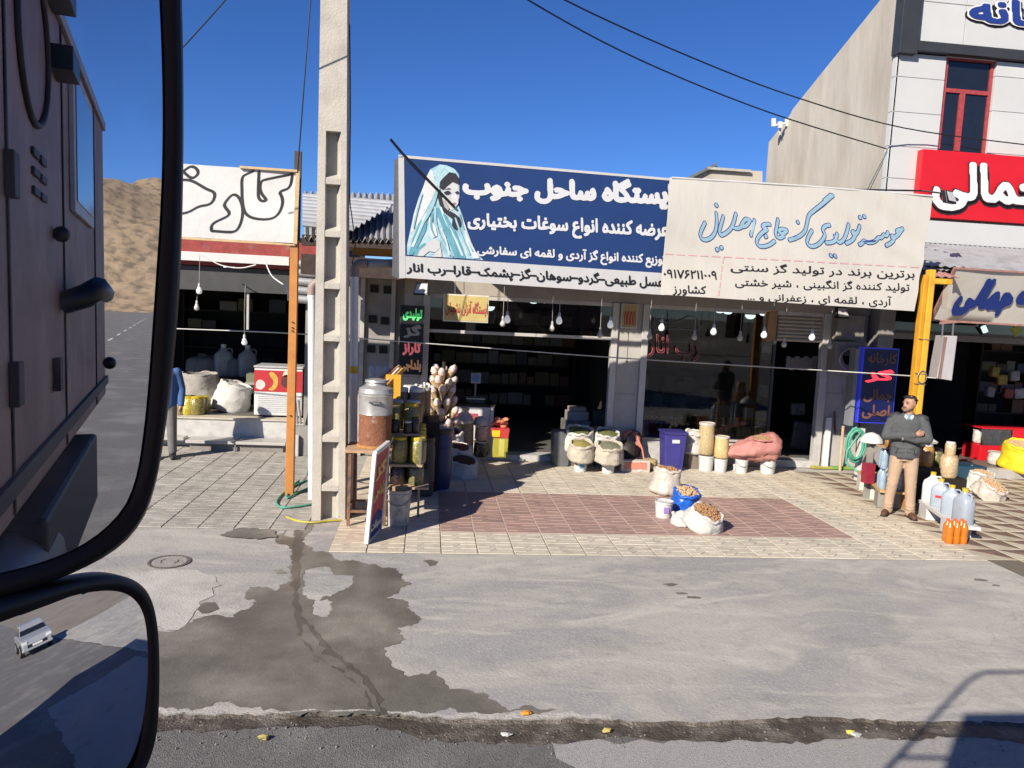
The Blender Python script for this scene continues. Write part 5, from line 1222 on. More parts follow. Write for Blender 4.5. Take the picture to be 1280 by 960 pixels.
# --- left group: table, keg, red board
tb = thing('side_table', 'small rusty steel table holding the milk can by the pole', 'table', gp(435,657)); tz = at(450,562,9.08).z
m_rust = M('rusty_steel', (.20,.11,.065), .8, .35, 14, .4, 60, col2=(.09,.06,.045), cscale=9, camt=.45)
for x,y in ((0,0),(.42,.02),(.02,.5),(.42,.5)): MB().box(x-.018,x+.018,y-.018,y+.018,0,tz-.03).build('leg', m_rust, tb)
for y in (.0,.5): MB().box(.02,.40,y-.012,y+.012,.16,.19).build('rail', m_rust, tb)
MB().box(-.01,.01,.02,.48,.16,.19).build('rail', m_rust, tb)
MB().box(-.06,.48,-.04,.56,tz-.03,tz).build('table_top', M('worn_tan_board',(.42,.28,.17),.8,.25,10), tb, bevel=.005)
kg = thing('milk_can', 'dented metal can, galvanised above and rusted below, on the small table', 'can', (at(468,560,9.32).x,9.32,tz))
m_galv = M('galvanised', (.42,.41,.38), .42, .18, 12, metal=.45); m_rusty = M('peeling_rust', (.22,.09,.045), .75, .3, 12, .5, 50, col2=(.5,.46,.4), cscale=5.5, camt=.30)
J = jitf(3,.015)
MB().lathe([(.20,0),(.205,.02),(.20,.07),(.195,.35),(.20,.40)],26,jit=J).build('lower_can', m_rusty, kg, smooth=45)
MB().lathe([(.205,.402),(.2,.42),(.205,.55),(.208,.62),(.212,.63),(.205,.64),(.212,.66),(.207,.67),(.2,.71),(.13,.75)],26,jit=J).build('upper_can', m_galv, kg, smooth=40)
MB().lathe([(.13,.751),(.12,.78),(.14,.785),(.13,.81),(.04,.83)],22).build('lid', m_galv, kg, smooth=40)
MB().tube([(-.06,-.20,.56),(-.055,-.25,.57),(0,-.255,.575),(.055,-.25,.57),(.06,-.20,.56)], .012, 6).build('handle', m_steel, kg)
MB().lathe([(.208,.0),(.214,.005),(.214,.03),(.205,.035)],26).build('base_ring', M('amber_rust',(.4,.2,.06),.7,.3,20), kg, smooth=40)
ab = thing('sandwich_board', 'red leaning notice board with white frame beside the white bucket', 'board', (0,0,0))
Qa = [at(470,567,8.42), at(486.5,553.5,8.98), gp(475.5,662,.01), gp(459.5,679.5,.01)]
mpa = quad_map(Qa); nrm = (Qa[1]-Qa[0]).cross(Qa[3]-Qa[0]).normalized(); nrm = nrm if nrm.x > 0 else -nrm
MB().prism(Qa, tuple(-nrm*.03)).build('panel', M('crimson_board',(.42,.055,.07),.5,.1,4), ab)
for a,b in ((0,1),(1,2),(2,3),(3,0)): MB().bar(Qa[a]-nrm*.012, Qa[b]-nrm*.012, .05, .045, upv=tuple(nrm)).build('frame', m_white, ab)
def on_board(u0,v0,u1,v1): return [mpa(u0,v1),mpa(u1,v1),mpa(u1,v0),mpa(u0,v0)]
e = tuple(nrm*.006)
v,f = fill_contours([[(.05,.03),(.95,.03),(.95,.22),(.7,.28),(.4,.27),(.05,.2)]]); me = bpy.data.meshes.new('navy_field'); me.from_pydata([tuple(mpa(x,y)+nrm*.004) for x,y,_ in v],[],f); me.update(); link('navy_field', me, m_navyp, ab)
text_on('گز', on_board(.12,.66,.9,.86), M('straw_yellow_print',(.62,.45,.16),.6), ab, weight=.06, off=e); text_on('بلداجی', on_board(.1,.42,.92,.60), MATS['straw_yellow_print'], ab, weight=.06, off=e); text_on('سوغات', on_board(.12,.08,.9,.2), m_wtext, ab, weight=.05, off=tuple(nrm*.009))
bk_ = bucket('dirty white paint bucket with cardboard in it beside the red board', gp(497,659)+Vector((0,.12,0)), .15, .44, mat=M('dirty_white_bucket',(.42,.40,.37),.6,.3,14,col2=(.2,.19,.18),cscale=12,camt=.36))
MB().box(-.11,.1,-.02,.06,.33,.47).build('cardboard', M('cardboard',(.42,.27,.15),.9), bk_)
# shelf with jars
SX0, SX1 = -.43, .0
sf = thing('display_shelf', 'low stepped timber shelf crowded with jars beside the doorway', 'shelf', (0,0,0)); m_pl = M('bare_plank',(.44,.32,.19),.8,.2,12)
tiers = [(.40,9.36,11.2,SX0+.02,SX1+.08),(.66,9.46,11.2,SX0,SX1),(1.02,9.62,11.2,SX0-.05,SX1-.05),(1.34,9.8,11.0,SX0-.2,SX0+.1)]
for z,y0,y1,x0,x1 in tiers: MB().box(x0,x1,y0,y1,z-.025,z).build('plank', m_pl, sf)
for x in (SX0+.0, SX1-.04):
    for y in (9.5,10.4,11.15): MB().box(x-.015,x+.015,y-.015,y+.015,0,1.0).build('upright', m_steel, sf)
g1 = 'jars stacked on the stepped shelf'
LJ = 'in the stacked rows on the stepped shelf'
for ri,Y in enumerate((9.55,9.82,10.09,10.36,10.63,10.90)):
    for i,x in enumerate((SX0+.12, SX1-.08)):
        rw = ('front','second','third','fourth','fifth','rearmost')[ri]+' row, '+('pole side','doorway side')[i]
        jar('dark preserve jar on the lowest shelf plank, '+rw, (x,Y,.401), .095, .235, f_dark if (i+int(Y*4))%3 else f_olive, m_lidb, g1)
        jar('yellow lidded pickle jar on the middle shelf plank, '+rw, (x+.01,Y+.05,.661), .105, .33, f_pick, m_lidy, g1)
for i,(x,Y,r,h,f_,l_) in enumerate(((SX0+.05,9.72,.07,.16,f_dark,m_lidb),(SX0+.22,9.7,.055,.15,f_dark,m_lidw),(SX1-.12,9.75,.05,.2,f_dark,m_lidb))): jar(['small black lidded jar at the front of the upper plank','small jar with pale metal lid at the front of the upper plank','narrow dark bottle jar at the front right of the upper plank'][i], (x,Y,1.021), r, h, f_, l_, None)
for i,(x,Y) in enumerate(((SX0+.03,10.0),(SX0+.25,10.02),(SX0+.05,10.3),(SX0+.27,10.32),(SX0+.30,10.6),(SX0+.1,10.6),(SX0+.2,10.9))):
    jar(('%s pickle jar on the top plank of the stepped shelf, counting from the road' if i < 4 else '%s tall tube of nuts on the top plank, counting from the road') % ('first','second','third','fourth','first','second','third')[i], (x,Y,1.021), .105, .34 if i < 4 else .48, f_pick if i < 2 else f_nut, m_lidy if i < 2 else m_lidw, 'tall jars along the top plank')
for i in range(14):
    pass
tubeg = 'nut filled tubes with tied tops'
for i,(x,Y) in enumerate(((515,10.9),(522,11.1),(529,11.3))):
    c = at(x,520,Y); t = tall_bag(['tall clear tube of nuts nearest the milk can','middle tall clear tube of dark nuts','tall clear tube of nuts next to the black sign'][i], x, Y, 1.0, .085, .42, f_nut, 40+i); 
    k = MB(); rg = random.Random(i)
    for q in range(9): k.sph((rg.uniform(-.06,.06),rg.uniform(-.05,.05),.44+rg.uniform(0,.05)), .022, 6, 4, .2, rg)
    tag(k.build('knotted_tops', m_lidw, t, smooth=60), kind='stuff')
o = MB().box(-.3,.3,-.35,.35,0,1.0).build('display_stand', m_wood_d, None, loc=(at(522,560,11.1).x,11.15,0)); tag(o,'dark stand under the tall nut tubes','stand')
# water bottles behind the can and a tilted tray of packets
m_wat = M('water_pet', (.45,.56,.62), .12, .12, 12, spec=.8, alpha=.55); m_capb = M('blue_cap',(.05,.18,.5),.4)
def pet(label, loc, r=.042, h=.30, mat=None, cap=None, group='water bottles', name='water_bottle', rz=0):
    b = thing(name, label, 'bottle', loc, rz, group); mat = mat or m_wat
    MB().lathe([(r*.85,0),(r,.015),(r,h*.3),(r*.92,h*.36),(r,h*.42),(r,h*.68),(r*.75,h*.8),(r*.36,h*.9),(r*.36,h*.95)],12).build('body', mat, b, smooth=50)
    MB().lathe([(r*.42,h*.93),(r*.42,h)],10).build('cap', cap or m_capb, b, smooth=30); return b
c = at(474,490,10.15)
for i in range(4):
    for j in range(2): pet('clear water bottle in the pack behind the milk can', (c.x-.17+i*.09, 10.1+j*.09, 1.341), group='water bottles behind the milk can')
for i in range(3): pet('%s small water bottle standing on the pack behind the milk can' % ('left','middle','right')[i], (c.x-.1+i*.09, 10.12, 1.645), h=.2, group='water bottles on top of the pack')
ty = thing('packet_tray', 'tilted timber tray of colourful packets above the milk can', 'tray', at(484,478,9.75))
m_tray = M('tray_timber',(.4,.26,.14),.7,.2,12)
for i,(dx,cl) in enumerate(((0,(.5,.42,.3)),(.06,(.45,.06,.06)),(.12,(.55,.5,.4)),(.17,(.4,.22,.05)))):
    k = MB(); k.bar((-.2+dx,-.1,-.08),(.02+dx,.15,.16), .03, .05); k.build('packet', M('packet_%d'%i,cl,.4,.2,20), ty)
MB().box(-.02,.17,.0,.08,-.2,.1).build('yellow_box', M('amber_box',(.6,.33,.03),.5,.1,8), ty)
MB().bar((-.24,-.14,-.1),(.14,.18,.2),.02,.03).build('rail', m_tray, ty)
# barrels
def barrel(label, loc, r, h, mat, lid):
    b = thing('barrel', label, 'barrel', loc, 0, 'plastic barrels by the doorway')
    MB().lathe([(r*.86,0),(r*.93,.03),(r,h*.2),(r*1.02,h*.5),(r*1.0,h*.8),(r*.9,h*.93),(r*.9,h*.96)],24).build('drum', mat, b, smooth=40)
    for z in (.26,.72): MB().lathe([(r*1.01,h*z-.012),(r*1.04,h*z),(r*1.01,h*z+.012)],24,closed_top=False,closed_bot=False).build('hoop', mat, b, smooth=50)
    MB().lathe([(r*.96,h*.93),(r*.98,h*.94),(r*.98,h*1.0),(r*.9,h*1.01)],24).build('lid', lid, b, smooth=40); return b
barrel('dark blue plastic barrel with black lid by the doorway', gp(549,613)+Vector((0,.16,0)), .165, .86, M('deep_blue_drum',(.012,.03,.11),.4,.2,4), m_lidb)
barrel('dark grey green barrel left of the blue one', gp(531,621)+Vector((0,.1,0)), .12, .82, M('grey_drum',(.05,.055,.055),.5,.25,5), m_lidb)
o = MB().box(-.12,.12,-.06,.06,0,.012).build('folded_cloth', m_sackw, None, loc=gp(549,613)+Vector((0,.16,.872)), bevel=.005, rz=.4); tag(o,'white folded cloth on the blue barrel lid','cloth')
# sacks by the barrels
sack('white sack of brown beans on the floor beside the blue barrel', gp(577,598)+Vector((0,.15,0)), .21, .27, m_sackw, m_bean, (14,6), 51, .012)
sack('white sack of reddish beans behind the front bean sack', (at(572,575,12.15).x,12.15,.12), .19, .30, m_sackw, M('red_beans',(.24,.09,.04),.7,.5,60,.8,150), (12,4), 52, .011)
sack('rearmost white sack with dark red contents by the barrels', (at(562,560,12.5).x,12.5,.25), .19, .36, m_sackw, M('dark_red_powder',(.12,.025,.025),.9,.3,30), (10,4), 53)
sack('pinkish sack of brown nuts below the snack cones', (at(550,545,12.4).x,12.4,.42), .21, .38, M('rose_grey_sack',(.40,.30,.27),.8,.1,9), m_bean, (10,0), 54)
# cones of candy on a stand
cs_ = at(553,505,12.35); m_cone = M('paper_cone',(.50,.36,.20),.8,.15,20); m_puff = M('pink_cream_puff',(.66,.52,.50),.85,.12,14,col2=(.7,.62,.42),cscale=12,camt=.4)
stn = thing('cone_stand', 'dark post holding the bunch of snack cones', 'stand', (cs_.x,12.35,.5)); MB().tube([(0,0,0),(0,0,1.25)], .03, 8).build('post', m_wood_d, stn); MB().lathe([(.16,0),(.14,.03)],14).build('base', m_wood_d, stn)
rg = random.Random(9)
m_cone_me = MB().lathe([(.012,0),(.03,.09),(.055,.2),(.06,.21)],10).mesh('cone'); m_cone_me.materials.append(m_cone)
m_puff_me = MB().sph((0,0,.225), .05, 10, 7, .16, random.Random(3), (1,1,1.35)).mesh('puff'); m_puff_me.materials.append(m_puff)
for me in (m_cone_me, m_puff_me): me.polygons.foreach_set('use_smooth',[True]*len(me.polygons))
for i in range(36):
    lv = i//6; a = (i%6)*math.pi/3+lv*.5; z = .58+lv*.165+rg.uniform(-.03,.03)
    rr = .13-.015*lv
    cn = thing('snack_cone', 'paper cone topped with pink and cream puff on the cone stand', 'snack cone', (cs_.x+rr*math.cos(a), 12.35+rr*math.sin(a)*.8, z), group='snack cones on the stand')
    cn.rotation_euler = (-math.sin(a)*.45+rg.uniform(-.1,.1), math.cos(a)*.45+rg.uniform(-.1,.1), 0); cn.scale = (1.05,)*3
    for nm,me in (('paper_cone',m_cone_me),('puff',m_puff_me)):
        o = bpy.data.objects.new(nm, me); COL.objects.link(o); o.parent = cn
# bags before the counter
tall_bag('tall clear bag of dark nuts below the cones and counter', 580, 12.95, .1, .15, .62, f_nut, 61); o = MB().lathe([(.13,0),(.1,.08),(.05,.14),(.08,.2)],14,jit=jitf(7,.15)).build('gathered_bag_top', M('clear_twist',(.45,.38,.34),.3), None, loc=(at(580,540,12.95).x,12.95,.735), smooth=70); tag(o,'gathered film top above the tall bag of nuts','bag top')
tall_bag('small clear bag of dark seeds at the counter corner', 601, 13.0, .1, .125, .26, f_dark, 62); tall_bag('small clear bag of pink snacks on the dark seeds', 601, 13.0, .375, .11, .24, fillm('pink_fill',(.5,.28,.2),(.62,.42,.32)), 63)
o = MB().lathe([(.10,0),(.12,.04),(.09,.12),(.03,.16)],14,jit=jitf(9,.15)).build('white_bag', m_sackw, None, loc=(at(601,520,13.0).x,13.0,.635), smooth=70); tag(o,'crumpled white bag on the pink snacks','bag')
yt = thing('oil_tin', 'yellow green square tin at the edge of the doorway', 'tin', (at(625,555,13.05).x,13.05,.1)); MB().box(-.13,.13,-.12,.12,0,.34).build('tin', M('yellow_green_tin',(.34,.30,.04),.4,.2,8), yt, bevel=.01); MB().box(-.03,.07,-.126,-.121,.02,.32).build('stripe', M('pale_stripe',(.5,.46,.12),.4), yt)
yb = thing('snack_carton', 'red and yellow carton heaped with orange packets', 'carton', (at(625,530,13.05).x,13.05,.442)); MB().frustum((-.14,.14,-.13,.13),(-.155,.155,-.14,.14),0,.16).build('carton', M('carton_red',(.5,.05,.04),.5), yb); MB().box(-.14,-.005,-.143,-.138,.02,.13).build('yellow_panel', M('carton_yellow',(.75,.5,.02),.5), yb)
rg = random.Random(12)
for i in range(12): MB().sph((0,0,0), .06, 7, 5, .15, rg, (1,.8,.6)).build('packet', M('orange_packet',(.62,.22,.12),.4,.2,20), yb, loc=(rg.uniform(-.1,.1),rg.uniform(-.08,.06),.17+i*.013), smooth=40)
# counter with scale
ct = thing('shop_counter', 'white counter with pink panel inside the glazed doorway', 'counter', (at(590,540,13.75).x,13.75,.1)); MB().box(-.42,.30,-.2,.35,0,.78).build('cabinet', M('counter_white',(.55,.54,.52),.5), ct, bevel=.01); MB().box(.302,.36,-.22,.35,0,.8).build('end_panel', m_white, ct); MB().box(-.35,.08,-.206,-.201,.45,.66).build('pink_panel', M('pink_sign',(.40,.07,.1),.5), ct); MB().box(-.46,.38,-.24,.38,.801,.83).build('top', m_wood_d, ct)
scl = thing('weighing_scale', 'electronic scale with a display on a post on the counter', 'scale', (at(594,500,13.75).x,13.75,.931)); MB().box(-.16,.16,-.14,.14,0,.07).build('base', m_black, scl, bevel=.01); MB().box(-.17,.17,-.15,.15,.075,.095).build('pan', m_galv, scl); MB().tube([(0,.1,.07),(0,.1,.36)],.02,8).build('post', m_steel, scl); MB().box(-.09,.09,.07,.11,.34,.53).build('display', M('display_case',(.35,.37,.4),.5), scl, bevel=.01); MB().box(-.06,.06,.062,.069,.38,.5).build('screen', M('blue_screen',(.02,.05,.12),.2,emit=.3), scl)
# --- stock on shelves inside the shops (dim)
rgS = random.Random(77)
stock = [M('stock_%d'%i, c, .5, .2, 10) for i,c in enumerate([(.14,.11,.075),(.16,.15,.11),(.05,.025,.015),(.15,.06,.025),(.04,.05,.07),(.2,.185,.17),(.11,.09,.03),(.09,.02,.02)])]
def shelf_unit(label, x0, x1, Y, zs, sizes, z0=.1, dep=.4, fillp=.85, group=None, names=('stock_box','box')):
    s = thing('stock_shelf', label, 'shelf', (0,0,0))
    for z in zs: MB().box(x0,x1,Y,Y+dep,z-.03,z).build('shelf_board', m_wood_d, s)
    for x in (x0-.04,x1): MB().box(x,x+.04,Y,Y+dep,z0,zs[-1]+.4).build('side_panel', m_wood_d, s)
    for q,z in enumerate(zs):
        x = x0+.05
        while x < x1-.25:
            w = rgS.uniform(*sizes); h = rgS.uniform(.16,.30)
            if rgS.random() < fillp:
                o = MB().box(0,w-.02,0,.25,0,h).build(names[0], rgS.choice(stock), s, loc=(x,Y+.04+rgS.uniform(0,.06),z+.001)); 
            x += w
    return s
shelf_unit('tall stocked shelf on the back wall seen through the doorway', .1, 3.3, 17.1, [.5,.95,1.4,1.85,2.3], (.16,.4))
shelf_unit('stocked shelf behind the right window and its neon words', 3.7, 6.6, 16.2, [.6,1.05,1.5,1.95,2.4], (.16,.35))
shelf_unit('low display shelf inside the right window', 3.95, 6.1, 14.6, [.55,.95], (.18,.3))
# boxes and register by the doorway right side
rb_ = thing('cash_register', 'grey cash register boxes in the doorway near the pillar', 'register', (at(722,510,13.9).x,13.9,.1)); MB().box(-.25,.25,-.1,.3,0,.55).build('stand', M('grey_stand',(.16,.15,.14),.6), rb_, bevel=.01); MB().box(-.2,.2,-.08,.2,.552,.72).build('drawer', M('register_grey',(.28,.27,.26),.5), rb_, bevel=.01); MB().box(-.16,.16,-.04,.18,.722,.80).build('top_box', M('register_top',(.3,.25,.2),.5), rb_, bevel=.01)
o = MB().box(-.18,.18,-.1,.2,0,.75).build('mesh_rack', M('dark_mesh',(.05,.05,.05),.5), None, loc=(at(752,520,13.9).x,13.9,.1)); tag(o,'dark rack beside the register near the door frame','rack')
# stuff in the window
f_red = fillm('red_syrup', (.30,.035,.03), (.4,.07,.05), 15)
for i in range(8): pet('%s red syrup bottle from the left along the window sill' % ('first','second','third','fourth','fifth','sixth','seventh','eighth')[i], (at(808+i*6.2,530,13.55).x,13.55,.48), .05, .34, f_red, m_lidw if i % 3 else m_lido, 'red syrup bottles in the window', 'syrup_bottle')
for i in range(9): jar('%s yellow lidded jar from the left on the window sill' % ('first','second','third','fourth','fifth','sixth','seventh','eighth','ninth')[i], (at(900+i*7,535,13.6).x,13.6,.48), .055, .2, f_yel if i % 2 else f_pick, m_lidy, 'yellow jars in the window')
for i in range(6): jar('%s dark jar from the left in the window back row' % ('first','second','third','fourth','fifth','sixth')[i], (at(902+i*9,520,13.95).x,13.95,.55), .065, .24, f_olive, m_lidy, 'dark jars in the window')
for i,(x,y,w) in enumerate(((838,520,.16),(832,530,.1),(880,516,.2),(905,515,.2),(935,518,.22),(850,505,.2),(822,500,.2))):
    c = at(x,y,14.3); o = MB().box(-w/2,w/2,0,.08,-.12,.12).build('carton', M('pale_carton_%d'%(i%3),[(.2,.19,.17),(.28,.27,.25),(.14,.13,.12)][i%3],.6), None, loc=c); tag(o, 'pale carton on display in the right window, '+['by the blue bin top','under a small card by the syrup','above the first crisps bag','left of the yellow jars','over the yellow jars','higher up by the middle','under the neon word'][i],'carton')
def pillow():
    k = MB().sph((0,0,0), .5, 24, 14); pw = lambda c: math.copysign(abs(c*2)**.5,c)*.5
    k.v = [(pw(x),y,pw(z)) for x,y,z in k.v]; return k
def dspl(px, py, Y, label, w, h, col):
    c = at(px,py,Y); o = MB().box(-w/2,w/2,0,.12,-h/2,h/2).build('package', M(label[:14],tuple(q*.6 for q in col),.4,.5,14), None, loc=c, bevel=.03); o.rotation_euler = (0,R((px*37)%17-8),R((px*13)%25-12)); tag(o,label,'package')
dspl(960,440,14.2,'pale cool box lit by the window edge',.28,.3,(.30,.33,.33)); dspl(957,490,14.2,'crinkled silver packets beside the door mullion',.24,.22,(.3,.3,.3)); dspl(999,512,14.6,'white bag hanging in the small door',.28,.24,(.35,.36,.38)); dspl(1002,545,14.3,'grey sack standing in the small door',.36,.55,(.13,.14,.16))
# clusters of packets hanging in the small doorway
for i in range(7): 
    c = at(985+i*5.5,452+(i%2)*2,14.0); o = MB().box(-.04,.04,-.02,.02,-.13,.1).build('hanging_packet', M('hanging_packet',(.32,.30,.3),.4,.3,20), None, loc=c); tag(o,'%s small pale packet from the left in the hanging row' % ('first','second','third','fourth','fifth','sixth','seventh')[i],'packet','packets hanging in the small doorway')

# --- wall right of the small door: cooler, sticks, hose
cl = thing('cooler_box', 'dusty grey air cooler with wire loop on the wall by the neon sign', 'cooler', at(1062,446,13.0)); m_cool = M('dusty_cooler',(.22,.20,.175),.7,.2,6)
MB().box(-.30,.30,-.05,.29,-.27,.27).build('housing', m_cool, cl, bevel=.015); MB().lathe([(.15,0),(.16,.05)],18).build('fan_guard', M('fan_guard',(.16,.15,.13),.6), cl).rotation_euler = (R(90),0,0)
MB().tube([(.25*math.cos(a)+.02,-.08,.2*math.sin(a)-.04) for a in [R(22*i-60) for i in range(15)]], .012, 5).build('wire_loop', m_galv, cl)
for i in range(6): MB().box(-.24,.24,-.058,-.052,.02+i*.035,.035+i*.035).build('louvre', M('fan_guard',(.16,.15,.13)), cl)
o = MB().box(-.26,.26,-.05,.2,0,.45).build('wall_box', m_cool, None, loc=(at(1060,420,13.1).x,13.08,at(1060,425,13.1).z), bevel=.01); tag(o,'grey box fixed to the wall above the cooler','box')
def stick(label, a, b, r, mat, name='stick', cat='stick'):
    o = MB().tube([a,b], r, 7).build(name, mat, None, smooth=50); return tag(o,label,cat)
stick('long dark stick leaning on the wall below the cooler', at(1043,515,13.22), gp(1044,583)+Vector((0,-.03,0)), .02, M('dark_stick',(.12,.07,.05),.7)); stick('tall thin broom handle rising to the steel line', at(1059,470,13.2), gp(1052,584), .016, M('grey_stick',(.25,.2,.15),.7)); stick('pale wooden stick leaning left of the green hose', at(1054,533,12.9), gp(1050,588), .025, M('pale_stick',(.55,.42,.25),.7))
o = MB().box(-.05,.05,-.02,.02,0,.95).build('white_plank', m_wtext, None, loc=(at(1031,580,13.2).x,13.2,0)); tag(o,'white board standing against the frame of the small door','board')
o = MB().box(-.5,.5,-.05,.05,0,.05).build('painted_kerb', M('green_orange_paint',(.35,.30,.06),.7,.3,5,col2=(.15,.3,.06),cscale=3,camt=.5), None, loc=gp(1050,588)+Vector((0,.12,0)), bevel=.01); tag(o,'yellow and green painted bar on the floor below the sticks','bar')
coil('hose', 'bright green hose coiled on a stand left of the bench', at(1070,556,12.2), .16, .28, 6, .017, m_hoseg, 8, tail=[(-.18,-.05,-.1),(-.2,-.08,-.3),(-.05,-.2,-.42),(.1,-.5,-.43)])
o = MB().box(-.04,.04,-.02,.06,0,.9).build('hose_post', m_white, None, loc=(at(1075,570,12.3).x,12.3,0)); tag(o,'white post behind the green hose coil','post')
# hose by the orange post
hp = [gp(392,622,.02), gp(398,628,.02), gp(372,633,.02), gp(352,634,.02), gp(346,626,.02), gp(360,612,.02), gp(385,600,.02), gp(392,606,.02), gp(372,616,.02), gp(358,622,.02), gp(368,605,.02), gp(384,592,.02), at(386,560,10.35), at(389,548,10.3), at(395,553,10.2), at(398,590,10.0), gp(397,612,.02)]
wire('teal garden hose looping on the pavers by the orange post', [tuple(p) for p in hp], .014, m_hoseg, 'hose', 'hose')
wire('yellow hose lying across the pavers in front of the pole base', [tuple(gp(x,y,.01)) for x,y in ((358,646),(372,651),(392,653),(410,651),(428,650))], .012, M('yellow_hose',(.5,.4,.05),.5), 'hose', 'hose')

# --- bench and goods around the man
bz_ = .27; F0, F1 = gp(1100,613,bz_), gp(1072,588,bz_)
bw = thing('goods_bench', 'low timber bench running back from the man, loaded with bottles', 'bench', (0,0,0))
dr = (F1-F0).normalized(); sd_ = Vector((dr.y,-dr.x,0))
k = MB(); k.prism([F0,F0+sd_*.36,F1+sd_*.36,F1], (0,0,-.03)).build('plank', M('honey_plank',(.55,.33,.12),.6,.15,8), bw)
m_wht = M('scuffed_white',(.55,.53,.46),.7,.15,8)
for t in (.05,.42,.85):
    p = F0+(F1-F0)*t; k = MB(); a = Vector((p.x,p.y,0)); k.prism([a,a+sd_*.3,a+sd_*.3+dr*.22,a+dr*.22], (0,0,bz_-.031)).build('support_block', m_wht if t > .1 else m_gw, bw)
for lv in range(2):
    for i in range(3):
        for j in range(2):
            p = F0+dr*(.12+.12*j)+sd_*(.05+.11*i); pet('clear water bottle beside the man, %s tier, %s row, %s' % (('lower','upper')[lv],('near','far')[j],('left','middle','right')[i]), (p.x,p.y,bz_+.001+lv*.305), .05, .30, M('water_pet_blue',(.34,.46,.56),.12,.2,14,spec=.8,alpha=.7), None, 'water bottles beside the man')
p = F0+dr*.18+sd_*.15
o = MB().box(-.17,.17,-.13,.13,0,.02).build('tray', M('cardboard',(.42,.27,.15)), None, loc=(p.x,p.y,bz_+.615)); tag(o,'cardboard tray on top of the water bottles','tray')
jar('wide jar of honeycomb on the tray by the man', (p.x+.02,p.y,bz_+.637), .12, .2, f_amber, m_lidw, None); jar('second honey jar stacked highest beside the man', (p.x,p.y+.02,bz_+.84), .10, .2, f_pale, M('brown_lid',(.4,.2,.08),.5), None)
o = MB().lathe([(.17,0),(.16,.05),(.1,.12),(.02,.15)],18).build('white_bowl', m_white, None, loc=(p.x-.02,p.y+.5,.88), smooth=50); tag(o,'upturned white bowl above the green hose','bowl')
o = MB().box(-.035,.035,-.035,.035,0,.88).build('stool', m_gw, None, loc=(p.x-.02,p.y+.5,0)); tag(o,'thin grey stand under the upturned white bowl','stand')
o = MB().box(-.07,.07,-.07,.07,0,.3).build('red_package', M('red_package',(.25,.02,.04),.5,.2,9), None, loc=(p.x-.10,p.y+.38,bz_+.001)); tag(o,'red package beside the water bottles','package')
bm_ = thing('timber_block', 'brown timber upright between the man and the bench', 'timber', (at(1128,600,10.45).x,10.45,0)); MB().box(-.05,.07,-.05,.05,0,.72).build('post', M('reddish_timber',(.36,.18,.07),.6,.2,8), bm_); MB().box(-.12,-.055,-.04,.04,.55,.62).build('peg', M('honey_plank',(.55,.33,.12)), bm_)
# jugs on a white plank
J0, J1 = gp(1146,641,0), gp(1192,676,0)
wp = thing('white_plinth', 'low white plank on blocks under the plastic jugs', 'plinth', (0,0,0)); d2 = (J1-J0).normalized(); s2 = Vector((-d2.y,d2.x,0)); s2 = s2 if s2.x > 0 else -s2
MB().prism([J0+Vector((0,0,.16)),J1+Vector((0,0,.16)),J1+s2*.3+Vector((0,0,.16)),J0+s2*.3+Vector((0,0,.16))],(0,0,.04)).build('plank', m_white, wp)
for t in (.05,.65):
    a = J0+(J1-J0)*t; MB().prism([a,a+d2*.3,a+d2*.3+s2*.27,a+s2*.27],(0,0,.159)).build('block', m_white, wp)
m_jug = M('jug_plastic',(.36,.41,.47),.3,.10,6,alpha=.88,spec=.6)
def jug(label, loc, rz, s=1.0, red=False, mat=None, cap=None, group='plastic jugs on the white plinth'):
    j = thing('jug', label, 'jug', loc, rz, group); k = MB()
    pts = []
    for z,w,d in ((0,.125,.085),(.02,.135,.095),(.27,.135,.095),(.33,.12,.085),(.37,.07,.06),(.40,.04,.04),(.43,.035,.035)):
        pts.append([(w*math.copysign(abs(math.cos(a))**.55,math.cos(a))-.0, d*math.copysign(abs(math.sin(a))**.55,math.sin(a)), z) for a in [2*math.pi*i/20 for i in range(20)]])
    vs = [tuple(c*s for c in p) for q in pts for p in q]; n = 20
    k.add(vs, [(i*n+q,i*n+(q+1)%n,(i+1)*n+(q+1)%n,(i+1)*n+q) for i in range(6) for q in range(n)]+[tuple(range(n)),tuple(6*n+q for q in range(n))]).build('body', mat or m_jug, j, smooth=50)
    MB().lathe([(.04*s,.42*s),(.042*s,.47*s)],12).build('cap', cap or m_lidy, j, smooth=40)
    MB().tube([(.04*s,0,.40*s),(.1*s,0,.41*s),(.125*s,0,.38*s),(.125*s,0,.31*s)], .014*s, 6).build('handle', mat or m_jug, j, smooth=60)
    if red: MB().box(-.05*s,.04*s,-.101*s,-.096*s,.16*s,.2*s).build('red_label', M('red_label',(.55,.03,.05),.5), j)
    return j
angj = math.atan2(d2.y,d2.x)
for i,(t,lab,rd) in enumerate(((.04,'tall narrow white jug nearest the man',False),(.27,'plastic jug with red mark, second from the man',True),(.56,'cloudy plastic jug third from the man',False),(.86,'largest cloudy jug at the road end of the row',False))):
    p = J0+(J1-J0)*t+s2*.15; jug(lab, (p.x,p.y,.201), angj+R(60 if i < 3 else 20), (.9,.84,.84,.95)[i], rd, m_white if i == 0 else None)
c = gp(1200,681,0)
f_or = M('orange_juice',(.52,.15,.012),.2,.12,10,spec=.6)
for i in range(3):
    for j in range(2): pet('orange juice bottle by the jugs, %s row, %s of three' % (('front','back')[j],('left','middle','right')[i]), (c.x-.11+i*.095+j*.03,c.y+.06+j*.095,0), .048, .29, f_or, m_lido, 'orange juice bottles in a pack', 'juice_bottle')
jar('jar of yellow pickles behind the orange juice pack', gp(1210,663,0)+Vector((.05,.15,0)), .1, .3, f_yel, m_lidy, None)
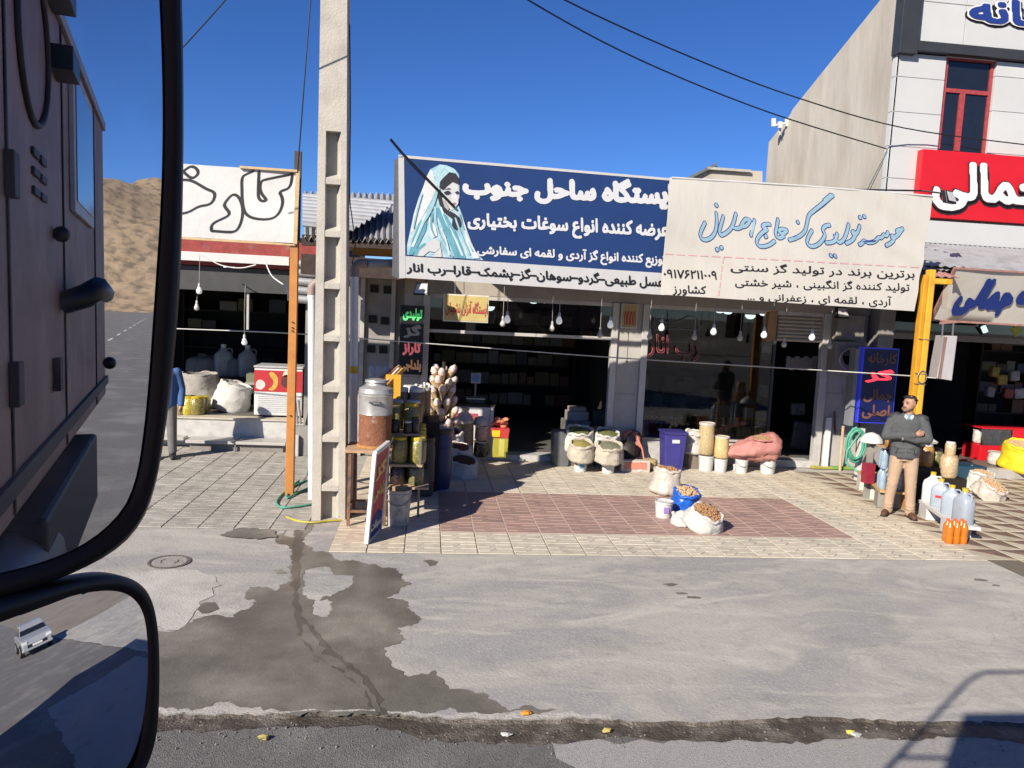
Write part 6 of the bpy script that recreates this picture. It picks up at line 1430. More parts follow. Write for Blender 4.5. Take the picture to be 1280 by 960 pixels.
# behind the man
def pl(px,py,Y): return at(px,py,Y)
def stand(px,Y,z,w,label):
    o = MB().box(-w/2,w/2,-.15,.15,0,z).build('stand', m_wood_d, None, loc=(at(px,590,Y).x,Y,0)); tag(o,label,'stand')
stand(1160,10.9,.55,.5,'dark stand behind the man holding jars'); stand(1186,10.75,.42,.4,'dark stand under the tall jar of pale nuts')
x = at(1156,560,10.9).x; jar('large jar of amber nuts at the right shoulder of the man', (x,10.9,.551), .13, .36, f_amber, m_lidw, None); jar('olive jar behind the amber nuts', (x+.28,11.05,.45), .12, .36, f_olive, m_lidb, None)
o = MB().lathe([(.14,0),(.15,.03),(.1,.07)],16,jit=jitf(3,.1)).build('white_bag', m_sackw, None, loc=(x,10.9,.915), smooth=60); tag(o,'folded white bag on the amber jar','bag')
x2 = at(1187,570,10.75).x; jar('tall jar of pale nuts right of the man', (x2,10.75,.421), .125, .34, f_pale, f_pale, None, shoulder=.85); jar('small jar of nuts stacked on the tall pale jar', (x2,10.75,.762), .075, .2, f_pale, m_lidw, None)
o = MB().lathe([(.2,0),(.24,.1),(.22,.24),(.1,.26)],18,jit=jitf(23,.1)).build('black_sack', M('black_film',(.015,.015,.017),.35,.3,12,.5,20), None, loc=(at(1195,610,10.5).x,10.55,0), smooth=60); tag(o,'slumped black plastic sack behind the jugs','sack')
o = MB().lathe([(.14,0),(.17,.06),(.12,.14),(.03,.16)],18,jit=jitf(27,.16)).build('striped_bag', M('zebra_bag',(.6,.58,.54),.6,.1,9,col2=(.05,.05,.05),cscale=14,camt=.42), None, loc=(at(1183,612,10.2).x,10.25,.12), smooth=60); tag(o,'black and white patterned bag between the jugs and black sack','bag')
sack('white sack of brown nuts at the edge of the brown tiles', (at(1223,605,11.7).x,11.75,0), .2, .32, m_sackw, m_walnut2, (12,6), 71, .016)
sack('clear sack of nuts lying open on the brown tiles', (at(1236,615,11.15).x,11.2,.03), .21, .22, m_sackc, m_walnut2, (26,14), 72, .017)
o = MB().frustum((-.2,.2,-.2,.2),(-.27,.27,-.24,.24),0,.4).build('blue_tub', M('dark_teal_tub',(.02,.06,.09),.4), None, loc=(at(1206,585,11.9).x,11.95,0), bevel=.02); tag(o,'dark teal tub behind the white nut sack','tub')
ys_ = sack('bright yellow sack of nuts on the stone step at far right', (at(1276,600,12.9).x,12.95,.16), .32, .46, m_sacky, m_walnut2, (10,-4), 73, .016, 1.05)
rc = thing('red_counter', 'red fronted glass counter of white sweets in the far right shop', 'counter', (at(1258,560,13.7).x,13.7,.15)); MB().box(-.55,1.6,0,.5,0,.3).build('base', m_red, rc, bevel=.01); MB().box(.1,1.6,-.01,.5,.302,.62).build('front_panel', m_red, rc, bevel=.01); MB().box(-.56,.098,.0,.02,.302,.62).build('glass', g_jar, rc); MB().box(-.56,1.6,0,.5,.625,.65).build('top', m_red, rc)
rg = random.Random(4)
for i,(dx,dz,r,h) in enumerate(((-.42,.305,.10,.26),(-.25,.305,.11,.28),(-.07,.305,.1,.27))):
    tall_bag(['clear bag of white sweets leftmost in the red counter','clear bag of white sweets in the middle of the red counter','clear bag of white sweets rightmost in the red counter'][i], 0, 1, 0, r, h, fillm('white_sweets',(.5,.47,.41),(.62,.6,.55),30), 80+i).location = (rc.location.x+dx,13.95,.15+dz)
tall_bag('low clear bag of sweets before the red counter', 1248, 13.3, .15, .16, .24, MATS['white_sweets'], 85)
shelf_unit('stocked shelf of bright packets in the far right shop', at(1225,480,15.5).x, 13.2, 15.5, [.9,1.35,1.8,2.25], (.2,.34), .15)
for i,(x,y,cl,nm) in enumerate(((1254,475,(.5,.36,.04),'gold'),(1246,465,(.4,.3,.05),'small gold'),(1270,470,(.5,.46,.42),'silver'),(1262,492,(.35,.06,.04),'dark red'),(1275,492,(.6,.57,.52),'white'),(1240,490,(.35,.33,.3),'grey'))):
    dspl(x,y,14.6,nm+' packet on the upper shelf of the far right shop',.2,.22,cl)
k = MB(); ar = thing('arrow_sign', 'yellow green arrow sign hanging at the right edge', 'sign', at(1271,412,12.6)); k.prism([(-.06,0,.2),(.06,0,.2),(.06,0,.02),(.14,0,.02),(0,0,-.13),(-.14,0,.02),(-.06,0,.02)],(0,.02,0)).build('arrow', M('lime_arrow',(.42,.43,.06),.5), ar)
# leave the far shop lamp
o = MB().tube([at(1229,408,14),at(1232,415,14)],.05,8).build('tube_lamp', m_lamp, None); tag(o,'short lit tube lamp under the leaning sign','lamp')

# --- left shop stock
fzL = fz
fr_z = thing('ice_cream_freezer', 'white chest freezer with red ice cream picture in the left shop', 'freezer', (at(345,520,14.25).x,14.25,fzL))
MB().box(-.34,.5,-.25,.35,.03,.88).build('cabinet', m_white, fr_z, bevel=.02); MB().box(-.34,.5,-.256,-.251,.46,.84).build('picture_panel', M('freezer_red',(.42,.03,.035),.45,.1,5), fr_z)
pn = [c for c in fr_z.children if c.name.startswith('picture')][0]
for P,cl in (([(-.1,.5),(-.02,.56),(.0,.66),(-.06,.72),(-.09,.80),(-.02,.82),(.06,.74),(.08,.62),(.04,.52),(-.03,.47)],(.5,.33,.06)),([(.12,.6),(.2,.53),(.3,.58),(.32,.7),(.24,.78),(.16,.76),(.13,.68)],(.09,.035,.025)),([(.15,.76),(.22,.72),(.26,.84),(.18,.84)],(.6,.55,.45)),([(-.31,.52),(-.22,.48),(-.14,.56),(-.16,.64),(-.25,.68),(-.31,.62)],(.58,.5,.46))):
    v,f = fill_contours([smoothp(P+[P[0]],1)]); me = bpy.data.meshes.new('printed_shape'); me.from_pydata([(x,-.2585,z) for x,z,_ in v],[],f); me.update(); link('printed_shape', me, M('pr_%.2f'%cl[0],cl,.5), pn)
for i in range(9): MB().box(-.28,.46,-.262,-.2565,.10+i*.034,.118+i*.034).build('grille_bar', m_white, fr_z)
MB().box(-.35,.51,-.27,.36,.882,.92).build('lid', M('freezer_lid',(.4,.4,.4),.4), fr_z, bevel=.01)
for s in (-.25,.4): MB().lathe([(.03,0),(.03,.03)],8,c=(s,-.2,0)).build('caster', m_blackm, fr_z)
for i,(x,Y,h) in enumerate(((224,14.0,.22),(224,14.0,.22))): jar(['lower pale jar stacked at the left shop floor edge','upper pale jar stacked at the left shop floor edge'][i], (at(222,500,14.0).x,14.0,fzL+.002+i*.225), .13, .22, fillm('cream_pickle',(.4,.36,.24),(.5,.46,.34)), m_lidy, None)
for i,(x) in enumerate((236,246)): jar(['yellow jar left of a pair on the left shop floor','yellow jar right of a pair on the left shop floor'][i], (at(x,510,14.05).x,14.05,fzL+.002), .14, .33, f_yel if i == 0 else f_pick, m_lidy, None)
jar('third dark yellow jar behind the pair in the left shop', (at(254,505,14.3).x,14.3,fzL+.002), .12, .3, f_pick, m_lidy, None)
sack('white slumped sack in the dim left shop', (at(286,515,14.7).x,14.7,fzL+.002), .3, .5, m_sackw, m_sackw, (0,16), 91, 0, 1.1); sack('grey sack behind the yellow jars in the left shop', (at(250,505,15.0).x,15.0,fzL+.002), .34, .62, m_sackg, m_sackg, (0,0), 92, 0, 1.05)
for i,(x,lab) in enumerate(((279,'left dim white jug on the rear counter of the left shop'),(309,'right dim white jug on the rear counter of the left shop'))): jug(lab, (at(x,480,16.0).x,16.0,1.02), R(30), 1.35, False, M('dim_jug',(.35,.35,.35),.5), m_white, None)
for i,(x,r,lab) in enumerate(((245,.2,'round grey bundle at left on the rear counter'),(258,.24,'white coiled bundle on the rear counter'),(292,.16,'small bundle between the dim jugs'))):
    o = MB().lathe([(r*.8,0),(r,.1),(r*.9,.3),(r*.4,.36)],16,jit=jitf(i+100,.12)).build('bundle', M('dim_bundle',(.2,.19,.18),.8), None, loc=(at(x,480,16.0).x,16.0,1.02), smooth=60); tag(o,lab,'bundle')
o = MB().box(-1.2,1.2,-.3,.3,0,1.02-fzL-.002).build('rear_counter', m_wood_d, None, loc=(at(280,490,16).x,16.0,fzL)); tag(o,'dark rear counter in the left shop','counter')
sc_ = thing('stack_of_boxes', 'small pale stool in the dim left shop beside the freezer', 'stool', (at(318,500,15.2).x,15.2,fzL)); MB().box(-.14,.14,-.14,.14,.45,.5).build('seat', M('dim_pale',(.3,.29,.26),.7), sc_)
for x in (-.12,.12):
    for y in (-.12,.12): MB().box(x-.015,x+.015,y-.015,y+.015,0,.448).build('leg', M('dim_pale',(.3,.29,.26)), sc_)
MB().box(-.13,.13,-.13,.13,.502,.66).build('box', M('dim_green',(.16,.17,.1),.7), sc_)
shelf_unit('dark stocked shelf at the back of the left shop', at(230,450,17.4).x, at(360,450,17.4).x, 17.4, [1.1,1.5,1.9,2.3], (.2,.4), fzL, fillp=.4)
# tools and boxes right of the orange post
for i,x in enumerate((369,373)): stick('thin pale rod %s behind the orange post' % ('nearer' if i else 'farther'), at(x,500,13.2), at(x+3,530,13.3), .02, m_galv)
o = MB().box(-.14,.14,-.1,.1,0,.5).build('grey_cabinet', m_gw, None, loc=(at(377,560,13.2).x,13.2,0), bevel=.01); tag(o,'small grey cabinet between the orange post and the pole','cabinet')
o = MB().box(-.08,.08,-.08,.08,0,.36).build('stone_stub', m_white_st, None, loc=(at(368,560,13.1).x,13.1,0), bevel=.01); tag(o,'pale stone stub at the right end of the bench','stone')
# litter along the kerb
for i,(x,y,cl,lab) in enumerate(((657,894,(.7,.28,.03),'crumpled orange wrapper at the concrete edge'),(1062,918,(.6,.52,.1),'yellow scrap in the gutter left of the mirror shadow'),(1070,921,(.45,.45,.42),'white scrap next to the yellow one in the gutter'),(758,916,(.5,.4,.12),'tan leaf in the middle of the gutter'),(632,921,(.6,.6,.55),'pale pebble left in the gutter'),(330,924,(.32,.27,.08),'yellow leaf on the asphalt at lower left'))):
    c = gp(x,y,-.024 if i else -.008); k = MB(); rg = random.Random(i); k.sph((0,0,.012), .028, 6, 4, .35, rg, (1.3,.8,.5)); o = k.build('litter_scrap', M('litter_%d'%i,cl,.6), None, loc=c+Vector((0,0,.004))); tag(o,lab,'litter')
rg = random.Random(31); k = MB()
for i in range(260):
    x = rg.uniform(-2.2,5.2); y = edge_y(x)-.05-abs(rg.gauss(0,.16)); r_ = rg.uniform(.003,.009); k.sph((x,y,-.027), r_, 5, 3, .3, rg)
o = k.build('gutter_gravel', M('gravel',(.2,.18,.16),.9,.4,60)); tag(o,'loose gravel and crumbs along the gutter','gravel',kind='stuff')
# ================================================================ PEOPLE
def blob(name, caps, voxel, mat, parent, smooth=6, balls=(), fac=.5):
    """one continuous skin over tapered limbs: overlapping forms merged into a single surface"""
    k = MB()
    for c in caps:
        P, rr = c[0], c[1]; sq = c[2] if len(c) > 2 else None
        pts = [Vector(p) for p in P]
        if sq:                                     # flattened section: rings scaled in y
            n = 20; vs = []; fs = []
            for p,r in zip(pts, rr):
                for j in range(n):
                    a = 2*math.pi*j/n; vs.append((p.x+r*math.cos(a), p.y+r*sq*math.sin(a), p.z))
            m = len(pts); fs = [(i*n+j,i*n+(j+1)%n,(i+1)*n+(j+1)%n,(i+1)*n+j) for i in range(m-1) for j in range(n)]+[tuple(reversed(range(n))),tuple((m-1)*n+j for j in range(n))]
            k.add(vs, fs)
        else:
            k.tube(pts, list(rr), 12)
            for p,r in zip(pts, rr): k.sph(p, r*1.0, 12, 8)
    for c,r,s in balls: k.sph(c, r, 16, 10, sq=s)
    o = k.build('tmp', None)
    md = o.modifiers.new('r','REMESH'); md.mode = 'VOXEL'; md.voxel_size = voxel; md.use_smooth_shade = True
    sm = o.modifiers.new('s','SMOOTH'); sm.iterations = smooth; sm.factor = fac
    dg = bpy.context.evaluated_depsgraph_get(); dg.update()
    me = bpy.data.meshes.new_from_object(o.evaluated_get(dg)); bpy.data.objects.remove(o)
    me.name = name; me.materials.clear()
    ob = link(name, me, mat, parent); me.polygons.foreach_set('use_smooth',[True]*len(me.polygons)); return ob
m_skin = M('tan_skin', (.40,.22,.145), .55, .08, 30, sss=.1); m_hair = M('dark_hair', (.018,.016,.015), .6, .4, 90, .6, 200); m_stub = M('stubble_skin', (.20,.125,.095), .65, .15, 60)
m_jack = M('grey_knit', (.080,.085,.088), .9, .18, 25, .6, 90); m_patch = M('dark_patch', (.03,.031,.031), .7, .1, 20); m_trou = M('khaki_cotton', (.40,.28,.19), .85, .10, 10, .3, 40); m_shoe = M('brown_suede', (.10,.045,.028), .7, .2, 25); m_shirt = M('teal_shirt', (.12,.24,.28), .8)
pm = thing('person', 'man in dark grey jacket and khaki trousers with folded arms', 'person', gp(1126,646)+Vector((0,.05,0)), R(-30))
ht = R(-42)                                   # head turned to his right
def H(x,y,z): return (x*math.cos(ht)-y*math.sin(ht), x*math.sin(ht)+y*math.cos(ht)-.012, z)
skin_caps = [([(0,0,.95),(0,0,1.2),(0,.005,1.38)],[.10,.11,.10]), ([(0,.01,1.38),(0,-.005,1.47),(0,-.012,1.54)],[.058,.054,.055]),
  ([(.19,0,1.37),(.25,-.07,1.13),(-.05,-.16,1.15)],[.045,.038,.027]), ([(-.19,0,1.37),(-.25,-.07,1.14),(.07,-.185,1.185)],[.045,.038,.027]),
  ([(.07,-.185,1.185),(.13,-.188,1.212)],[.028,.036]), ([(-.05,-.16,1.15),(-.12,-.15,1.155)],[.028,.034]),
  ([(.09,0,.92),(.10,-.01,.5),(.125,.01,.12)],[.07,.05,.035]), ([(-.09,0,.92),(-.10,-.01,.5),(-.125,.01,.12)],[.07,.05,.035])]
for q in range(4):                            # fingers of the visible hand, lying over the other sleeve
    z = 1.245-.022*q; L_ = (.055,.062,.06,.05)[q]
    skin_caps.append(([(.135,-.19,z),(.135+L_*.55,-.192,z+.008),(.135+L_*1.1,-.165,z+.01)],[.0115,.0105,.0095]))
skin_caps.append(([(.11,-.2,1.225),(.13,-.215,1.255),(.145,-.21,1.275)],[.014,.012,.010]))
for q in range(4):
    z = 1.18-.02*q; skin_caps.append(([(-.125,-.155,z),(-.165,-.14,z),(-.19,-.11,z+.004)],[.0115,.0105,.0095]))
skin_caps.append(([H(0,-.088,1.605),H(0,-.112,1.578),H(0,-.104,1.57)],[.010,.015,.013]))            # nose
skin_caps.append(([H(-.038,-.085,1.622),H(.038,-.085,1.622)],[.014,.014]))                          # brow
skin_caps.append(([H(0,-.055,1.52),H(0,-.072,1.508)],[.042,.028]))                                   # jaw, chin
balls = [(H(0,0,1.615),.10,(.80,.98,1.08)),(H(0,-.03,1.56),.075,(.86,.95,1.0))]+[(H(s*.079,.005,1.60),.026,(.45,.75,1.2)) for s in (-1,1)]
blob('body', skin_caps, .011, m_skin, pm, 4, balls)
# face details
for s in (-1,1):
    MB().sph(H(s*.032,-.091,1.607), .0105, 8, 6, sq=(1.2,1,.7)).build('eye', M('eye_dark',(.02,.015,.012),.2), pm, smooth=80)
    MB().tube([H(s*.014,-.099,1.628),H(s*.034,-.098,1.633),H(s*.055,-.084,1.627)], .0055, 5).build('eyebrow', m_hair, pm, smooth=80)
MB().tube([H(-.028,-.094,1.546),H(0,-.104,1.549),H(.028,-.094,1.546)], .0055, 5).build('mouth', M('lip',(.25,.10,.08),.6), pm, smooth=80)
blob('beard_stubble', [([H(-.064,-.03,1.55),H(-.05,-.07,1.528),H(0,-.092,1.507),H(.05,-.07,1.528),H(.064,-.03,1.55)],[.014,.018,.022,.018,.014]), ([H(-.03,-.096,1.559),H(0,-.106,1.561),H(.03,-.096,1.559)],[.006,.007,.006])], .006, m_stub, pm, 3)
hairb = []
rg = random.Random(6)
for i in range(46):
    a = rg.uniform(0,2*math.pi); e = rg.uniform(.1,1.45); x = .083*math.cos(a)*math.cos(e); y = .098*math.sin(a)*math.cos(e); z = 1.625+.088*math.sin(e)
    if y < -.045 and z < 1.685: continue
    hairb.append((H(x,y+.008,z), .017, (1,1,.8)))
hairb += [(H(0,.03,1.635),.086,(.88,.92,.98)),(H(0,-.0,1.668),.070,(1.0,1.1,.7))]
blob('hair', [([H(-.06,-.055,1.69),H(0,-.075,1.705),H(.06,-.055,1.69)],[.012,.014,.012])], .008, m_hair, pm, 2, hairb)
# jacket
jc = [([(0,.0,.84),(0,.0,.90),(0,-.002,1.05),(0,-.005,1.22),(0,0,1.36),(0,.005,1.43),(0,.008,1.455)],[.185,.192,.188,.200,.200,.150,.085], .66),
      ([(.175,.005,1.385),(.222,-.02,1.27),(.262,-.065,1.13)],[.080,.072,.066]), ([(.262,-.065,1.13),(.12,-.155,1.12),(-.055,-.178,1.15)],[.064,.055,.045]),
      ([(-.175,.005,1.385),(-.222,-.02,1.27),(-.262,-.065,1.13)],[.080,.072,.066]), ([(-.262,-.065,1.13),(-.10,-.175,1.165),(.075,-.192,1.19)],[.064,.056,.045]),
      ([(-.06,.01,1.455),(-.055,-.05,1.45),(-.03,-.09,1.42)],[.022,.022,.018]), ([(.06,.01,1.455),(.055,-.05,1.45),(.03,-.09,1.42)],[.022,.022,.018]), ([(-.06,.02,1.455),(0,.055,1.46),(.06,.02,1.455)],[.022,.024,.022])]
# cloth folds
for (a,b,c,r) in (((-.15,-.10,1.0),(-.05,-.125,.985),(.08,-.125,1.0),.012),((.15,-.10,.93),(.02,-.13,.95),(-.1,-.12,.93),.012),((.2,-.05,1.2),(.25,-.09,1.18),(.29,-.06,1.19),.012),((-.2,-.05,1.22),(-.25,-.09,1.2),(-.28,-.06,1.21),.012)): jc.append(([a,b,c],[r]*3))
jk = blob('jacket', jc, .012, m_jack, pm, 4)
MB().tube([(0,-.128,.86),(0,-.130,1.0),(0,-.1335,1.1)], .006, 5).build('zip', m_steel, jk)
for s in (-1,1):
    MB().tube([(s*.10,-.122,.97),(s*.125,-.110,.90)], .008, 5).build('pocket_trim', m_patch, jk)
    blob('shoulder_patch', [([(s*.09,.0,1.432),(s*.15,.0,1.425),(s*.195,-.005,1.395)],[.028,.050,.066])], .01, m_patch, jk, 3)
blob('waistband', [([(0,0,.815),(0,0,.845),(0,0,.875)],[.176,.182,.180],.66)], .012, m_patch, jk, 3)
k = MB(); k.prism([(-.05,-.093,1.455),(.05,-.093,1.455),(.012,-.130,1.34),(-.012,-.130,1.34)],(0,.03,0)).build('shirt', m_shirt, pm)
for s in (-1,1): MB().prism([(s*.05,-.098,1.462),(s*.012,-.112,1.43),(s*.03,-.125,1.39),(s*.06,-.105,1.42)],(0,.006,0)).build('collar', M('pale_collar',(.5,.5,.47),.8), pm)
MB().lathe([(.050,-.012),(.052,0),(.050,.012)],12).build('wrist_watch', m_galv, pm, loc=(-.062,-.172,1.149)).rotation_euler = (0,R(90),R(10))
# trousers
tr_ = [([(0,.0,.90),(0,0,.86),(0,0,.80)],[.165,.172,.168],.68)]
for s,dx in ((-1,-.02),(1,.0)):
    tr_.append(([(s*.088,0,.84),(s*.10+dx*.3,-.012,.62),(s*.108+dx*.6,-.016,.47),(s*.122+dx,.004,.25),(s*.132+dx,.008,.075)],[.100,.086,.076,.070,.072]))
    for z in (.12,.16,.44,.50): tr_.append(([(s*.125+dx-.05,-.055,z+.01),(s*.125+dx,-.068,z),(s*.125+dx+.05,-.055,z+.012)],[.010,.012,.010]))
blob('trousers', tr_, .012, m_trou, pm, 4)
for s,dx in ((-1,-.02),(1,0)):
    x = s*.132+dx; t = s*.05
    sh_ = blob('shoe', [([(x,.07,.042),(x+t*.3,-.02,.045),(x+t*.8,-.12,.038),(x+t,-.17,.033)],[.042,.046,.046,.036]), ([(x,.05,.08),(x,.02,.10)],[.045,.048])], .009, m_shoe, pm, 3)
    MB().prism([(x-.04,.11,0),(x+.045,.11,0),(x+.05+t*.3,-.02,0),(x+.048+t,-.17,0),(x+t*1.1,-.21,0),(x-.045+t,-.17,0),(x-.046+t*.3,-.02,0)],(0,0,.016)).build('sole', M('rubber_sole',(.03,.025,.02),.8), sh_)

# person at the left shop, mostly hidden by the mirror
p2 = thing('person', 'person in blue jacket and grey trousers partly hidden by the mirror', 'person', gp(207,573)+Vector((-.02,.0,0)), R(15))
sk2 = [([(0,0,.95),(0,0,1.2),(0,.0,1.38)],[.10,.11,.10]),([(0,0,1.38),(0,-.01,1.54)],[.056,.055])]
for s in (-1,1):
    sk2 += [([(s*.19,0,1.38),(s*.25,.02,1.1),(s*.24,-.07,.86)],[.045,.038,.028]),([(s*.24,-.07,.86),(s*.235,-.09,.79)],[.03,.034]),([(s*.09,0,.92),(s*.10,-.01,.5),(s*.11,.01,.12)],[.07,.05,.035])]
    for q in range(4): sk2.append(([(s*.235,-.11+.02*q,.775),(s*.232,-.118+.02*q,.735),(s*.225,-.11+.018*q,.70)],[.011,.010,.009]))
    sk2.append(([(s*.23,-.12,.82),(s*.215,-.14,.785)],[.013,.011]))
blob('body', sk2+[([(0,-.09,1.60),(0,-.112,1.575)],[.01,.015])], .012, m_skin, p2, 4, [((0,0,1.615),.10,(.8,.98,1.08)),((0,-.03,1.56),.075,(.86,.95,1))])
blob('hair', [], .01, m_hair, p2, 2, [((0,.03,1.645),.09,(.88,.92,.95)),((0,0,1.68),.075,(.95,1.08,.7))])
blob('jacket', [([(0,0,.82),(0,0,.9),(0,0,1.2),(0,0,1.36),(0,0,1.43),(0,.005,1.46)],[.18,.19,.20,.20,.15,.085],.66)]+[([(s*.175,0,1.385),(s*.245,.015,1.12),(s*.245,-.06,.88)],[.078,.066,.05]) for s in (-1,1)], .013, M('blue_jacket',(.05,.11,.26),.8,.2,12), p2, 4)
blob('trousers', [([(0,0,.88),(0,0,.8)],[.17,.168],.68)]+[([(s*.088,0,.84),(s*.108,-.016,.47),(s*.12,.008,.12)],[.1,.078,.068]) for s in (-1,1)], .013, M('grey_trousers',(.16,.155,.15),.85,.12,12), p2, 4)
for s in (-1,1): blob('boot', [([(s*.12,.06,.045),(s*.13,-.17,.036)],[.046,.038]),([(s*.12,.02,.06),(s*.12,.015,.2)],[.055,.058])], .011, M('black_boot',(.02,.02,.02),.5), p2, 3)
# ================================================================ THE TRUCK THE PICTURE IS TAKEN FROM
VPX = (216, 378)
din = Vector(ray(*VPX)).normalized(); nM = (Vector((1,0,0))-din).normalized()
PM = Vector(CAMP)+din*.43
def on_plane(px, py, P0, n):
    d = Vector(ray(px,py)); t = (P0-Vector(CAMP)).dot(n)/d.dot(n); return Vector(CAMP)+d*t
def frame_of(n):
    a = Vector((0,0,1)).cross(n).normalized(); return a, n.cross(a)
m_hous = M('mirror_housing', (.010,.010,.011), .42, .12, 8)
m_mir = bpy.data.materials.new('mirror_glass'); m_mir.use_nodes = True
nt_ = m_mir.node_tree; b_ = nt_.nodes['Principled BSDF']; b_.inputs['Metallic'].default_value = 1.0; b_.inputs['Roughness'].default_value = .0; b_.inputs['Base Color'].default_value = (.82,.83,.85,1)
df_ = nt_.nodes.new('ShaderNodeBsdfDiffuse'); df_.inputs[0].default_value = (.45,.43,.4,1); ms_ = nt_.nodes.new('ShaderNodeMixShader')
no_ = nt_.nodes.new('ShaderNodeTexNoise'); no_.inputs['Scale'].default_value = 24; no_.inputs['Detail'].default_value = 8; ge_ = nt_.nodes.new('ShaderNodeNewGeometry'); nt_.links.new(ge_.outputs['Position'], no_.inputs['Vector'])
mr_ = nt_.nodes.new('ShaderNodeMapRange'); mr_.inputs['From Min'].default_value = .4; mr_.inputs['From Max'].default_value = .85; mr_.inputs['To Max'].default_value = .22
nt_.links.new(no_.outputs['Fac'], mr_.inputs['Value']); nt_.links.new(mr_.outputs[0], ms_.inputs[0]); nt_.links.new(b_.outputs[0], ms_.inputs[1]); nt_.links.new(df_.outputs[0], ms_.inputs[2])
nt_.links.new(ms_.outputs[0], nt_.nodes['Material Output'].inputs[0])
def smooth_closed(P, n=2):
    for _ in range(n):
        Q_ = []
        for i in range(len(P)):
            a, b = P[i], P[(i+1)%len(P)]; Q_ += [(a[0]*.75+b[0]*.25,a[1]*.75+b[1]*.25),(a[0]*.25+b[0]*.75,a[1]*.25+b[1]*.75)]
        P = Q_
    return P
def mirror(name, label, outer, inner, P0, n, R_curve, dep):
    m = thing(name, label, 'mirror', (0,0,0)); a, b = frame_of(n)
    def loc2(p): q = on_plane(*p,P0,n)-P0; return (q.dot(a), q.dot(b))
    O = [loc2(p) for p in outer]; I = [loc2(p) for p in inner]; O = smooth_closed(O,2); I = smooth_closed(I,2)
    w3 = lambda p,h: P0+a*p[0]+b*p[1]+n*h
    cx, cy_ = sum(p[0] for p in O)/len(O), sum(p[1] for p in O)/len(O)
    k = MB(); N = len(O); rings = [(1.0,-.004),(.91,-dep*.4),(.80,-dep*.8),(.66,-dep)]
    vs = [w3((cx+(p[0]-cx)*s, cy_+(p[1]-cy_)*s),h) for s,h in rings for p in O]
    k.add(vs, [(i*N+j,i*N+(j+1)%N,(i+1)*N+(j+1)%N,(i+1)*N+j) for i in range(len(rings)-1) for j in range(N)]+[tuple((len(rings)-1)*N+j for j in range(N)), tuple(range(N))]).build('housing', m_hous, m, smooth=60)
    # rounded rim: loft between outer and inner outlines
    K = 64
    def resample(P):
        L = [0]
        for i in range(len(P)): L.append(L[-1]+math.hypot(P[(i+1)%len(P)][0]-P[i][0],P[(i+1)%len(P)][1]-P[i][1]))
        out = []
        for q in range(K*2):
            t = L[-1]*q/(K*2); i = max(j for j in range(len(P)) if L[j] <= t+1e-12); f = (t-L[i])/(L[i+1]-L[i]+1e-12)
            A_, B_ = P[i], P[(i+1)%len(P)]; out.append((A_[0]+(B_[0]-A_[0])*f, A_[1]+(B_[1]-A_[1])*f))
        return out
    def byangle(P):
        c0 = (sum(p[0] for p in I)/len(I), sum(p[1] for p in I)/len(I)); P = resample(P)
        i0 = min(range(len(P)), key=lambda i: math.atan2(P[i][1]-c0[1],P[i][0]-c0[0])); P = P[i0:]+P[:i0]
        if math.atan2(P[5][1]-c0[1],P[5][0]-c0[0]) < math.atan2(P[0][1]-c0[1],P[0][0]-c0[0]): P = [P[0]]+P[1:][::-1]
        return P
    Oa, Ia = byangle(O), byangle(I); K2 = len(Oa); vs = []; prof = [(0,-.004),(.12,.003),(.4,.006),(.75,.005),(1,.003)]
    for t,h in prof: vs += [w3((o[0]+(i_[0]-o[0])*t, o[1]+(i_[1]-o[1])*t),h) for o,i_ in zip(Oa,Ia)]
    MB().add(vs, [(i*K2+j,i*K2+(j+1)%K2,(i+1)*K2+(j+1)%K2,(i+1)*K2+j) for i in range(len(prof)-1) for j in range(K2)]).build('rim', m_hous, m, smooth=70)
    # glass
    ic = (sum(p[0] for p in I)/len(I), sum(p[1] for p in I)/len(I))
    if R_curve is None:
        v,f = fill_contours([I]); me = bpy.data.meshes.new('mirror_glass'); me.from_pydata([tuple(w3((x,y),.002)) for x,y,_ in v],[],f); me.update(); link('glass', me, m_mir, m)
    else:
        x0,x1 = min(p[0] for p in I)-.01, max(p[0] for p in I)+.01; y0,y1 = min(p[1] for p in I)-.01, max(p[1] for p in I)+.01; n1,n2 = 90,90; vs = []; fs = []
        for j in range(n2+1):
            for i in range(n1+1):
                x = x0+(x1-x0)*i/n1; y = y0+(y1-y0)*j/n2; d = (x-ic[0])**2+(y-ic[1])**2; vs.append(w3((x,y),.0015+max(-.004, -d/(2*R_curve)+.004)))
        def inside(x,y):
            x = ic[0]+(x-ic[0])/1.05; y = ic[1]+(y-ic[1])/1.05
            c = False; n_ = len(I)
            for i in range(n_):
                (xa,ya),(xb,yb) = I[i], I[(i+1)%n_]
                if (ya > y) != (yb > y) and x < (xb-xa)*(y-ya)/(yb-ya)+xa: c = not c
            return c
        for j in range(n2):
            for i in range(n1):
                xs_ = x0+(x1-x0)*(i+.5)/n1; ys_ = y0+(y1-y0)*(j+.5)/n2
                if inside(xs_,ys_): q = j*(n1+1)+i; fs.append((q,q+1,q+n1+2,q+n1+1))
        k = MB(); k.add(vs,fs); k.build('glass', m_mir, m, smooth=80, fixn=False)
    return m
main_o = [(224,-60),(227,40),(228,150),(227,260),(223,380),(213,480),(203,555),(192,612),(176,655),(142,692),(75,724),(0,751),(-120,790),(-190,770),(-205,600),(-205,-250),(-170,-330),(100,-330),(200,-300),(220,-200)]
main_i = [(194,-60),(200,50),(202,150),(200,245),(193,350),(184,480),(178,540),(169,600),(150,643),(100,684),(40,706),(0,715),(-110,745),(-165,730),(-178,600),(-178,-230),(-150,-300),(90,-300),(172,-270),(188,-180)]
mirror('truck_mirror', 'large black framed truck mirror showing the truck flank, road and sky', main_o, main_i, PM, nM, None, .07)
